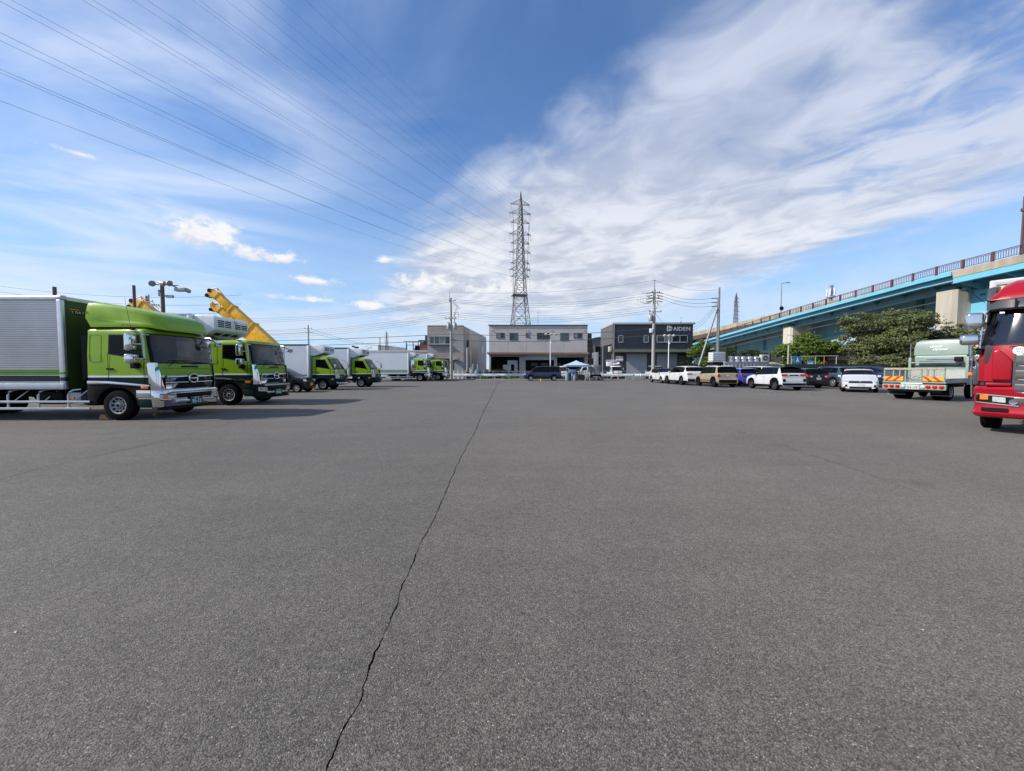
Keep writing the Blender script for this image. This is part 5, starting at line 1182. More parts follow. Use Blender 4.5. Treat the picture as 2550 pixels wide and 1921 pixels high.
# cargo body with rounded corner posts
for sy in (-1, 1):
    bx('corner_post', BOXG, t, -1.06, -0.86, min(sy*1.14, sy*1.27), max(sy*1.14, sy*1.27), 0.95, 3.74, 0.035)
    bx('side_panel', BOXW, t, -8.6, -1.06, min(sy*1.20, sy*1.25), max(sy*1.20, sy*1.25), 1.0, 3.68)
bx('front_panel', mat('cream_panel', (0.52, 0.45, 0.33), 0.5, var=0.08), t, -0.95, -0.90, -1.14, 1.14, 1.0, 3.66)
bx('top_rail', BOXG, t, -1.0, -0.86, -1.2, 1.2, 3.60, 3.74, 0.035)
bx('roof', BOXW, t, -8.6, -0.95, -1.22, 1.22, 3.66, 3.72)
bx('box_floor', CHASSIS, t, -8.6, -0.95, -1.2, 1.2, 0.95, 1.05)
chassis(t, -8.4, 1.1, 0.42, (0.68, 0.95))
wiper(t, [((1.36, -0.75, 1.93), (1.36, 0.1, 2.02)), ((1.355, -0.5, 2.0), (1.35, 0.35, 2.06))], 0.012)
wiper(t, [((1.37, 0.0, 1.90), (1.36, 0.8, 2.0))], 0.012)
st = part('round_sticker', WHITE, t, lambda b: b.lathe([(0.088, 1.30), (0.088, 1.411), (0, 1.412)], (0, -0.62, 1.845), 'x', 20))
textmesh('30N\n 4日', 0.06, (1.4135, -0.62, 1.845), (0, 1, 0), (0, 0, 1), INKK, 'sticker_lettering', st, 0.0008)
bx('toll_tag', WHITE, t, 1.12, 1.125, -0.93, -0.86, 2.69, 2.73)
part('aerial', BLACK, t, lambda b: [b.cyl((1.0, -1.16, 2.98), (1.02, -1.42, 3.30), 0.006), b.cyl((1.02, -1.41, 3.298), (1.03, -1.47, 3.305), 0.012)])
part('axle', CHASSIS, t, lambda b: b.cyl((0, -1.0, 0.5), (0, 1.0, 0.5), 0.08))

# ------------------------------------------------------------------ yellow cranes behind the green trucks
def crane(label, base, heading, elev, Lb, secs, hgt):
    t = thing('mobile_crane', label, 'crane', base, heading, 'yellow mobile cranes behind the green trucks')
    bx('carrier', YELLOW, t, -4.5, 4.5, -1.25, 1.25, 0.75, 1.35, 0.04)
    for x in (-3.4, -2.0, 2.2, 3.6):
        for sy in (-1, 1): wheel(t, x, sy*1.05, 0.55, 0.35)
    bx('turntable', YELLOW, t, -1.6, 1.3, -1.1, 1.1, 1.35, 2.0, 0.05); bx('operator_cab', YELLOW, t, -0.6, 1.1, 0.35, 1.15, 2.0, 3.0, 0.08); bx('counterweight', YELLOW, t, -2.2, -1.4, -1.2, 1.2, 1.5, 2.5, 0.06)
    ca, sa = math.cos(elev), math.sin(elev); px, pz = -1.0, hgt
    def P(d, n_, y): return (px+ca*d-sa*n_, y, pz+sa*d+ca*n_)
    root_b = None
    for i, (d0, d1, h_, w_) in enumerate(secs):
        b = MB(); poly = [(-w_/2, h_*0.5), (w_/2, h_*0.5), (w_/2, -h_*0.2), (w_*0.3, -h_*0.5), (-w_*0.3, -h_*0.5), (-w_/2, -h_*0.2)]
        vs = [P(d0, n_, y) for y, n_ in poly]+[P(d1, n_, y) for y, n_ in poly]; k = len(poly)
        b.add(vs, [(q, (q+1) % k, k+(q+1) % k, k+q) for q in range(k)]+[tuple(range(k)), tuple(range(k, 2*k))])
        o = b.build('boom_section', YELLOW, t, bevel=0.03)
        # collar at the end of each section
        b = MB(); vs = [P(d, n_*1.13, y*1.13) for d in (d1-0.22, d1) for y, n_ in poly]
        b.add(vs, [(q, (q+1) % k, k+(q+1) % k, k+q) for q in range(k)]+[tuple(range(k)), tuple(range(k, 2*k))]); b.build('boom_collar', YELLOW, t, bevel=0.02)
        root_b = (d1, h_, w_)
    d1, h_, w_ = root_b
    b = MB(); b.add([P(d1, h_*0.5, -w_/2), P(d1, h_*0.5, w_/2), P(d1, -h_*0.5, w_/2), P(d1, -h_*0.5, -w_/2), P(d1+0.9, h_*0.1, -w_/2), P(d1+0.9, h_*0.1, w_/2), P(d1+0.75, -h_*0.9, w_/2), P(d1+0.75, -h_*0.9, -w_/2)], [(0, 1, 5, 4), (2, 3, 7, 6), (4, 5, 6, 7), (0, 3, 7, 4), (1, 2, 6, 5)])
    b.build('boom_head', YELLOW, t, bevel=0.04)
    for q, (dd, nn) in enumerate(((0.75, -0.05), (0.6, -0.75))):
        part('sheave', CHASSIS, t, lambda b: b.cyl(P(d1+dd, nn*h_, -w_*0.55), P(d1+dd, nn*h_, w_*0.55), 0.2, n=14))
    part('jib_bracket', YELLOW, t, lambda b: [b.cyl(P(d1+0.9, 0.1*h_, 0), P(d1+0.5, 0.8*h_, 0), 0.05), b.cyl(P(d1+0.5, 0.8*h_, 0), P(d1-0.6, 0.6*h_, 0), 0.05), b.cyl(P(d1+0.2, 0.5*h_, 0), P(d1+0.5, 0.8*h_, 0), 0.05)])
    b = MB(); b.cyl((0.3, 0, 1.9), P(Lb*0.33, -0.5*secs[0][2], 0), 0.16, n=10); b.build('lift_cylinder', STEEL, t)
    part('hoist_rope', WIRE, t, lambda b: [b.cyl(P(d1+0.75, -0.6*h_, y), (P(d1+0.75, 0, 0)[0], y, P(d1+0.75, -0.6*h_, 0)[2]-0.9), 0.012, n=4) for y in (-0.15, 0.15)])
    rounded('hook_block', YELLOW, t, (P(d1+0.75, 0, 0)[0], 0, P(d1+0.75, -0.6*h_, 0)[2]-1.1), (0.3, 0.35, 0.45), 0.06)
    s = textmesh('コベルコ', 0.5, P(lerp(secs[-1][0], d1, 0.55), -0.02, -w_/2-0.01), (ca, 0, sa), (-sa, 0, ca), INKG, 'boom_lettering', t, 0.004)
    return t
crane('yellow crane with its long boom raised highest behind the second green truck', (-25.0, 40.5, 0), math.pi, R(43), 10, [(0, 4.8, 1.08, 0.9), (4.8, 7.6, 0.9, 0.75), (7.6, 9.6, 0.78, 0.62)], 2.6)
crane('yellow crane whose lower boom head sits just left of the highest boom', (-28.2, 44.0, 0), math.pi, R(42), 9, [(0, 4.4, 1.0, 0.9), (4.4, 6.6, 0.85, 0.75), (6.6, 8.4, 0.75, 0.62)], 2.6)
crane('yellow crane showing only its boom head above the nearest truck', (-30.6, 38.0, 0), math.pi, R(36), 9, [(0, 4.6, 1.2, 1.0), (4.6, 6.8, 1.0, 0.85), (6.8, 8.7, 0.9, 0.72)], 2.6)
# ------------------------------------------------------------------ buildings
def settle(root):
    for ch in root.children: ch.location = ch.location-root.location
SIDING = mat('pale_siding', (0.52, 0.475, 0.465), 0.7, var=0.06, sc=0.8)
SLATE = mat('slate_cladding', (0.030, 0.036, 0.050), 0.45, var=0.12, sc=1.0)
BANDP = mat('pink_panel', (0.36, 0.275, 0.235), 0.8, var=0.1, sc=1.2, bump=0.1)
BANDG = mat('grey_panel', (0.32, 0.315, 0.305), 0.8, var=0.1, sc=1.2, bump=0.1)
SIDEW = mat('pale_wall', (0.46, 0.43, 0.40), 0.8, var=0.08, sc=0.7)
DKWALL = mat('dark_wall', (0.055, 0.052, 0.05), 0.8, var=0.3, sc=2)
SHUT = mat('shutter_grey', (0.34, 0.36, 0.38), 0.5, var=0.05, sc=2)
SHUTB = mat('shutter_beige', (0.42, 0.41, 0.38), 0.6, var=0.05, sc=2)
ROOFD = mat('dark_roof', (0.05, 0.05, 0.055), 0.6, var=0.2)
TILE = mat('brown_tile', (0.13, 0.075, 0.055), 0.8, var=0.3, sc=3)
TILED = mat('dark_tile', (0.06, 0.065, 0.07), 0.5, var=0.25, sc=3)
FRAME = mat('window_frame', (0.50, 0.50, 0.49), 0.4, 0.4, var=0.05)
FRAMED = mat('window_frame_dark', (0.10, 0.10, 0.10), 0.4, 0.3, var=0.1)
RUST = mat('rusty_steel', (0.075, 0.05, 0.04), 0.75, var=0.4, sc=3)
PK = []; PANES = [WGLASS, mat('dark_pane', (0.010, 0.014, 0.018), 0.08, var=0.3, spec=0.6), mat('blind_pane', (0.16, 0.18, 0.18), 0.15, var=0.2, sc=3, spec=0.7)]
def window(root, x0, x1, z0, z1, Y, n=2, fm=None, deep=0.06, fw=0.05):
    fm = fm or FRAMED
    f = MB(); f.box(x0, x1, Y-0.03, Y+0.02, z0, z0+fw); f.box(x0, x1, Y-0.03, Y+0.02, z1-fw, z1); f.box(x0, x0+fw, Y-0.03, Y+0.02, z0, z1); f.box(x1-fw, x1, Y-0.03, Y+0.02, z0, z1)
    for k in range(1, n): xm = lerp(x0, x1, k/n); f.box(xm-fw/2, xm+fw/2, Y-0.028, Y+0.02, z0, z1)
    w_ = MB()
    fr = f.build('window', fm, root)
    for k in range(n):
        bx('pane', PANES[(PK.append(1) or len(PK))*7 % 5 % 3], fr, lerp(x0, x1, k/n)+fw*0.4, lerp(x0, x1, (k+1)/n)-fw*0.4, Y-0.012-0.004*(k % 2), Y+0.0, z0+fw*0.5, z1-fw*0.5)
    bx('sill', fm, fr, x0-0.03, x1+0.03, Y-0.07, Y-0.02, z0-0.04, z0-0.005)
    return fr
def wave_roof(root, name, ma, x0, x1, y0, y1, za, zb_, pitch, amp):
    """tile canopy: round tiles run down the slope, y0 eave (low) to y1 wall (high)"""
    n = int((x1-x0)/pitch)*4; P = []
    for y, z in ((y0, za), (y1, zb_)):
        P.append([(lerp(x0, x1, k/n), y, z+amp*max(0, math.sin(2*math.pi*k/4+0.3))) for k in range(n+1)])
    b = MB(); b.grid(P); b.grid([P[0], [(x, y+0.002, za-0.05) for x, y, z in P[0]]]); b.quad((x0, y0, za-0.05), (x1, y0, za-0.05), (x1, y1, zb_-0.05), (x0, y1, zb_-0.05))
    b.quad((x0, y0, za), (x0, y1, zb_), (x0, y1, zb_-0.05), (x0, y0, za-0.05)); b.quad((x1, y0, za), (x1, y1, zb_), (x1, y1, zb_-0.05), (x1, y0, za-0.05))
    return b.build(name, ma, root)

# --- pale warehouse in the middle
t = thing('warehouse', 'two storey pale sided warehouse with tiled canopy and open bays, under the tall pylon', 'building', (4.0, 58, 0))
x0, x1, Y = -3.45, 11.4, 58.0
jo = [x0, -0.62, 2.22, 5.11, 7.84, 10.77, x1]
bx('wall', DKWALL, t, x0+0.02, x1-0.02, Y+0.05, Y+0.25, 3.9, 8.0)
for i in range(6):
    for k in range(11):
        za = 3.97+k*(7.97-3.97)/11; zb_ = za+4.0/11
        bx('siding_board', SIDING, t, jo[i]+0.012, jo[i+1]-0.012, Y+0.012, Y+0.055, za+0.008, zb_-0.008)
for a, c, b_, d, n in ((-2.37, 6.12, -1.11, 6.89, 2), (-0.38, 5.81, 0.9, 6.89, 2), (2.09, 6.25, 2.71, 6.89, 2), (3.77, 5.97, 5.76, 6.89, 2), (7.3, 5.81, 8.59, 6.89, 2), (9.32, 6.12, 10.61, 6.89, 2)):
    window(t, a, b_, c, d, Y+0.02, n)
for x in (-3.0, 2.35, 5.98, 10.9): part('vent_hood', SIDING, t, lambda b: b.cyl((x, Y+0.02, 7.27), (x, Y-0.12, 7.22), 0.08, n=10))
for nm, xx in (('side_wall', x0), ('side_wall', x1)): bx(nm, SIDEW, t, xx-0.02, xx+0.03, Y+0.06, Y+12, 0, 8.0)
bx('rear_wall', SIDEW, t, x0, x1, Y+12, Y+12.1, 0, 8.0)
bx('roof', ROOFD, t, x0-0.1, x1+0.1, Y-0.06, Y+12.2, 7.99, 8.06)
wave_roof(t, 'roof_edge', ROOFD, x0-0.12, x1+0.12, Y-0.14, Y+0.3, 8.06, 8.12, 0.30, 0.07)
wave_roof(t, 'tile_canopy', TILE, -3.75, 11.58, Y-0.95, Y+0.02, 3.72, 3.98, 0.28, 0.06)
bx('canopy_beam', BANDG, t, -3.6, 11.45, Y-0.85, Y+0.1, 3.56, 3.66)
for a, b_, zt in ((-3.45, -3.2, 3.6), (1.1, 2.07, 3.6), (6.42, 6.82, 3.6), (11.04, 11.4, 3.6)): bx('pillar', BANDG, t, a, b_, Y, Y+0.45, 0, zt, 0.01)
for a, b_, z in ((-3.2, 1.1, 3.29), (2.07, 6.42, 2.81), (6.82, 11.04, 3.21)): bx('lintel', BANDG if z > 3 else SHUT, t, a, b_, Y+0.05, Y+0.3, z, 3.6)
bx('bay_floor', KERB, t, x0, x1, Y+0.3, Y+12, -0.01, 0.03)
bx('bay_ceiling', DKWALL, t, x0, x1, Y+0.3, Y+12, 3.6, 3.7)
bx('bay_back_wall', DKWALL, t, x0+0.1, x1-0.1, Y+7, Y+7.1, 0, 3.6)
for a in (3.2, 4.9, 7.1): bx('bay_rear_window', SHUTB, t, a, a+1.15, Y+6.9, Y+6.97, 2.0, 2.45)
for x in (1.72, 6.6): part('bay_lamp', SHUTB, t, lambda b: b.lathe([(0.12, 3.28), (0.09, 3.42), (0.03, 3.5)], (x, Y-0.2, 0), 'z', 10))
part('aerial', STEEL, t, lambda b: [b.cyl((4.05, Y+2, 8.0), (4.05, Y+2, 10.4), 0.03, n=5), b.cyl((3.75, Y+2, 10.3), (4.35, Y+2, 10.3), 0.02, n=4), b.cyl((4.2, Y+2, 10.1), (4.2, Y+2, 10.5), 0.015, n=4)])
textmesh('CL', 0.22, (1.55, Y-0.004, 1.85), (1, 0, 0), (0, 0, 1), INKW, 'wall_lettering', t, 0.002)
settle(t)
t = thing('stair_wall', 'rusty dark stepped wall between the pale warehouse and the dark workshop', 'wall', (12.0, 58.6, 0))
for k in range(9): bx('wall_panel', RUST, t, 11.55, 12.15+0.10*(8-k)*0.9, 58.4, 58.6, k*0.76, k*0.76+0.74)
settle(t)

# --- dark workshop with sign
t = thing('workshop', 'dark slate two storey workshop with white AIDEN lettering and two grey shutters', 'building', (21.4, 58, 0))
x0, x1 = 15.31, 27.38
def ribs(b):
    n = int((x1-x0)/0.2)
    for k in range(n):
        xa = x0+k*(x1-x0)/n; b.box(xa, xa+0.13, Y-0.022, Y+0.03, 3.95, 8.15)
bx('wall', SLATE, t, x0, x1, Y, Y+0.2, 0, 8.2); stuff(part('cladding_ribs', SLATE, t, ribs))
bx('side_wall', mat('workshop_side_sunlit', (0.10, 0.10, 0.105), 0.6, var=0.1, sc=1), t, x0-0.02, x0+0.05, Y+0.05, Y+8, 0, 8.2); bx('side_wall', SLATE, t, x1-0.05, x1+0.02, Y+0.05, Y+8, 0, 8.2); bx('rear_wall', SLATE, t, x0, x1, Y+8, Y+8.1, 0, 8.1)  # left flank: slate lightened in its base colour for the sunlight on it
bx('parapet', FRAME, t, x0-0.1, x1+0.28, Y-0.12, Y+8.2, 8.17, 8.46, 0.01)
for a, b_, n in ((16.1, 16.82, 1), (19.93, 20.66, 1), (21.9, 26.57, 4)): window(t, a, b_, 5.47, 6.54, Y-0.03, n, FRAME, fw=0.07)
cn = wave_roof(t, 'tile_canopy', TILED, 15.25, 28.95, Y-1.25, Y-0.02, 3.98, 4.38, 0.30, 0.07)
bx('canopy_ridge', TILED, t, 15.6, 27.4, Y-0.12, Y+0.02, 4.38, 4.52, 0.02); bx('canopy_beam', ROOFD, t, 15.3, 28.9, Y-1.2, Y-1.1, 3.80, 3.93)
for a, b_ in ((17.39, 20.45), (21.95, 25.03)):
    sh = bx('shutter_box', SHUT, t, a-0.05, b_+0.05, Y-0.05, Y-0.002, 3.66, 3.78)
    for k in range(14): bx('shutter_slat', SHUT, t, a, b_, Y-0.035, Y-0.005, k*0.262, k*0.262+0.255)
bx('door', FRAMED, t, 15.95, 16.85, Y-0.03, Y+0.0, 0, 2.1, 0.005); bx('meter_box', SHUTB, t, 20.65, 20.95, Y-0.12, Y, 1.6, 2.0, 0.01)
# signs
s1 = bx('sign_board', WHITE, t, 15.70, 16.85, Y-0.045, Y-0.024, 2.60, 3.35)
MB().box(15.72, 16.83, Y-0.049, Y-0.0455, 2.95, 3.30).build('sign_field', mat('sign_mauve', (0.42, 0.30, 0.42), 0.5), s1); textmesh('民泊', 0.3, (16.0, Y-0.05, 3.12), (1, 0, 0), (0, 0, 1), mat('sign_pink', (0.55, 0.12, 0.30), 0.5), 'sign_lettering', s1, 0.001); textmesh('工房', 0.3, (16.5, Y-0.05, 3.12), (1, 0, 0), (0, 0, 1), INKW, 'sign_lettering', s1, 0.001); bx('sign_strip', SHUT, s1, 15.72, 16.83, Y-0.049, Y-0.0455, 2.63, 2.74)
s2 = bx('menu_board', FRAMED, t, 25.20, 27.22, Y-0.045, Y-0.024, 2.30, 3.55)
SOFTW = mat('faded_white', (0.25, 0.26, 0.27), 0.6)
for r_ in range(2):
    for c_ in range(4): bx('board_notice', SOFTW, s2, 25.4+c_*0.47, 25.68+c_*0.47, Y-0.05, Y-0.046, 3.28-r_*0.42, 3.36-r_*0.42); 
    for c_ in range(4): bx('board_notice', SOFTW, s2, 25.48+c_*0.47, 25.6+c_*0.47, Y-0.05, Y-0.046, 3.12-r_*0.42, 3.20-r_*0.42)
bx('board_strip', mat('faded_gold', (0.28, 0.24, 0.12), 0.6), s2, 25.4, 27.0, Y-0.05, Y-0.046, 2.42, 2.50)
LET = mat('sign_letters_grey', (0.50, 0.53, 0.56), 0.4, 0.2)
em = MB(); em.box(23.42, 23.62, Y-0.075, Y-0.025, 7.12, 7.96)
em.prism([(23.68, 7.96)]+[(23.68+0.55*math.sin(R(a)), 7.54+0.42*math.cos(R(a))) for a in range(0, 181, 15)]+[(23.68, 7.12)], 'xz', Y-0.075, Y-0.025)
em.build('sign_emblem', LET, t)
bx('emblem_bar', SLATE, t, 23.55, 24.3, Y-0.08, Y-0.076, 7.50, 7.58)
for ch, xc in zip('AIDEN', (24.64, 25.06, 25.48, 26.05, 26.65)): textmesh(ch, 0.86, (xc, Y-0.05, 7.44), (1, 0, 0), (0, 0, 1), LET, 'sign_letter', t, 0.025, off=0.006)
part('aerial', STEEL, t, lambda b: [b.cyl((26.0, Y+1, 8.4), (26.0, Y+1, 9.4), 0.025, n=5), b.cyl((25.85, Y+1, 9.35), (26.15, Y+1, 9.35), 0.018, n=4), b.lathe([(0.15, 8.45), (0.18, 8.6), (0.1, 8.75), (0, 8.8)], (25.8, Y+1, 0), 'z', 10)])
part('drain_pipe', FRAME, t, lambda b: b.cyl((15.42, Y-0.07, 0), (15.42, Y-0.07, 8.1), 0.04, n=6))
settle(t)

# --- concrete panel house on the left, wider angle on its flank
t = thing('panel_house', 'grey and pink panelled two storey building with pale shutter, left of the warehouse', 'building', (-10.5, 58, 0))
k58 = 58/55.0
zf = lambda z: 1.45+(z-1.45)*k58
xa, xb_ = -12.15*k58, -6.96*k58
ROWS = [(0.0, zf(2.93), BANDG), (zf(2.93), zf(3.2), BANDG), (zf(3.2), zf(3.73), BANDP), (zf(3.73), zf(4.5), BANDG), (zf(4.5), zf(5.3), BANDG), (zf(5.3), zf(6.1), BANDG), (zf(6.1), zf(6.9), BANDG), (zf(6.9), zf(7.62), BANDP)]
cols = [xa, xa+1.62, xa+2.5, xa+4.05, xb_]
bx('wall', DKWALL, t, xa+0.03, xb_-0.03, Y+0.06, Y+0.3, 0, zf(7.6))
for r_, (za, zb_, mm) in enumerate(ROWS):
    for i in range(4):
        if r_ == 0 and i < 3: continue
        bx('wall_panel', mm, t, cols[i]+0.008, cols[i+1]-0.008, Y+0.01, Y+0.07, za+0.006, zb_-0.006)
bx('coping', FRAME, t, xa-0.03, xb_+0.03, Y-0.02, Y+0.3, zf(7.62), zf(7.70))
window(t, -11.9*k58, -8.85*k58, zf(4.99), zf(6.07), Y-0.03, 4, FRAME, fw=0.07)
bx('window_hood', FRAMED, t, -11.95*k58, -8.8*k58, Y-0.28, Y, zf(4.83), zf(4.90)); bx('window_hood', FRAME, t, -11.95*k58, -8.8*k58, Y-0.18, Y, zf(6.10), zf(6.17))
bx('pilaster', BANDG, t, xa+0.01, -11.79*k58, Y, Y+0.08, 0, zf(2.93))
bx('pilaster', BANDG, t, -8.92*k58, -8.48*k58, Y, Y+0.08, 0, zf(2.93)); bx('pilaster', BANDG, t, -7.52*k58, xb_-0.01, Y+0.002, Y+0.08, 0, zf(2.93))
for k in range(9): bx('shutter_slat', SHUTB, t, -11.79*k58, -8.92*k58, Y+0.10, Y+0.14, k*0.335, k*0.335+0.327)
bx('doorway', DKWALL, t, -8.48*k58, -7.52*k58, Y+0.3, Y+0.5, 0, zf(2.75)); bx('door_header', BANDG, t, -8.48*k58, -7.52*k58, Y+0.01, Y+0.07, zf(2.78), zf(2.93))
MB().prism([(-8.56*k58, zf(2.6)), (-8.0*k58, zf(2.85)), (-7.44*k58, zf(2.6)), (-7.44*k58, zf(2.68)), (-8.0*k58, zf(2.95)), (-8.56*k58, zf(2.68))], 'xz', Y-0.45, Y+0.02).build('porch_roof', SHUTB, t)
# flank, running back to the right
P0, P1 = Vector((xb_, Y+0.02, 0)), Vector((-5.3, 79.5, 0))
d = (P1-P0).normalized(); nrm = Vector((d.y, -d.x, 0))
def flank(a, b_, z0_, z1_, ma, nm, off=0.0, th=0.08, z1b=None):
    A = P0+d*a+nrm*off; B = P0+d*b_+nrm*off; b = MB(); z1b = z1_ if z1b is None else z1b
    vs = [A+Vector((0, 0, z0_)), B+Vector((0, 0, z0_)), B+Vector((0, 0, z1b)), A+Vector((0, 0, z1_))]
    b.add(vs+[v-nrm*th for v in vs], [(0, 1, 2, 3), (4, 5, 6, 7), (0, 1, 5, 4), (1, 2, 6, 5), (2, 3, 7, 6), (3, 0, 4, 7)]); return b.build(nm, ma, t)
for r_, (za, zb_, mm) in enumerate(ROWS):
    for q in range(2): flank(0.02+q*2.1, 2.08+q*2.1, za+0.006, zb_-0.006, BANDG, 'wall_panel')
flank(4.22, 21.4, 0, zf(7.62), SIDEW, 'side_wall')
flank(16.4, 17.4, 4.6, 5.9, WGLASS, 'flank_window', 0.03, 0.05); flank(6.4, 7.3, 1.1, 2.3, WGLASS, 'flank_window', 0.03, 0.05); flank(10.5, 11.5, 1.1, 2.3, WGLASS, 'flank_window', 0.03, 0.05)
flank(2.2, 2.9, 4.9, 6.0, DKWALL, 'sign_box', 0.25, 0.25)
A, B = P0, P1
MB().add([(xa, Y+0.3, zf(7.55)), (xb_-0.1, Y+0.3, zf(7.55)), (B.x-0.1, B.y, zf(7.55)), (xa, B.y, zf(7.55))], [(0, 1, 2, 3)]).build('roof', ROOFD, t)
bx('side_wall', SIDEW, t, xa-0.02, xa+0.03, Y+0.1, 79.5, 0, zf(7.6))
settle(t)

# --- low building with roof terrace behind the white box truck
t = thing('low_building', 'low beige building with rooftop slatted fence behind the white box truck', 'building', (-21, 74, 0))
p0, p1 = at(893, 873, 74), at(1064, 873, 74); zt = p0.z
bx('wall', mat('beige_wall', (0.34, 0.29, 0.24), 0.85, var=0.15, sc=0.6), t, p0.x-8, p1.x+2, 74, 86, 0, zt-0.3); bx('parapet', FRAME, t, p0.x-8, p1.x+2, 73.9, 86, zt-0.3, zt, 0.01)
fa, fb = at(940, 862, 74), at(1012, 862, 74); n = 26
for k in range(n):
    x = lerp(fa.x, fb.x, k/n); bx('fence_board', RUST, t, x, x+(fb.x-fa.x)/n*0.62, 74.3, 74.36, zt, lerp(at(940, 859, 74).z, at(1010, 867, 74).z, k/n))
for k in range(5): x = lerp(fb.x, p1.x+1, k/4); bx('fence_post', RUST, t, x, x+0.08, 74.2, 74.28, zt, zt+1.3)
bx('fence_rail', RUST, t, fb.x, p1.x+1, 74.22, 74.26, zt+1.0, zt+1.08)
q0, q1 = at(1008, 852, 75), at(1048, 853, 75)
for x in (q0.x+0.2, (q0.x*2+q1.x)/3+0.5, q1.x-0.6): bx('pergola_post', RUST, t, x, x+0.12, 75, 75.12, zt, q0.z)
bx('pergola_roof', SHUT, t, q0.x, q1.x+0.3, 74.2, 76.5, q0.z, q0.z+0.1)
for k, (dx, mm) in enumerate(((0.9, BLACK), (2.4, mat('orange_seat', (0.5, 0.16, 0.06), 0.6)))):
    b = MB(); b.box(q0.x+dx+1, q0.x+dx+2.0, 74.7, 75.3, zt, zt+0.5); b.box(q0.x+dx+1, q0.x+dx+2.0, 75.2, 75.35, zt+0.5, zt+1.0); b.build('terrace_seat', mm, t, bevel=0.06)
settle(t)
t = thing('far_house', 'dark distant house just left of the panelled building', 'building', (at(1055, 880, 95).x, 95, 0))
a, b_ = at(1046, 850, 95), at(1070, 836, 95)
bx('wall', SLATE, t, a.x, b_.x, 95, 103, 0, a.z, 0.02); bx('upper_wall', SLATE, t, (a.x+b_.x)/2, b_.x, 95.2, 102, a.z, b_.z); bx('roof', ROOFD, t, a.x-0.3, b_.x+0.3, 94.6, 103.4, a.z, a.z+0.25)
settle(t)
t = thing('back_house', 'grey house with low gable seen between warehouse and workshop', 'building', (17.3, 74, 0))
a, b_ = at(1466, 845, 74), at(1540, 842, 74)
bx('wall', mat('grey_render', (0.24, 0.235, 0.23), 0.8, var=0.1), t, a.x, b_.x, 74, 82, 0, a.z)
MB().prism([(a.x-0.3, a.z-0.1), ((a.x+b_.x)/2-1.6, a.z+0.3), (b_.x+0.3, a.z+0.9), (b_.x+0.3, a.z+0.7), ((a.x+b_.x)/2-1.6, a.z+0.05), (a.x-0.3, a.z-0.3)], 'xz', 73.7, 82.3).build('roof', ROOFD, t)
window(t, lerp(a.x, b_.x, 0.22), lerp(a.x, b_.x, 0.42), 4.2, 5.8, 73.95, 1, FRAMED); bx('annex', RUST, t, a.x+1.0, b_.x, 71.5, 74, 0, 3.6); bx('annex_roof', ROOFD, t, a.x+0.8, b_.x+0.2, 71.2, 74, 3.6, 3.75)
settle(t)
# air conditioner outdoor unit on the workshop flank
o = rounded('air_conditioner', mat('ac_cream', (0.55, 0.50, 0.40), 0.5), None, (14.95, 58.6, 4.45), (0.4, 0.85, 0.8), 0.05); tag(o, 'cream air conditioner box fixed to the flank of the dark workshop', 'air conditioner')

# ------------------------------------------------------------------ guard rail and pipe fence
GUARD = mat('guard_rail_white', (0.82, 0.84, 0.86), 0.4, 0.0, var=0.1, sc=4)
PIPE = mat('pipe_grey', (0.45, 0.46, 0.47), 0.45, 0.5, var=0.15)
t = thing('guard_rail', 'white steel guard rail with posts along the far edge of the lot', 'guard rail', (2, 53, 0))
for k in range(17):
    x = -12.5+k*2.02
    o = part('post', GUARD, t, lambda b: [b.cyl((x, 53, -0.1), (x, 53, 0.72), 0.07, n=10)], smooth=40)
prof = [(52.90, 0.40), (52.84, 0.47), (52.84, 0.51), (52.90, 0.555), (52.90, 0.585), (52.84, 0.625), (52.84, 0.68), (52.90, 0.75)]
for k in range(8):
    xa_, xb2 = -13.0+k*4.05, -13.0+(k+1)*4.05
    MB().grid([[(xa_, y, z) for y, z in prof], [(xb2+0.05, y-0.003*k % 0.006, z) for y, z in prof]]).build('beam', GUARD, t, smooth=20)
settle(t)
t = thing('pipe_fence', 'grey steel pipe fence just before the white guard rail', 'fence', (4, 52, 0))
for k in range(16):
    x = -11.2+k*2.15; part('post', PIPE, t, lambda b: b.cyl((x, 52.1, 0.0), (x, 52.1, 1.12), 0.03, n=7))
for z in (1.12, 0.78): part('rail', PIPE, t, lambda b: b.cyl((-11.2, 52.1, z), (-11.2+15*2.15, 52.1, z), 0.025, n=7))
settle(t)
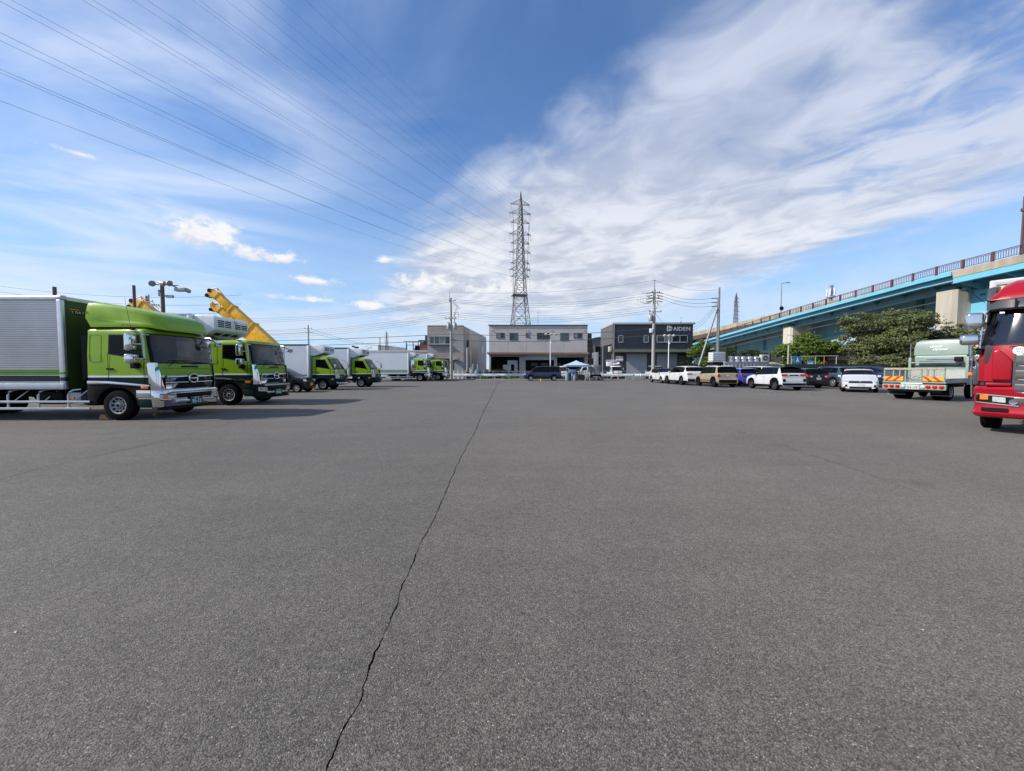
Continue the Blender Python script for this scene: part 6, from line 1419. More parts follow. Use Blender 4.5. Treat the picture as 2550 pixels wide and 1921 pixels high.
# ------------------------------------------------------------------ pylons
GALV = mat('pylon_steel', (0.16, 0.165, 0.18), 0.55, 0.5, var=0.15, sc=3)
INSU = mat('insulator', (0.10, 0.07, 0.06), 0.4, var=0.1)
HWT = [(0, 4.4), (17, 2.73), (22.7, 2.1), (32.5, 1.33), (56.3, 0.5), (58.5, 0.32), (60.5, 0.05)]
LEV = [56.3, 53.3, 50.3, 46.5, 43.5, 40.5, 36.9, 34.7, 32.5]
def pylon(label, loc, rz):
    t = thing('pylon', label, 'pylon', loc, rz, 'lattice pylons')
    hw = lambda z: interp(HWT, z)
    zs = [0, 6, 11.5, 16.5, 21, 25, 28.5, 31.5, 34, 36.3, 38.5, 40.6, 42.6, 44.6, 46.5, 48.3, 50.1, 51.8, 53.4, 55, 56.5, 58.5, 60.5]
    for sx in (-1, 1):
        for sy in (-1, 1): part('leg', GALV, t, lambda b: b.tube([(sx*hw(z), sy*hw(z), z) for z in zs], 0.16, 4))
    b = MB()
    for za, zb_ in zip(zs[:-2], zs[1:-1]):
        A, B = hw(za), hw(zb_); r = 0.07
        for k in range(4):
            c, s_ = [(1, 0), (0, 1), (-1, 0), (0, -1)][k]
            def P(u, w, z): return (c*w-s_*u, s_*w+c*u, z)
            b.cyl(P(-A, A, za), P(B, B, zb_), r, n=4, caps=False); b.cyl(P(A, A, za), P(-B, B, zb_), r, n=4, caps=False); b.cyl(P(-B, B, zb_), P(B, B, zb_), r, n=4, caps=False)
            if za < 26:
                m_ = (za+zb_)/2; M_ = hw(m_); b.cyl(P(-M_, M_, m_), P(0, (A+B)/2, m_), r*0.8, n=4, caps=False); b.cyl(P(M_, M_, m_), P(0, (A+B)/2, m_), r*0.8, n=4, caps=False)
    stuff(b.build('bracing', GALV, t))
    for i, z in enumerate(LEV):
        for sx in (-1, 1):
            w_ = hw(z); L_ = 3.1+0.4*(i % 2)
            def arm(b):
                for sy in (-1, 1):
                    b.cyl((sx*w_*0.9, sy*w_, z), (sx*L_, 0, z-0.05), 0.07, n=4); b.cyl((sx*w_*0.9, sy*w_, z+1.5), (sx*L_, 0, z), 0.055, n=4)
                    for f in (0.35, 0.65): b.cyl((lerp(sx*w_*0.9, sx*L_, f), sy*w_*(1-f), z), (lerp(sx*w_*0.9, sx*L_, f), sy*w_*(1-f), z+1.5*(1-f)), 0.045, n=4)
            a = part('cross_arm', GALV, t, arm)
            part('insulator', INSU, a, lambda b: [b.cyl((sx*L_, 0, z-0.1), (sx*L_-0.55, -1.3, z-0.25), 0.11, n=6)])
            part('jumper_loop', WIRE, a, lambda b: b.tube([(sx*L_-0.5, -1.3, z-0.25), (sx*L_-0.1, -0.8, z-1.5), (sx*L_, 0, z-1.9), (sx*L_+0.1, 0.8, z-1.4)], 0.03, 4))
    part('platform', GALV, t, lambda b: [b.box(-hw(26.2)-1.0, hw(26.2)+0.3, -hw(26.2)-0.3, hw(26.2)+0.3, 26.1, 26.3), b.prism([(-hw(26.2)-1.0, 26.1), (-hw(26)-0.1, 26.1), (-hw(26)-0.1, 25.2)], 'xz', -0.6, 0.6)])
    part('downlead', GALV, t, lambda b: [b.cyl((-2.6, 0, 55), (-2.6, -0.3, 10), 0.06, n=4), b.cyl((-2.3, 0, 52), (-2.3, -0.3, 10), 0.06, n=4), b.cyl((3.2, 0, 54), (2.0, 0, 22), 0.04, n=4), b.cyl((2.9, 0, 50), (1.6, 0, 20), 0.04, n=4)])
    return t
py = pylon('tall steel lattice pylon rising behind the pale warehouse', (2.8, 130, 0), R(12))
q = copy_tree(py); p = at(1829, 919, 300); q.location = (p.x, 300, 0); q.rotation_euler.z = R(30); q['label'] = 'distant lattice pylon seen above the overpass parapet'
q = copy_tree(py); p = at(964, 919, 600); q.location = (p.x, 600, 0); q.rotation_euler.z = R(50); q['label'] = 'tiny distant lattice pylon beyond the rooftop slatted fence'
# ------------------------------------------------------------------ high tension wires, pylon to beyond the camera's left
def catenary(A, B, sag, n=26):
    A, B = Vector(A), Vector(B); return [A.lerp(B, k/n)-Vector((0, 0, 4*sag*(k/n)*(1-k/n))) for k in range(n+1)]
def cable(name, label, A, B, sag, r, group, n=26, cat='cable'):
    b = MB(); b.tube(catenary(A, B, sag, n), r, 4); o = b.build(name, WIRE, None); return tag(o, label, cat, group)
ORD = ['top', 'second', 'third', 'fourth', 'fifth', 'sixth', 'seventh', 'eighth', 'lowest']
V = Vector((-106, -280, 0)); ca, sa = math.cos(R(12)), math.sin(R(12))
cable('earth_wire', 'thin earth wire from the very tip of the tall pylon to upper left', (2.8, 130, 60.4), Vector((2.8, 130, 60.4))+V, 11, 0.009, 'high tension wires', 34, 'power line')
for i, z in enumerate(LEV):
    for sx, sd_ in ((-1, 'left'), (1, 'right')):
        L_ = sx*(3.1+0.4*(i % 2))-0.55; A = Vector((2.8+L_*ca+1.3*sa, 130+L_*sa-1.3*ca, z-0.25))
        cable('power_line', 'high tension wire from the tall pylon, %s level, %s arm' % (ORD[i], sd_), A, A+V, 12, 0.0125, 'high tension wires', 34, 'power line')

# ------------------------------------------------------------------ utility poles
POLE = mat('concrete_pole', (0.33, 0.32, 0.30), 0.8, var=0.15, sc=2, streak=True)
POLEG = mat('steel_pole_grey', (0.24, 0.255, 0.27), 0.5, 0.4, var=0.1)
POLEB = mat('steel_pole_brown', (0.13, 0.085, 0.075), 0.6, 0.2, var=0.2)
TRANS = mat('transformer_grey', (0.30, 0.33, 0.33), 0.5, 0.2, var=0.1)
def pole(label, x, Y, h, r0=0.17, r1=0.10, ma=None, name='utility_pole', cat='utility pole', group='utility poles', lean=(0, 0)):
    t = thing(name, label, cat, (x, Y, 0), 0, group)
    b = MB(); b.cyl((0, 0, -0.2), (lean[0], lean[1], h), r0, r1, n=14); b.build('shaft', ma or POLE, t, smooth=40)
    return t
def crossarm(t, z, w_, ins=3, off=0.0):
    part('cross_arm', STEEL, t, lambda b: b.box(off-w_/2, off+w_/2, -0.16, -0.08, z-0.045, z+0.045))
    for k in range(ins):
        x = off+lerp(-w_/2+0.08, w_/2-0.08, k/(ins-1) if ins > 1 else 0.5)
        part('insulator', INSU, t, lambda b: b.lathe([(0.03, z+0.04), (0.06, z+0.08), (0.035, z+0.12), (0.055, z+0.16), (0.02, z+0.22)], (x, -0.12, 0), 'z', 8))
def transformer(t, x, z):
    part('transformer', TRANS, t, lambda b: [b.lathe([(0.24, z-0.38), (0.26, z-0.3), (0.26, z+0.28), (0.2, z+0.36), (0.05, z+0.40)], (x, 0.0, 0), 'z', 14)], smooth=40)
    stuff_part('bushing', INSU, t, lambda b: [b.cyl((x+dx, 0, z+0.36), (x+dx, 0, z+0.55), 0.035, n=6) for dx in (-0.12, 0.0, 0.12)])
P1 = pole('concrete utility pole with two transformers before the panelled building', -8.15, 51.3, 10.9, 0.20, 0.13)
crossarm(P1, 8.13, 1.5, 4); crossarm(P1, 10.5, 0.9, 2, 0.2); transformer(P1, -0.32, 7.15); transformer(P1, 0.52, 7.15)
part('top_rod', POLEG, P1, lambda b: b.cyl((-0.16, 0, 10.3), (-0.16, 0, 11.75), 0.035, n=6))
stuff_part('jumper_wire', WIRE, P1, lambda b: [b.tube([(0.3, -0.1, 10.4-k*0.1), (0.9+0.1*k, -0.1, 10.0-0.2*k), (0.6, -0.1, 9.2), (0.4+0.05*k, -0.1, 8.2), (0.5, 0, 7.6)], 0.014, 4) for k in range(4)]+[b.tube([(0.4, -0.1, 8.6+0.15*k), (0.9, -0.1, 8.9+0.1*k), (1.1, -0.1, 8.5), (1.0, -0.1, 8.1)], 0.014, 4) for k in range(3)])
P2 = pole('tall concrete utility pole with many insulators before the dark workshop', 17.0, 46.0, 10.9, 0.22, 0.15)
part('top_rod', POLEG, P2, lambda b: [b.cyl((0, 0, 10.8), (0, 0, 12.0), 0.05, n=8), b.box(-0.2, 0.2, -0.03, 0.03, 11.95, 12.0)])
crossarm(P2, 8.26, 1.5, 3, 0.1); crossarm(P2, 9.9, 1.3, 3, -0.1); crossarm(P2, 10.5, 1.0, 2, 0.15)
transformer(P2, -0.42, 7.55); rounded('switch_box', WHITE, P2, (-0.32, -0.05, 6.02), (0.35, 0.3, 0.5), 0.04)
stuff_part('strain_insulator', INSU, P2, lambda b: [b.cyl((sx*0.25, -0.15, z), (sx*0.95, -0.12, z-0.12*sx*sx), 0.05, n=6) for sx in (-1, 1) for z in (10.55, 10.2, 9.85, 9.55)])
stuff_part('jumper_wire', WIRE, P2, lambda b: [b.tube([(-0.9-0.35*k, -0.1, 10.0), (-1.0-0.35*k, -0.1, 9.5), (-0.6-0.2*k, -0.1, 9.2), (-0.3, -0.1, 9.5), (-0.2, 0, 10.0)], 0.016, 4) for k in range(4)]+[b.tube([(0.1, 0, 9.6), (0.45+0.1*k, -0.1, 9.3-0.2*k), (0.2, 0, 8.6)], 0.016, 4) for k in range(3)])
P3 = pole('grey steel utility pole right of the workshop with three cables', 26.9, 50.0, 12.0, 0.19, 0.13, POLEG)
stuff_part('strain_insulator', INSU, P3, lambda b: [b.cyl((-0.15, 0, z), (-0.95, 0, z-0.05), 0.06, n=6) for z in (10.62, 10.1, 9.6)])
part('bracket', STEEL, P3, lambda b: b.box(-0.32, 0.06, -0.15, 0.1, 9.1, 9.2)); part('conduit', STEEL, P3, lambda b: b.cyl((-0.24, -0.05, 0), (-0.22, -0.05, 10.7), 0.04, n=6))
t = pole('slanting grey stay pole propped against the steel utility pole', 23.95, 50.2, 9.15, 0.15, 0.11, POLEG, 'stay_pole', 'stay pole', None, (2.7, -0.2))
# lower pole run on the left and mast poles among the trucks
p = at(770, 919, 80); P4 = pole('slim far utility pole above the small green trucks', p.x, 80, at(770, 810, 80).z, 0.2, 0.13); crossarm(P4, at(770, 819, 80).z, 1.6, 3); crossarm(P4, at(770, 829, 80).z, 1.7, 3, 0.3)
p = at(947, 919, 82); P5 = pole('thin far pole beside the rooftop slatted fence', p.x, 82, at(947, 841, 82).z, 0.14, 0.1)
p = at(372, 919, 48); P6 = pole('utility pole top crowded with cross arms behind the nearest green truck', p.x, 48, at(372, 737, 48).z, 0.2, 0.13)
z = at(372, 752, 48).z; crossarm(P6, z, 1.8, 4); crossarm(P6, z-0.5, 2.4, 4, 0.5); crossarm(P6, z-1.1, 1.2, 2); part('twin_rod', POLEG, P6, lambda b: b.cyl((0.3, 0, z-0.3), (0.3, 0, z+0.9), 0.07, n=6))
stuff_part('jumper_wire', WIRE, P6, lambda b: [b.tube([(-0.9+0.4*k, 0, z), (-0.4+0.4*k, 0, z-0.5), (0.3*k, 0, z-0.3), (0.4*k+0.3, 0, z-0.9)], 0.03, 4) for k in range(5)])
for px, top, Y, lb in ((146, 715, 30, 'short brown steel pole above the corrugated box, far left'), (342, 711, 36, 'brown steel pole above the nearest truck roof fairing')):
    p = at(px, 919, Y); pole(lb, p.x, Y, at(px, top, Y).z, 0.12, 0.12, POLEB, 'steel_pole', 'pole', 'brown steel poles')
# floodlight mast
p = at(412, 919, 31); h = at(412, 707, 31).z
t = pole('floodlight mast with lamps on cross arms behind the green trucks', p.x, 31, h, 0.16, 0.13, POLEB, 'floodlight_mast', 'floodlight', None)
part('cross_arm', POLEG, t, lambda b: b.cyl((-0.9, 0, h-0.05), (1.3, 0, h-0.15), 0.04, n=6)); part('lamp_bracket', POLEG, t, lambda b: b.cyl((0.7, 0, h-0.1), (1.6, 0, h-0.5), 0.05, n=6))
LAMPM = mat('lamp_housing', (0.33, 0.32, 0.30), 0.4, 0.5, var=0.1)
for x, z, tilt in ((-0.75, h+0.02, 0.5), (0.12, h+0.0, -0.3), (0.62, h+0.03, 0.2)):
    b = MB(); b.lathe([(0.06, -0.28), (0.1, -0.2), (0.2, 0.0), (0.24, 0.12), (0.0, 0.14)], (0, 0, 0), 'x', 14); o = b.build('floodlight', LAMPM, t, smooth=40); o.location = (x, -0.1, z); o.rotation_euler = (0, R(20), R(-60*tilt))
part('floodlight', LAMPM, t, lambda b: [b.box(1.1, 2.0, -0.2, 0.2, h-0.62, h-0.35), b.cyl((2.0, 0, h-0.55), (2.2, 0, h-0.62), 0.16, n=12)], bevel=0.02)
part('camera_arm', POLEG, t, lambda b: [b.cyl((0, 0, h-1.0), (0.4, 0, h-0.95), 0.06), b.box(0.35, 0.85, -0.1, 0.1, h-1.12, h-0.92)])
rounded('junction_box', POLEG, t, (-0.2, 0, h-0.75), (0.18, 0.2, 0.5), 0.03)
# small camera poles beyond the trucks
for px, Y, lb in ((885, 66, 'black camera pole just above the white box truck'), (917, 66, 'white camera pole just above the white box truck')):
    p = at(px, 919, Y); h = at(px, 866, Y).z; t = pole(lb, p.x, Y, h, 0.07, 0.06, POLEG, 'camera_pole', 'camera pole', 'camera poles'); rounded('camera', WHITE if px > 900 else BLACK, t, (0.25, 0, h), (0.7, 0.3, 0.3), 0.05); rounded('camera', WHITE if px > 900 else BLACK, t, (-0.3, 0, h+0.2), (0.4, 0.3, 0.25), 0.05)
# lamp posts with three heads
for x, Y, h, lb in ((20.72, 50.6, 5.85, 'three headed white lamp post before the dark workshop'), (5.08, 50.6, 6.0, 'three headed white lamp post behind the dark blue minivan')):
    t = pole(lb, x, Y, h, 0.075, 0.055, WHITE, 'lamp_post', 'lamp post', 'three headed lamp posts')
    part('lamp_arm', WHITE, t, lambda b: b.cyl((-0.62, 0, h-0.02), (0.62, 0, h-0.02), 0.035, n=6))
    for k, dx in enumerate((-0.62, 0.02, 0.62)):
        b = MB(); b.lathe([(0.05, 0.10), (0.16, 0.06), (0.19, -0.04), (0.17, -0.12), (0, -0.14)], (0, 0, 0), 'z', 14); o = b.build('lamp_head', SHUTB, t, smooth=40); o.location = (dx, -0.1, h+0.02); o.rotation_euler = (R(35), 0, R(20*(k-1)))
    rounded('ballast', WHITE, t, (0.06, -0.06, h-1.05), (0.14, 0.12, 0.2), 0.02)

# ------------------------------------------------------------------ distribution cables
def run(label, A, B, sag, r=0.013, n=20): return cable('overhead_cable', label, A, B, sag, r, 'street cables', n)
for k, (za, zb_) in enumerate(((10.75, 10.5), (10.55, 10.2), (10.35, 9.9))):
    run('upper street cable between the two concrete poles, %s of three' % ['highest', 'middle', 'lowest'][k], (-7.9, 51.2, za), (16.2, 46, zb_), 0.9)
    run('upper street cable from the transformer pole to far left, %s of three' % ['highest', 'middle', 'lowest'][k], (-8.3, 51.2, za), (-60, 66, za+0.2-0.15*k), 1.6)
for k in range(4):
    run('lower street cable between the two concrete poles, %s of four' % ['first', 'second', 'third', 'fourth'][k]+' from the top', (-8.0, 51.2, 9.0-0.28*k), (16.6, 46, 8.95-0.26*k), 0.8)
    run('lower street cable from the transformer pole to far left, %s of four' % ['first', 'second', 'third', 'fourth'][k]+' from the top', (-8.3, 51.2, 9.0-0.28*k), (-62, 68, 8.9-0.3*k), 1.7)
run('thin top cable from the tall concrete pole toward the pylon side', (17, 46, 12.0), (-8.2, 51.3, 11.7), 0.7, 0.012)
run('thin top cable from the tall concrete pole to the steel pole', (17, 46, 12.0), (26.9, 50, 11.7), 0.5, 0.012)
for k, (za, zb_) in enumerate(((10.5, 10.62), (10.15, 10.1), (9.8, 9.6))): run('cable from the tall concrete pole to the steel pole, %s of three' % ['highest', 'middle', 'lowest'][k], (17.9, 46, za), (26.0, 50, zb_), 0.45, 0.018)
for k in range(3): run('slack drop cable behind the steel pole, %s of three' % ['highest', 'middle', 'lowest'][k], (26.75, 50, 10.3-0.25*k), (27.4, 60, 8.3-0.5*k), 0.9, 0.018)
for k, zz in enumerate((5.55, 4.75)):
    run('thick phone cable crossing before the buildings, %s of two' % ['upper', 'lower'][k], (-60, 60, zz+0.1), (-8.2, 51.2, zz+0.55), 0.35, 0.032); run('thick phone cable between the concrete poles, %s of two' % ['upper', 'lower'][k], (-8.1, 51.2, zz+0.55), (17, 46, zz+0.75), 0.45, 0.032)
run('phone cable from the tall concrete pole to the workshop', (17.1, 46, 8.2), (24.0, 57.9, 7.4), 0.3, 0.016); run('second phone cable from the tall concrete pole to the workshop', (17.1, 46, 8.1), (22.2, 57.9, 7.0), 0.5, 0.016)
for k, (xa, xb_, dz) in enumerate(((770, 200, 0), (770, 200, 10))): run('far street cable above the truck row, %s' % ['upper', 'lower'][k], at(770, 818+dz, 80), at(200, 812+dz, 60), 0.8, 0.022)
for k in range(2): run('far slanting street cable right of the slim pole, %s' % ['upper', 'lower'][k], at(770, 818+8*k, 80), at(985, 862, 110), 1.0, 0.025)
for k in range(3): run('cable at the left poles, %s of three' % ['highest', 'middle', 'lowest'][k], at(0, 713+14*k, 52), at(600, 735+22*k, 52), 0.8, 0.018)
# ------------------------------------------------------------------ overpass
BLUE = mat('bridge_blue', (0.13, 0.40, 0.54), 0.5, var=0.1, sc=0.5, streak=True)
BLUED = mat('bridge_blue_dull', (0.14, 0.30, 0.38), 0.6, var=0.15, sc=0.4, streak=True)  # darker, greyer copy of the bridge blue
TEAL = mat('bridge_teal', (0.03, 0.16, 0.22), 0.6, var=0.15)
MAROON = mat('rail_maroon', (0.09, 0.036, 0.036), 0.6, var=0.15)
BCON = mat('bridge_concrete', (0.30, 0.265, 0.21), 0.9, var=0.3, sc=0.8, bump=0.2, bsc=6, streak=True)
DZ = [(-90, 14.6), (15, 13.75), (40, 13.28), (49, 13.08), (57.6, 12.57), (63, 12.27), (74, 11.59), (97, 9.95), (111, 8.95), (140, 6.6)]
dz = lambda y: interp(DZ, y)
t = thing('overpass', 'light blue steel road overpass with maroon railing sloping down to the left', 'bridge', (58, 75, 0))
def ribbon(nm, ma, x0, x1, lo, hi, y0, y1, n=24, par=None):
    ys = [lerp(y0, y1, k/n) for k in range(n+1)]; b = MB()
    L4 = [[(x0, y, dz(y)+lo), (x1, y, dz(y)+lo), (x1, y, dz(y)+hi), (x0, y, dz(y)+hi), (x0, y, dz(y)+lo)] for y in ys]
    b.grid(L4); b.add(L4[0][:4], [(0, 1, 2, 3)]); b.add(L4[-1][:4], [(0, 1, 2, 3)]); return b.build(nm, ma, par or t)
ribbon('deck', BCON, 53.15, 65.5, -0.35, -0.05, -90, 140)
ribbon('fascia', BLUE, 53.0, 53.15, -0.42, 0.02, 46.6, 140); ribbon('fascia_flange', BLUE, 52.88, 53.3, -0.46, -0.42, 46.6, 140)
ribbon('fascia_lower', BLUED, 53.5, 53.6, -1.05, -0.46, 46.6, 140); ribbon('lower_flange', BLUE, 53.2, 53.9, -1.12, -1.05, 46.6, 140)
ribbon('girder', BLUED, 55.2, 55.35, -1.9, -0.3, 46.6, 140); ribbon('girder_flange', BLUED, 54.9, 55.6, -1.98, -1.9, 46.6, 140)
ribbon('parapet', BCON, 53.0, 53.35, -0.78, 0.05, -90, 46.4); ribbon('fascia', BLUE, 53.05, 53.3, -1.42, -0.80, -90, 46.4); ribbon('fascia_flange', BLUE, 52.9, 53.6, -1.46, -1.42, -90, 46.4)
ribbon('deep_girder', BLUE, 56.0, 56.2, -4.85, -0.4, -90, 46.9); ribbon('deep_girder_flange', BLUE, 55.7, 56.5, -4.93, -4.85, -90, 46.9)
for k in range(46):
    y = 17+(k-16)*4.1
    if y < 46.4: MB().prism([(53.3, dz(y)-1.42), (56.0, dz(y)-1.42), (56.0, dz(y)-2.3), (53.3, dz(y)-1.55)], 'xz', y, y+0.08).build('bracket', BLUE, t)
    else: MB().prism([(53.6, dz(y)-0.46), (55.2, dz(y)-0.46), (55.2, dz(y)-1.5), (53.6, dz(y)-0.9)], 'xz', y, y+0.08).build('bracket', BLUED, t)
bx('girder_hatch', TEAL, t, 55.96, 55.998, 45.55, 46.05, 10.15, 10.42)
def fence_tie(b):
    for k in range(30): b.box(55.975, 55.99, 44.6+k*0.08, 44.63+k*0.08, 10.95, 11.35)
    b.box(55.97, 55.985, 44.5, 47, 11.34, 11.37); b.box(55.97, 55.985, 44.5, 47, 10.93, 10.96)
stuff_part('girder_guard', BLUED, t, fence_tie)
# lower inner girder in the shade of the deck
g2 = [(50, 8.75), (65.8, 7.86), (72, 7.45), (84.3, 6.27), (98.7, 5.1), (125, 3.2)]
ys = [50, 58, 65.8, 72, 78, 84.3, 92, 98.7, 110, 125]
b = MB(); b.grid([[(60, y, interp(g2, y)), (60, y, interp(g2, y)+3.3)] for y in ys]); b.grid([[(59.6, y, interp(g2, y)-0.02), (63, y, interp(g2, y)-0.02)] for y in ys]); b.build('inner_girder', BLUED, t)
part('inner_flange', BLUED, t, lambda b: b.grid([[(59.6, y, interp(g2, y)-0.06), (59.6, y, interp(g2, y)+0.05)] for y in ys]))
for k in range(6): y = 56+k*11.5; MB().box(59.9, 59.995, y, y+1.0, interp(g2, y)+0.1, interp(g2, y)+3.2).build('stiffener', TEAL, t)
part('drain_pipe', STEEL, t, lambda b: b.tube([(56.5, y, dz(y)-2.6) for y in ys], 0.09, 6))
# railing
n = 0; y = 17.5-2.8*24
while y < 126:
    w_ = 0.24; z = dz(y); bx('railing_post', MAROON, t, 53.02, 53.16, y-w_/2, y+w_/2, z, z+1.14); y += 2.8
for h_ in (1.08, 0.95, 0.22): b = MB(); b.tube([(53.1, y_, dz(y_)+h_) for y_ in [-52+k*4 for k in range(45)]], 0.045 if h_ > 1 else 0.03, 6); b.build('railing_rail', MAROON, t)
def balusters(b):
    y = 0.0
    while y < 100:
        z = dz(y); b.box(53.08, 53.12, y-0.015, y+0.015, z+0.22, z+0.95); y += 0.22 if y < 60 else 0.4
stuff_part('railing_bars', MAROON, t, balusters)
# piers
def pier(x0, x1, y0, y1, zt, cap=False):
    b = MB(); b.prism([(x0, y0+0.35), (x0+0.35, y0), (x1-0.35, y0), (x1, y0+0.35), (x1, y1), (x0, y1)], 'xy', -0.5, zt); o = b.build('pier', BCON, t)
    return o
CONP = mat('pier_concrete', (0.42, 0.39, 0.33), 0.9, var=0.25, sc=0.5, bump=0.2, bsc=6, streak=True)
BCONP = BCON; 
for a in ((54.3, 58.4, 74.6, 76.8, 9.75), (54.0, 58.6, 46.9, 49.0, 11.15)):
    o = pier(*a); o.data.materials.clear(); o.data.materials.append(CONP)
    for z in (3.0, 5.6, 8.2): bx('pier_joint', BCON, o, a[0]-0.004, a[1]+0.004, a[2]+0.345, a[3]+0.004, z, z+0.03)
    bx('bearing', TEAL, t, a[0]+0.6, a[0]+1.4, a[2]+0.4, a[3]-0.3, a[4], a[4]+0.35)
bx('pier_cap', CONP, t, 55.5, 62, 44.2, 49.4, 6.9, 8.2, 0.05); bx('abutment', CONP, t, 56.5, 62, 44.6, 49.0, 0, 6.9); bx('girder_bearing', TEAL, t, 56.1, 57.0, 44.8, 45.6, 8.2, 8.4)
bx('pier', CONP, t, 54.8, 58.4, 104, 106, 0, 7.4)
for y in (8, -34, -76): bx('pier', CONP, t, 55.0, 62, y, y+2.4, 0, dz(y)-4.9)
settle(t)
# second carriageway beyond
t = thing('upper_carriageway', 'concrete walled upper road deck behind the overpass railing', 'bridge', (70, 115, 0))
wt = [(60, 15.9), (80, 15.5), (92, 15.3), (106, 15.15), (122, 14.9), (139, 14.7), (170, 14.0)]
for k in range(36):
    ya, yb = 62+k*3.0, 62+k*3.0+2.97
    b = MB(); za, zb_ = interp(wt, ya), interp(wt, yb)
    b.add([(66, ya, za-1.3), (66, yb, zb_-1.3), (66, yb, zb_), (66, ya, za), (66.3, ya, za-1.3), (66.3, yb, zb_-1.3), (66.3, yb, zb_), (66.3, ya, za)], [(0, 1, 2, 3), (4, 5, 6, 7), (3, 2, 6, 7), (0, 1, 5, 4), (0, 3, 7, 4), (1, 2, 6, 5)]); b.build('parapet_panel', BCON, t)
b = MB(); b.grid([[(66.1, y, interp(wt, y)-1.35), (76, y, interp(wt, y)-1.35), (76, y, interp(wt, y)-2.6), (66.1, y, interp(wt, y)-2.6), (66.1, y, interp(wt, y)-1.35)] for y in (62, 80, 92, 106, 122, 139, 170)]); b.build('deck', RUST, t)
for y in (70, 100, 130, 160): bx('pier', CONP, t, 69, 73, y, y+2, 0, interp(wt, y)-2.6)
settle(t)
# lamps on the bridge
def road_lamp(label, x, y, z0, z1, arm, ma):
    t = thing('road_lamp', label, 'street lamp', (x, y, z0), 0, 'overpass street lamps')
    part('pole', ma, t, lambda b: b.cyl((0, 0, 0), (0, 0, z1-z0), 0.11, 0.07, n=10), smooth=40); part('arm', ma, t, lambda b: b.cyl((0, 0, z1-z0-0.05), (arm, 0, z1-z0+0.08), 0.05, n=6)); rounded('lamp_head', LAMPM, t, (arm+0.3*(1 if arm > 0 else -1), 0, z1-z0+0.08), (0.9, 0.3, 0.16), 0.05); return t
l = road_lamp('street lamp with round sign on the overpass, left of the antenna mast', 54, 77.2, dz(77.2), 18.6, 0.9, POLEG)
part('round_sign', BLACK, l, lambda b: b.cyl((0.05, -0.15, 2.2), (0.05, -0.10, 2.2), 0.42, n=18)); 
l = road_lamp('tall maroon lamp column at the right edge above the red lorry', 53.3, 40.5, dz(40.5), 19.4, 1.2, MAROON); part('collar', MAROON, l, lambda b: b.cyl((0, 0, 4.6), (0, 0, 4.9), 0.2, n=10)); part('twin_pipe', MAROON, l, lambda b: b.cyl((0.3, 0, 0), (0.22, 0, 4.5), 0.06, n=6))
road_lamp('small far street lamp right of the workshop roof', 56.5, 129, dz(129), 13.6, 0.8, POLEG)
# antenna mast behind
p = at(2063, 919, 92); t = pole('cell antenna mast just above the overpass railing', p.x, 92, at(2063, 716, 92).z, 0.35, 0.3, POLEG, 'antenna_mast', 'antenna', None); h = at(2063, 716, 92).z
for k in range(5):
    a = 2*math.pi*k/5; rounded('antenna_panel', WHITE, t, (0.75*math.cos(a), 0.75*math.sin(a), h-1.2), (0.25, 0.25, 1.6), 0.05); part('antenna_arm', STEEL, t, lambda b: b.cyl((0, 0, h-1.3), (0.7*math.cos(a), 0.7*math.sin(a), h-1.3), 0.05, n=5))
part('platform', STEEL, t, lambda b: b.cyl((0, 0, h-2.4), (0, 0, h-2.2), 0.9, n=14)); rounded('top_unit', STEEL, t, (0, 0, h+0.3), (0.7, 0.5, 0.4), 0.05); rounded('relay_box', WHITE, t, (-0.9, 0, h-4.5), (0.6, 0.5, 0.9), 0.05)

# ------------------------------------------------------------------ trees
def leafmat(name, a, b_):
    ma = bpy.data.materials.new(name); ma.use_nodes = True; nt = ma.node_tree; L = nt.links; bs = nt.nodes['Principled BSDF']
    geo = nt.nodes.new('ShaderNodeNewGeometry'); n = nt.nodes.new('ShaderNodeTexNoise'); n.inputs['Scale'].default_value = 1.1; n.inputs['Detail'].default_value = 8; n.inputs['Roughness'].default_value = 0.75
    L.new(geo.outputs['Position'], n.inputs['Vector']); mr = nt.nodes.new('ShaderNodeMapRange'); mr.inputs[1].default_value = 0.33; mr.inputs[2].default_value = 0.67; L.new(n.outputs[0], mr.inputs[0])
    mx = nt.nodes.new('ShaderNodeMix'); mx.data_type = 'RGBA'; L.new(mr.outputs[0], mx.inputs[0]); mx.inputs[6].default_value = a+(1,); mx.inputs[7].default_value = b_+(1,); L.new(mx.outputs[2], bs.inputs['Base Color'])
    bs.inputs['Roughness'].default_value = 0.55; bs.inputs['Specular IOR Level'].default_value = 0.35
    tr = nt.nodes.new('ShaderNodeBsdfTranslucent'); L.new(mx.outputs[2], tr.inputs[0]); ms = nt.nodes.new('ShaderNodeMixShader'); ms.inputs[0].default_value = 0.28
    L.new(bs.outputs[0], ms.inputs[1]); L.new(tr.outputs[0], ms.inputs[2]); L.new(ms.outputs[0], nt.nodes['Material Output'].inputs[0]); return ma
LEAF = leafmat('foliage', (0.065, 0.09, 0.03), (0.19, 0.215, 0.085)); LEAFB = leafmat('foliage_bright', (0.06, 0.11, 0.012), (0.15, 0.22, 0.03)); LEAFD = leafmat('foliage_dark', (0.03, 0.052, 0.018), (0.08, 0.11, 0.034))
BARK = mat('bark', (0.13, 0.105, 0.08), 0.9, var=0.3, sc=6, bump=0.4)
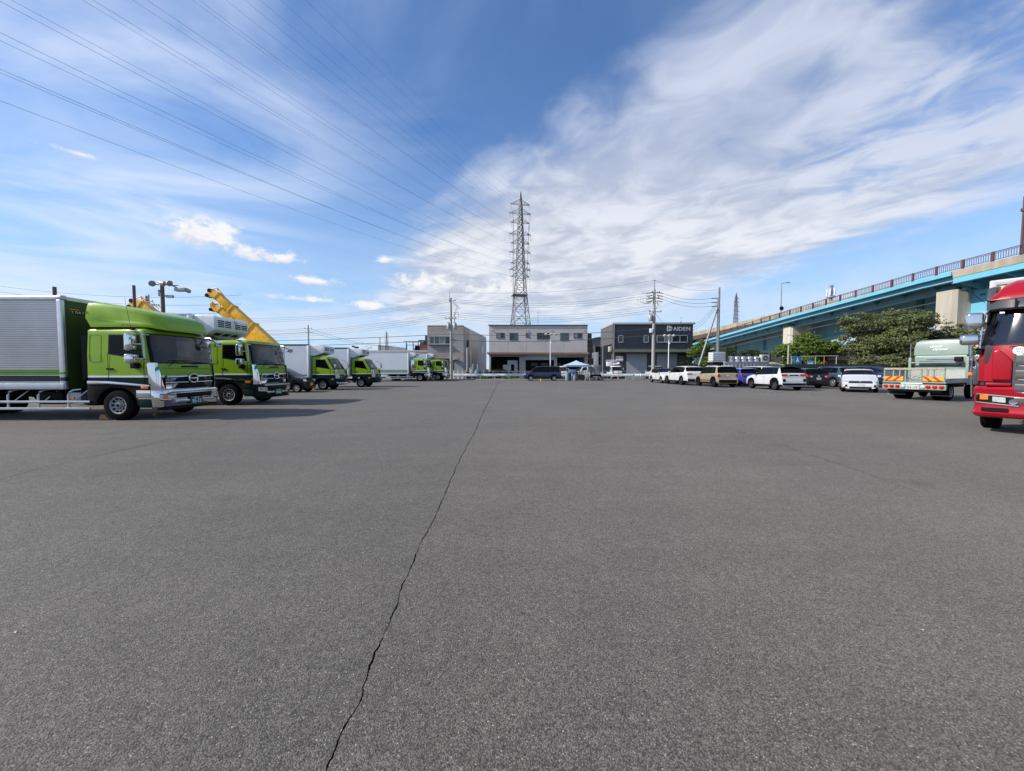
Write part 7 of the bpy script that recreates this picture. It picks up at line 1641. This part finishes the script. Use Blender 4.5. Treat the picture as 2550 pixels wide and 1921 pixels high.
def crown_mesh(rg, blobs, nper, leaf, ma):
    """leaf faces in clumps spread through a set of ellipsoid blobs (cx, cy, cz, rx, ry, rz)"""
    vs = []; fs = []
    for cx, cy, cz, rx, ry, rz in blobs:
        ncl = max(6, int(nper*(rx*ry*rz)**0.62))
        for _ in range(ncl):
            d = Vector((rg.gauss(0, 1), rg.gauss(0, 1), rg.gauss(0, 1)+0.15)).normalized(); rr_ = rg.uniform(0.55, 1.04)
            c = Vector((cx+d.x*rx*rr_, cy+d.y*ry*rr_, cz+d.z*rz*rr_)); cs = rg.uniform(0.28, 0.62)*min(1, rz*0.6+0.3)
            for _l in range(rg.randint(26, 44)):
                q = Vector((rg.gauss(0, 0.62), rg.gauss(0, 0.62), rg.gauss(0, 0.2)))*cs+c
                nn = (d*0.6+Vector((rg.uniform(-1, 1), rg.uniform(-1, 1), rg.uniform(-0.2, 1.2)))).normalized()
                u = nn.cross(Vector((rg.uniform(-1, 1), rg.uniform(-1, 1), rg.uniform(-1, 1)))).normalized(); v = nn.cross(u); s = leaf*rg.uniform(0.6, 1.3); o = len(vs)
                vs += [q-u*s, q+v*s*0.5, q+u*s, q-v*s*0.5]; fs.append((o, o+1, o+2, o+3))
    me = bpy.data.meshes.new('crown'); me.from_pydata([tuple(v) for v in vs], [], fs); me.materials.append(ma); return me
def tree(label, x, y, h, r, seed, ma, leaf=0.11, dens=34, trunk=0.28, low=0.25, squash=1.0, group='trees under the overpass', name='tree', cat='tree', limbs=7):
    rg = random.Random(seed); t = thing(name, label, cat, (x, y, 0), 0, group)
    b = MB(); zt = h*0.72; b.tube([(0, 0, -0.1), (rg.uniform(-.1, .1), 0, h*0.15), (rg.uniform(-.25, .25), rg.uniform(-.2, .2), h*0.38), (rg.uniform(-.4, .4), rg.uniform(-.3, .3), zt)], trunk*h*0.09, 8)
    blobs = []
    for k in range(limbs):
        a = 2*math.pi*(k+rg.uniform(-.3, .3))/limbs; f = rg.uniform(0.4, 0.95); rad = r*f
        e = Vector((rad*math.cos(a), rad*math.sin(a)*squash, lerp(h*low+0.6, h*0.80, rg.random()**0.8)))
        b.tube([(0, 0, h*rg.uniform(0.15, 0.35)), e*0.5+Vector((0, 0, h*0.08)), e], trunk*h*0.03, 5)
        s = r*rg.uniform(0.28, 0.46); blobs.append((e.x, e.y, e.z, s*1.15, s*1.05*squash, s*0.72))
    blobs.append((rg.uniform(-.2, .2)*r, 0, h*0.82, r*0.36, r*0.4*squash, h*0.15)); blobs.append((0, 0, h*(low+0.3), r*0.45, r*0.45*squash, h*0.22))
    b.build('trunk', BARK, t, smooth=50); o = link('crown', crown_mesh(rg, blobs, dens, leaf, ma), t); return t
tree('largest spreading tree before the thick concrete pier', 40.3, 40.5, 8.0, 3.7, 11, LEAF, 0.12, 34, limbs=12)
tree('low tree with pale drooping branches at the left foot of the largest tree', 36.4, 39.5, 4.9, 2.1, 12, LEAF, 0.11, 32, low=0.15)
tree('tree at the foot of the thick concrete pier, right of the largest tree', 44.6, 39.0, 6.4, 2.5, 13, LEAF, 0.11, 36, low=0.15)
tree('rounded bright leaved tree before the thin concrete pier', 35.9, 46.5, 6.1, 3.1, 14, LEAFB, 0.12, 48, low=0.10, limbs=12)
tree('dark tree between the rounded tree and the largest tree', 39.6, 48.5, 5.0, 2.3, 15, LEAFD, 0.11, 34, low=0.15)
tree('bright bushy tree behind the slanting stay pole', 27.2, 54.0, 5.9, 2.1, 16, LEAFB, 0.11, 38, low=0.1)
tree('dark leafy tree right of the steel utility pole', 30.4, 53.0, 4.6, 2.2, 17, LEAFD, 0.11, 38, low=0.1)
tree('low dark tree with reaching twigs behind the steel drums', 34.6, 54.5, 4.4, 2.5, 18, LEAFD, 0.10, 36, low=0.1)
tree('dark tree beside the workshop canopy end', 28.4, 50.8, 3.6, 1.6, 19, LEAFD, 0.10, 38, low=0.1)
tree('dark leafy tree between the pale green loader and red lorry', 42.6, 32.5, 5.6, 2.6, 20, LEAFD, 0.11, 38, low=0.1)
tree('small tree left of the pale green loader cab', 37.0, 35.5, 3.4, 1.9, 23, LEAF, 0.10, 36, low=0.08)
def hedge(label, x0, x1, y, h, seed, ma, name='hedge', cat='hedge', group=None, leaf=0.09, dep=0.7):
    rg = random.Random(seed); n = max(2, int((x1-x0)/0.9)); bl = [(lerp(x0, x1, (k+.5)/n)+rg.uniform(-.2, .2), y+rg.uniform(-.3, .3), h*0.5, 0.6, dep, h*rg.uniform(0.42, 0.62)) for k in range(n)]
    o = link(name, crown_mesh(rg, bl, 34, leaf, ma), None); return tag(o, label, cat, group)
hedge('long low hedge under the trees right of the pipe frame', 33.5, 45.5, 36.5, 1.9, 31, LEAFB)
hedge('dark undergrowth behind the steel drums and water tank', 24.5, 36.0, 56.5, 2.6, 32, LEAFD, 'undergrowth', 'bushes')
for x, w_, lb in ((-4.0, 0.5, 'small weed clump at the guard rail left of the lot joint'), (-0.4, 0.8, 'larger weed clump at the guard rail before the warehouse'), (0.6, 0.4, 'weed clump close to the front of the dark blue minivan')):
    hedge(lb, x-w_, x+w_, 50.9, 0.45, int(x*10)+60, LEAFB, 'weeds', 'weeds', 'weed clumps on the verge', 0.05, 0.3)
b = random.Random(5); bl = [(60+k*6, 150+b.uniform(-6, 6), 5, 5.5, 4, 5.5+b.uniform(0, 2.5)) for k in range(20)]  # wood added as a backdrop to keep the gap beneath the bridge dark
o = link('backdrop_wood', crown_mesh(b, bl, 10, 0.45, LEAFD), None); stuff(o); o['label'] = 'added dark wood filling the bright gap beneath the overpass'; o['category'] = 'wood'
# ------------------------------------------------------------------ things by the guard rail
TENTM = mat('tent_fabric', (0.38, 0.50, 0.66), 0.7, var=0.06, sc=2)
TENTT = mat('tent_trim', (0.22, 0.33, 0.42), 0.7, var=0.06)
t = thing('canopy_tent', 'pale blue pop-up canopy tent before the guard rail', 'tent', (8.1, 48.15, 0))
P = []; w_ = 1.47
for i in range(9):
    row = []
    for j in range(9):
        u, v = i/4-1, j/4-1; m_ = max(abs(u), abs(v)); z = 1.92+0.60*(1-m_)-0.05*math.sin(math.pi*m_)*(1-abs(abs(u)-abs(v)))
        row.append((u*w_, v*w_, z))
    P.append(row)
MB().grid(P).build('roof', TENTM, t, smooth=25)
for k, (a, b_) in enumerate((((-1, -1), (1, -1)), ((1, -1), (1, 1)), ((1, 1), (-1, 1)), ((-1, 1), (-1, -1)))):
    MB().grid([[(lerp(a[0], b_[0], q/6)*w_, lerp(a[1], b_[1], q/6)*w_, z-(0.02 if (q % 2 and z < 1.8) else 0)) for q in range(7)] for z in (1.92, 1.72)]).build('valance', TENTT, t)
for sx in (-1, 1):
    for sy in (-1, 1): part('leg', ALUP, t, lambda b: b.box(sx*1.43-0.02, sx*1.43+0.02, sy*1.43-0.02, sy*1.43+0.02, 0, 1.9))
BARREL = mat('barrel_grey', (0.25, 0.30, 0.37), 0.5, var=0.08); BARRELD = mat('barrel_dark', (0.10, 0.13, 0.18), 0.5, var=0.1)
bars = [(6.75, 46.7, BARREL, 'grey barrel at the left leg of the canopy tent'), (7.1, 47.3, BARRELD, 'dark blue barrel behind the leftmost barrel under the tent'), (7.65, 46.75, BARREL, 'grey barrel under the blue crate at the tent'), (7.98, 47.4, BARRELD, 'dark blue barrel right of the blue crate under the tent')]
for x, y, m_, lb in bars:
    b = MB(); b.lathe([(0.0, 0), (0.21, 0.0), (0.225, 0.04), (0.245, 0.3), (0.25, 0.34), (0.245, 0.38), (0.25, 0.62), (0.255, 0.66), (0.25, 0.70), (0.235, 0.92), (0.24, 0.96), (0.2, 0.98), (0, 0.97)], (0, 0, 0), 'z', 20)
    o = b.build('barrel', m_, None, smooth=35); o.location = (x, y, 0); tag(o, lb, 'barrel', 'barrels under the tent')
o = bx('plastic_crate', mat('crate_blue', (0.12, 0.22, 0.40), 0.5), None, -0.42, 0.42, -0.3, 0.3, 0, 0.38, 0.02); o.location = (7.35, 46.75, 0.985); tag(o, 'blue plastic crate resting on two barrels under the tent', 'crate')
t = thing('work_table', 'brown cluttered work table inside the canopy tent', 'table', (8.55, 47.9, 0)); BRN = mat('table_brown', (0.16, 0.06, 0.04), 0.7, var=0.4, sc=8)
bx('table_top', BRN, t, -0.55, 0.55, -0.4, 0.4, 0.70, 0.76, 0.01); bx('apron', BRN, t, -0.5, 0.5, -0.38, -0.34, 0.08, 0.70)
for sx in (-0.5, 0.45):
    for sy in (-0.36, 0.32): bx('leg', BRN, t, sx, sx+0.05, sy, sy+0.05, 0, 0.7)
for k, (x, m_) in enumerate(((-0.3, SHUT), (-0.05, BARREL), (0.2, SHUTB))):
    b = MB(); b.lathe([(0, 0), (0.08, 0), (0.085, 0.22), (0.04, 0.3), (0.035, 0.36), (0, 0.37)], (0, 0, 0), 'z', 12); o = b.build('bottle', m_, None, smooth=35); o.location = (8.55+x, 47.85, 0.765); tag(o, 'canister on the brown work table, %s of three' % ['left', 'middle', 'right'][k], 'canister', 'canisters on the work table')
t = thing('trestle', 'grey timber trestle stand at the right of the tent', 'trestle', (9.2, 46.7, 0))
for sx in (-1, 1):
    for sy in (-1, 1): part('leg', SHUTB, t, lambda b: b.cyl((sx*0.08, sy*0.1, 0.78), (sx*0.32, sy*0.3, 0.0), 0.03, n=6))
bx('beam', SHUTB, t, -0.2, 0.2, -0.35, 0.35, 0.76, 0.84)
t = thing('covered_cart', 'machine cart under a grey tarpaulin right of the tent', 'cart', (10.35, 47.3, 0))
rg = random.Random(8); P = []
for i in range(13):
    row = []
    for j in range(9):
        a = i/12; zz = lerp(0.80, 1.92, j/8); ang = 2*math.pi*a; sx, sy = math.cos(ang), math.sin(ang); m_ = max(abs(sx), abs(sy)); k_ = (1+0.05*math.sin(ang*5+j*0.7)+rg.uniform(-.02, .02))*(0.97 if j < 8 else 0.9)
        row.append((sx/m_*0.62*k_, sy/m_*0.5*k_, zz))
    P.append(row)
P[-1] = P[0]; b = MB(); b.grid(P); b.add([r[-1] for r in P[:-1]], [tuple(range(12))]); b.build('tarpaulin', mat('tarpaulin_grey', (0.17, 0.18, 0.185), 0.5, var=0.25, sc=3, bump=0.3, bsc=5), t, smooth=30)
bx('frame', CHASSIS, t, -0.62, 0.62, -0.45, 0.45, 0.5, 0.78, 0.02)
for sx in (-0.55, 0.55):
    for sy in (-0.4, 0.4): wheel(t, sx, sy, 0.24, 0.14, 'cap', SILVER)
part('pipework', STEEL, t, lambda b: [b.tube([(-0.45, -0.5, 0.45), (0, -0.55, 0.5), (0.45, -0.5, 0.45)], 0.04, 6), b.tube([(-0.45, -0.5, 0.3), (0.45, -0.5, 0.3)], 0.04, 6)])
t = thing('bench', 'low steel bench with bottles at the end of the pipe fence', 'bench', (16.4, 49.2, 0))
bx('seat', STEEL, t, -0.9, 0.9, -0.2, 0.2, 0.42, 0.47, 0.01)
for sx in (-0.8, 0.75): bx('leg', STEEL, t, sx, sx+0.05, -0.18, 0.18, 0, 0.42)
for k, (dx, m_) in enumerate(((-0.75, mat('bottle_teal', (0.15, 0.45, 0.42), 0.3)), (-0.35, WHITE), (-0.1, WHITE), (0.2, WHITE))):
    b = MB(); b.lathe([(0, 0), (0.1, 0), (0.11, 0.2), (0.05, 0.28), (0.04, 0.34), (0, 0.35)], (0, 0, 0), 'z', 12); o = b.build('bottle', m_, None, smooth=35); o.location = (16.4+dx, 49.2, 0.472); tag(o, ['teal bottle on the low steel bench', 'white bottle next to the teal one on the bench', 'middle white bottle on the low steel bench', 'rightmost white bottle on the low steel bench'][k], 'bottle', 'bottles on the bench')
o = part('marker_post', mat('orange_marker', (0.6, 0.22, 0.05), 0.5), None, lambda b: b.lathe([(0.05, 0), (0.045, 1.1), (0.02, 1.15), (0, 1.15)], (0, 0, 0), 'z', 10), smooth=40); o.location = (14.6, 52.6, 0); tag(o, 'orange marker post behind the pipe fence before the left shutter', 'marker post')
o = part('traffic_marker', mat('yellow_marker', (0.6, 0.35, 0.03), 0.5), None, lambda b: b.lathe([(0.12, 0), (0.10, 0.05), (0.07, 0.25), (0, 0.27)], (0, 0, 0), 'z', 10), smooth=40); o.location = (3.5, 46.3, 0); tag(o, 'small yellow block on the ground before the dark blue minivan', 'marker')
# white boards and posts behind the rail
t = thing('gate_panel', 'tall white steel gate panel left of the bucket truck', 'gate', (12.4, 56.6, 0)); bx('panel', SHUT, t, -0.3, 0.3, -0.03, 0.03, 0.5, 3.9, 0.01); bx('top_flag', SHUT, t, -0.55, -0.3, -0.025, 0.025, 3.0, 3.8, 0.01); bx('post', STEEL, t, 0.3, 0.38, -0.04, 0.04, 0, 3.95)
o = part('steel_post', POLEG, None, lambda b: b.cyl((0, 0, 0), (0, 0, 4.7), 0.07, n=10), smooth=40); o.location = (13.25, 55.8, 0); tag(o, 'bare grey steel post before the bucket truck lift', 'post')
# small white trucks beyond the rail
def mini_truck(label, loc, rz, sc):
    t = thing('small_truck', label, 'truck', loc, rz, 'small white trucks beyond the guard rail'); dutro_cab(t, False, WHITE, WHITE, 0.84, 'y')
    for sy in (-1, 1): wheel(t, 0, sy*0.72, 0.33, 0.18); wheel(t, -2.3, sy*0.72, 0.33, 0.18)
    chassis(t, -3.2, 0.8, 0.36, (0.45, 0.6)); bx('bed', WHITE, t, -3.2, -0.75, -0.85, 0.85, 0.78, 1.15, 0.02); t.scale = (sc, sc, sc); return t
b3 = mini_truck('white bucket truck with folded lift before the workshop flank', (15.1, 55.6, -0.02), -H, 0.84)
bx('lift_tower', WHITE, b3, -1.6, -0.9, -0.4, 0.4, 1.15, 2.2, 0.04); part('lift_arm', WHITE, b3, lambda b: [b.cyl((-1.2, -0.75, 2.5), (-0.6, 0.8, 2.75), 0.16, n=8)]); bx('lift_bucket', WHITE, b3, -1.7, -0.8, -1.3, -0.4, 2.2, 3.0, 0.05)
for k in range(3): part('bucket_rail', WHITE, b3, lambda b: b.tube([(-1.7, -1.3, 3.0+0.14*k), (-0.8, -1.3, 3.0+0.14*k), (-0.8, -0.4, 3.0+0.14*k), (-0.8, 0.5, 3.0+0.14*k)], 0.03, 5))
bx('stabiliser', WHITE, b3, -1.8, -1.4, -0.95, 0.95, 0.5, 0.8, 0.02)
mini_truck('white kei truck facing the lot behind the canopy tent', (7.2, 55.3, -0.02), -H, 0.82)
mini_truck('white kei truck parked side on behind the canopy tent', (10.3, 55.0, -0.02), math.pi, 0.82)
V3 = dict(VAN); V3['L'] = 3.4; V3['W'] = 1.475; V3['ax'] = (1.1, -1.1); V3['top'] = [(x*0.74, z) for x, z in VAN['top']]; V3['belt'] = [(x*0.74, z) for x, z in VAN['belt']]
for k in ('cowl', 'rf', 'rr', 'tail', 'qx', 'fq'): V3[k] = VAN[k]*0.74
V3['pillars'] = [(a*0.74, w_) for a, w_ in VAN['pillars']]; V3['doors'] = tuple(a*0.74 for a in VAN['doors']); V3['handles'] = (0.1, -0.6)
c = car('kei_van', 'white kei van with roof rack just left of the white hatchback', 'car', (20.3, 54.8, -0.02), H, CARW, V3, group='vehicles beyond the guard rail')
part('roof_rack', ALUP, c['t'], lambda b: [b.box(-1.4, 0.5, -0.6, -0.56, 1.88, 1.93), b.box(-1.4, 0.5, 0.56, 0.6, 1.88, 1.93)]+[b.box(x, x+0.05, -0.6, 0.6, 1.86, 1.9) for x in (-1.2, -0.6, 0.0, 0.4)])
c = car('off_roader', 'black off-roader with roof rack, only its top seen behind the long white SUV', 'car', (21.6, 43.5, 0), H, CARBLK, V2)
part('roof_rack', BLACK, c['t'], lambda b: [b.box(-1.6, 0.6, -0.7, -0.66, 1.78, 1.84), b.box(-1.6, 0.6, 0.66, 0.7, 1.78, 1.84)]+[b.box(x, x+0.05, -0.7, 0.7, 1.74, 1.79) for x in (-1.4, -0.8, -0.2, 0.4)])
# load in the warehouse bay
t = thing('panel_truck', 'white box truck with grey sheeted load standing inside the left bay of the warehouse', 'truck', (-0.4, 61.2, 0.04), 0); bx('cargo_box', BOXW, t, -0.3, 1.3, -1.5, 1.5, 0.6, 2.75, 0.02); bx('sheeted_load', mat('sheet_white', (0.5, 0.5, 0.5), 0.6, var=0.15, bump=0.3, bsc=4), t, -1.0, 0.25, -1.9, -1.55, 1.2, 2.05, 0.04); bx('cab_side', CHASSIS, t, 0.25, 0.7, -1.9, -1.55, 1.0, 2.1, 0.04)
bx('chassis_frame', CHASSIS, t, -1.0, 1.3, -1.85, 1.4, 0.4, 0.6)
for sx in (-0.6, 0.9):
    for sy in (-1.3, 1.2): wheel(t, sx, sy, 0.33, 0.2)
# sign box on a pole left of the warehouse
p = at(1173, 919, 52.6); t = thing('notice_board', 'small white notice board on a post behind the guard rail, left of the warehouse', 'sign', (p.x, 52.6, 0)); bx('board', WHITE, t, -0.19, 0.19, -0.03, 0.03, 0.85, 1.62, 0.01); bx('post', PIPE, t, -0.03, 0.03, 0.031, 0.07, 0, 3.9)
for k, (dx, z, c_) in enumerate(((-0.08, 1.42, INKK), (0.08, 1.42, INKK), (0.02, 1.08, mat('notice_red', (0.3, 0.04, 0.04), 0.5)))): bx('notice_mark', c_, t, dx-0.05, dx+0.05, -0.034, -0.0305, z-0.09, z+0.09)
p = at(1163, 919, 56.9); o = part('steel_post', WHITE, None, lambda b: b.cyl((0, 0, 0), (0, 0, 4.6), 0.05, n=8)); o.location = (p.x, 56.9, 0); tag(o, 'slim white post at the corner of the panelled building', 'post')
for k in range(6):
    x = -10.3+k*0.62; o = MB().prism([(-0.1, 0), (0.1, 0), (0.1, 1.15), (0, 1.28), (-0.1, 1.15)], 'xz', -0.015, 0.015).build('picket', WHITE, None); o.location = (x, 55.2, 0); tag(o, 'white fence picket before the pale shutter, %s from the left' % ['first', 'second', 'third', 'fourth', 'fifth', 'sixth'][k], 'picket', 'white pickets')
# bins and bicycles along the panelled building
for k, (x, m_, lb) in enumerate(((-6.7, mat('bin_brown', (0.07, 0.05, 0.045), 0.7), 'brown covered heap at the corner of the panelled building'), (-5.2, mat('bin_blue', (0.05, 0.13, 0.20), 0.6), 'blue grey bin by the flank of the panelled building'), (-4.1, mat('bin_dark', (0.03, 0.04, 0.05), 0.6), 'dark bin by the flank of the panelled building'))):
    b = MB(); b.lathe([(0.55, 0), (0.6, 0.6), (0.5, 1.1), (0.25, 1.35), (0, 1.4)], (0, 0, 0), 'z', 10); o = b.build('bin', m_, None, smooth=40); o.location = (x, 57.2+k*0.6, 0); tag(o, lb, 'bin')

# ------------------------------------------------------------------ storage behind the parked cars
t = thing('flat_container', 'low grey steel container carrying drums behind the parked cars', 'container', (24.2, 40.2, 0))
bx('body', mat('container_grey', (0.22, 0.235, 0.25), 0.5, var=0.1, sc=1), t, -2.4, 2.2, -1.0, 1.0, 0.1, 2.12, 0.02)
for k in range(12): bx('rib', mat('container_grey', (0, 0, 0)), t, -2.35+k*0.38, -2.25+k*0.38, -1.03, -1.0, 0.2, 2.0)
bx('top_rim', SHUT, t, -2.42, 2.22, -1.03, 1.03, 2.10, 2.17, 0.01)
t = thing('water_tank', 'white caged plastic water tank standing on the grey container', 'tank', (21.4, 40.0, 0)); bx('stand', CHASSIS, t, -0.68, 0.68, -0.6, 0.6, 0.0, 2.15, 0.01)
bx('bladder', mat('tank_white', (0.62, 0.66, 0.66), 0.5, var=0.04), t, -0.62, 0.62, -0.5, 0.5, 2.28, 3.20, 0.07); bx('pallet', SHUT, t, -0.68, 0.68, -0.56, 0.56, 2.16, 2.26)
for k in range(7): part('cage_bar', STEEL, t, lambda b: b.box(-0.66+k*0.215, -0.635+k*0.215, -0.545, -0.52, 2.26, 3.22))
for k in range(5): part('cage_hoop', STEEL, t, lambda b: [b.tube([(-0.66, -0.55, 2.32+k*0.215), (0.66, -0.55, 2.32+k*0.215), (0.66, 0.55, 2.32+k*0.215), (-0.66, 0.55, 2.32+k*0.215), (-0.66, -0.55, 2.32+k*0.215)], 0.012, 5)])
for k in range(5):
    b = MB(); b.lathe([(0, 0), (0.26, 0), (0.28, 0.03), (0.27, 0.1), (0.285, 0.13), (0.27, 0.16), (0.27, 0.34), (0.285, 0.37), (0.27, 0.4), (0.28, 0.52), (0.25, 0.56), (0.1, 0.6), (0, 0.6)], (0, 0, 0), 'z', 18)
    o = b.build('steel_drum', ALU, None, smooth=35); o.location = (22.75+k*0.66, 39.8, 2.172); tag(o, 'silver steel drum on the grey container, %s from the water tank' % ['first', 'second', 'third', 'fourth', 'fifth'][k], 'drum', 'steel drums on the container')
t = thing('condenser_unit', 'cream condenser unit with round fan grille at the end of the drums', 'air conditioner', (26.2, 39.7, 2.172)); bx('casing', SHUTB, t, -0.42, 0.42, -0.18, 0.18, 0, 0.75, 0.02)
part('fan_grille', BLACK, t, lambda b: [b.cyl((0.0, -0.188, 0.38), (0.0, -0.181, 0.38), 0.28, n=22)]); part('fan_hub', SHUT, t, lambda b: b.cyl((0, -0.2, 0.38), (0, -0.189, 0.38), 0.1, n=12)); part('fan_ring', SHUT, t, lambda b: b.lathe([(0.2, -0.196), (0.215, -0.2), (0.215, -0.189), (0.2, -0.189)], (0, 0, 0.38), 'y', 20, caps=False))
for k in range(6):
    b = MB(); b.lathe([(0.22, -0.11), (0.36, -0.13), (0.42, -0.1), (0.43, 0), (0.42, 0.1), (0.36, 0.13), (0.22, 0.11), (0.22, -0.11)], (0, 0, 0), 'x', 22, caps=False); o = b.build('tyre', RUBBER, None, smooth=35); o.location = (27.9+k*0.27, 37.6, 1.46); tag(o, 'upright black tyre in a row on the low rack, %s from the left' % ['first', 'second', 'third', 'fourth', 'fifth', 'sixth'][k], 'tyre', 'tyres in a row')
t = thing('storage_rack', 'low dark rack carrying tyres and a clear roll behind the slate blue SUV', 'rack', (30.2, 37.4, 0)); bx('shelf', CHASSIS, t, -2.8, 3.2, -0.6, 0.6, 0.94, 1.02)
for sx in (-2.7, 0.2, 3.1):
    for sy in (-0.5, 0.5): bx('leg', CHASSIS, t, sx-0.04, sx+0.04, sy-0.04, sy+0.04, 0, 0.94)
o = part('plastic_roll', mat('clear_plastic', (0.42, 0.45, 0.50), 0.35, var=0.2, sc=4, bump=0.3, bsc=8), None, lambda b: b.cyl((-0.75, 0, 0), (0.75, 0, 0), 0.42, n=20), smooth=40); o.location = (31.2, 37.5, 1.445); tag(o, 'big grey plastic roll lying on the low rack', 'roll')
t = thing('goal_frame', 'rusty steel pipe frame standing above the tyres and plastic roll', 'frame', (30.3, 38.3, 0))
for x in (-2.3, 0.1, 2.2): part('post', PIPE, t, lambda b: b.cyl((x, 0, 0), (x, 0, 2.72), 0.035, n=7))
part('top_bar', PIPE, t, lambda b: b.cyl((-2.4, 0, 2.66), (2.4, 0, 2.76), 0.04, n=7)); part('brace', mat('rust_orange', (0.30, 0.11, 0.05), 0.8), t, lambda b: b.cyl((-1.1, -0.1, 2.3), (-0.4, -0.1, 1.2), 0.04, n=6)); part('brace', mat('rust_orange', (0, 0, 0)), t, lambda b: [b.cyl((0.9, -0.1, 2.7), (0.9, -0.1, 1.5), 0.04, n=6), b.cyl((0.9, -0.1, 2.4), (1.2, -0.1, 2.0), 0.03, n=6)])
SBLUE = mat('sign_blue', (0.02, 0.16, 0.42), 0.4)
for k, (x, z, lb) in enumerate(((28.3, 2.35, 'blue sign board hanging at the left of the pipe frame'), (29.6, 2.0, 'smaller pale blue sign on a stick right of the blue board'))):
    t = thing('blue_sign', lb, 'sign', (x, 37.9, 0), 0, 'blue signs at the pipe frame'); bx('board', SBLUE if k == 0 else mat('sign_pale_blue', (0.10, 0.32, 0.55), 0.4), t, -0.36+0.06*k, 0.36-0.06*k, -0.015, 0.015, z-0.36+0.1*k, z+0.36-0.1*k); bx('stick', WHITE, t, -0.05, 0.05, 0.016, 0.05, 0, z-0.1)
    if k == 0: part('sign_figure', INKW, t, lambda b: [b.cyl((0, -0.02, z+0.16), (0, -0.017, z+0.16), 0.06, n=10), b.prism([(-0.16, z-0.22), (-0.04, z+0.08), (0.04, z+0.08), (0.16, z-0.22), (0.08, z-0.22), (0, z-0.08), (-0.08, z-0.22)], 'xz', -0.02, -0.016)])
    else: part('sign_bar', INKW, t, lambda b: b.box(-0.24, 0.24, -0.02, -0.016, z-0.05, z+0.03))
t = thing('beige_canopy', 'low beige sheet canopy between the condenser and thin pier', 'canopy', (27.6, 40.6, 0)); BEI = mat('beige_sheet', (0.30, 0.27, 0.22), 0.8, var=0.1)
P = [(-0.9, -0.8), (0.9, -0.8), (0.9, 0.8), (-0.9, 0.8)]; MB().add([(x, y, 1.85) for x, y in P]+[(0, 0, 2.2)], [(0, 1, 4), (1, 2, 4), (2, 3, 4), (3, 0, 4)]).build('sheet', BEI, t)
for x, y in P: part('pole', PIPE, t, lambda b: b.cyl((x, y, 0), (x, y, 1.85), 0.02, n=6))
t = thing('mesh_fence', 'dark mesh fence running behind the parked cars and under the trees', 'fence', (33, 35, 0)); DK = mat('fence_dark', (0.025, 0.03, 0.035), 0.6)
for k in range(12): part('post', DK, t, lambda b: b.box(-8+k*1.5, -7.94+k*1.5, -0.03, 0.03, 0, 1.95))
for k in range(11): bx('panel', DK, t, -7.94+k*1.5, -6.5+k*1.5, -0.01, 0.01, 0.08, 1.88)
t = thing('shed', 'low beige roofed shed under the trees before the overpass', 'shed', (43, 47.5, 0)); bx('wall', mat('shed_wall', (0.20, 0.17, 0.13), 0.8), t, -5, 6, -1.5, 2.5, 0, 2.7); bx('roof', mat('shed_roof', (0.55, 0.46, 0.36), 0.7, var=0.1), t, -5.4, 6.4, -2.0, 2.8, 2.75, 2.95, 0.02); bx('fascia', mat('shed_fascia', (0.5, 0.42, 0.32), 0.7), t, -5.4, 6.4, -2.06, -2.0, 2.5, 2.92)
t = thing('steel_pole_stub', 'slim grey post standing before the thin concrete pier', 'post', (at(1962, 919, 44).x, 44, 0)); part('shaft', POLE, t, lambda b: b.cyl((0, 0, 0), (0, 0, 4.2), 0.09, n=8))
o = MB().box(-0.5, 0.5, -0.4, 0.4, 0, 2.6).box(-0.25, 0.25, -0.3, 0.3, 2.6, 3.1).build('black_machine', BLACK, None, bevel=0.08); o.location = (24.6, 46.5, 0); tag(o, 'black machine hood between the slanting stay pole and steel pole', 'machine')

# dry leaves and grit scattered on the asphalt
rg = random.Random(77); b = MB()
for k in range(170):
    y = 2.0+30*rg.random()**1.6; x = rg.uniform(-0.9, 0.9)*(y+2); s_ = rg.uniform(0.005, 0.013); a = rg.uniform(0, 6.28); c_, d_ = math.cos(a)*s_, math.sin(a)*s_; h_ = rg.uniform(0.004, 0.012)
    b.add([(x-c_, y-d_, 0.003), (x-d_*0.45, y+c_*0.45, h_), (x+c_, y+d_, 0.004), (x+d_*0.45, y-c_*0.45, h_*0.6)], [(0, 1, 2, 3)], rg.choice((0, 0, 0, 1)))
o = stuff(b.build('leaf_litter', [mat('dry_leaf', (0.035, 0.026, 0.018), 0.9), mat('pale_grit', (0.45, 0.44, 0.42), 0.9)])); o['label'] = 'dry leaf bits and grit scattered over the asphalt'; o['category'] = 'litter'
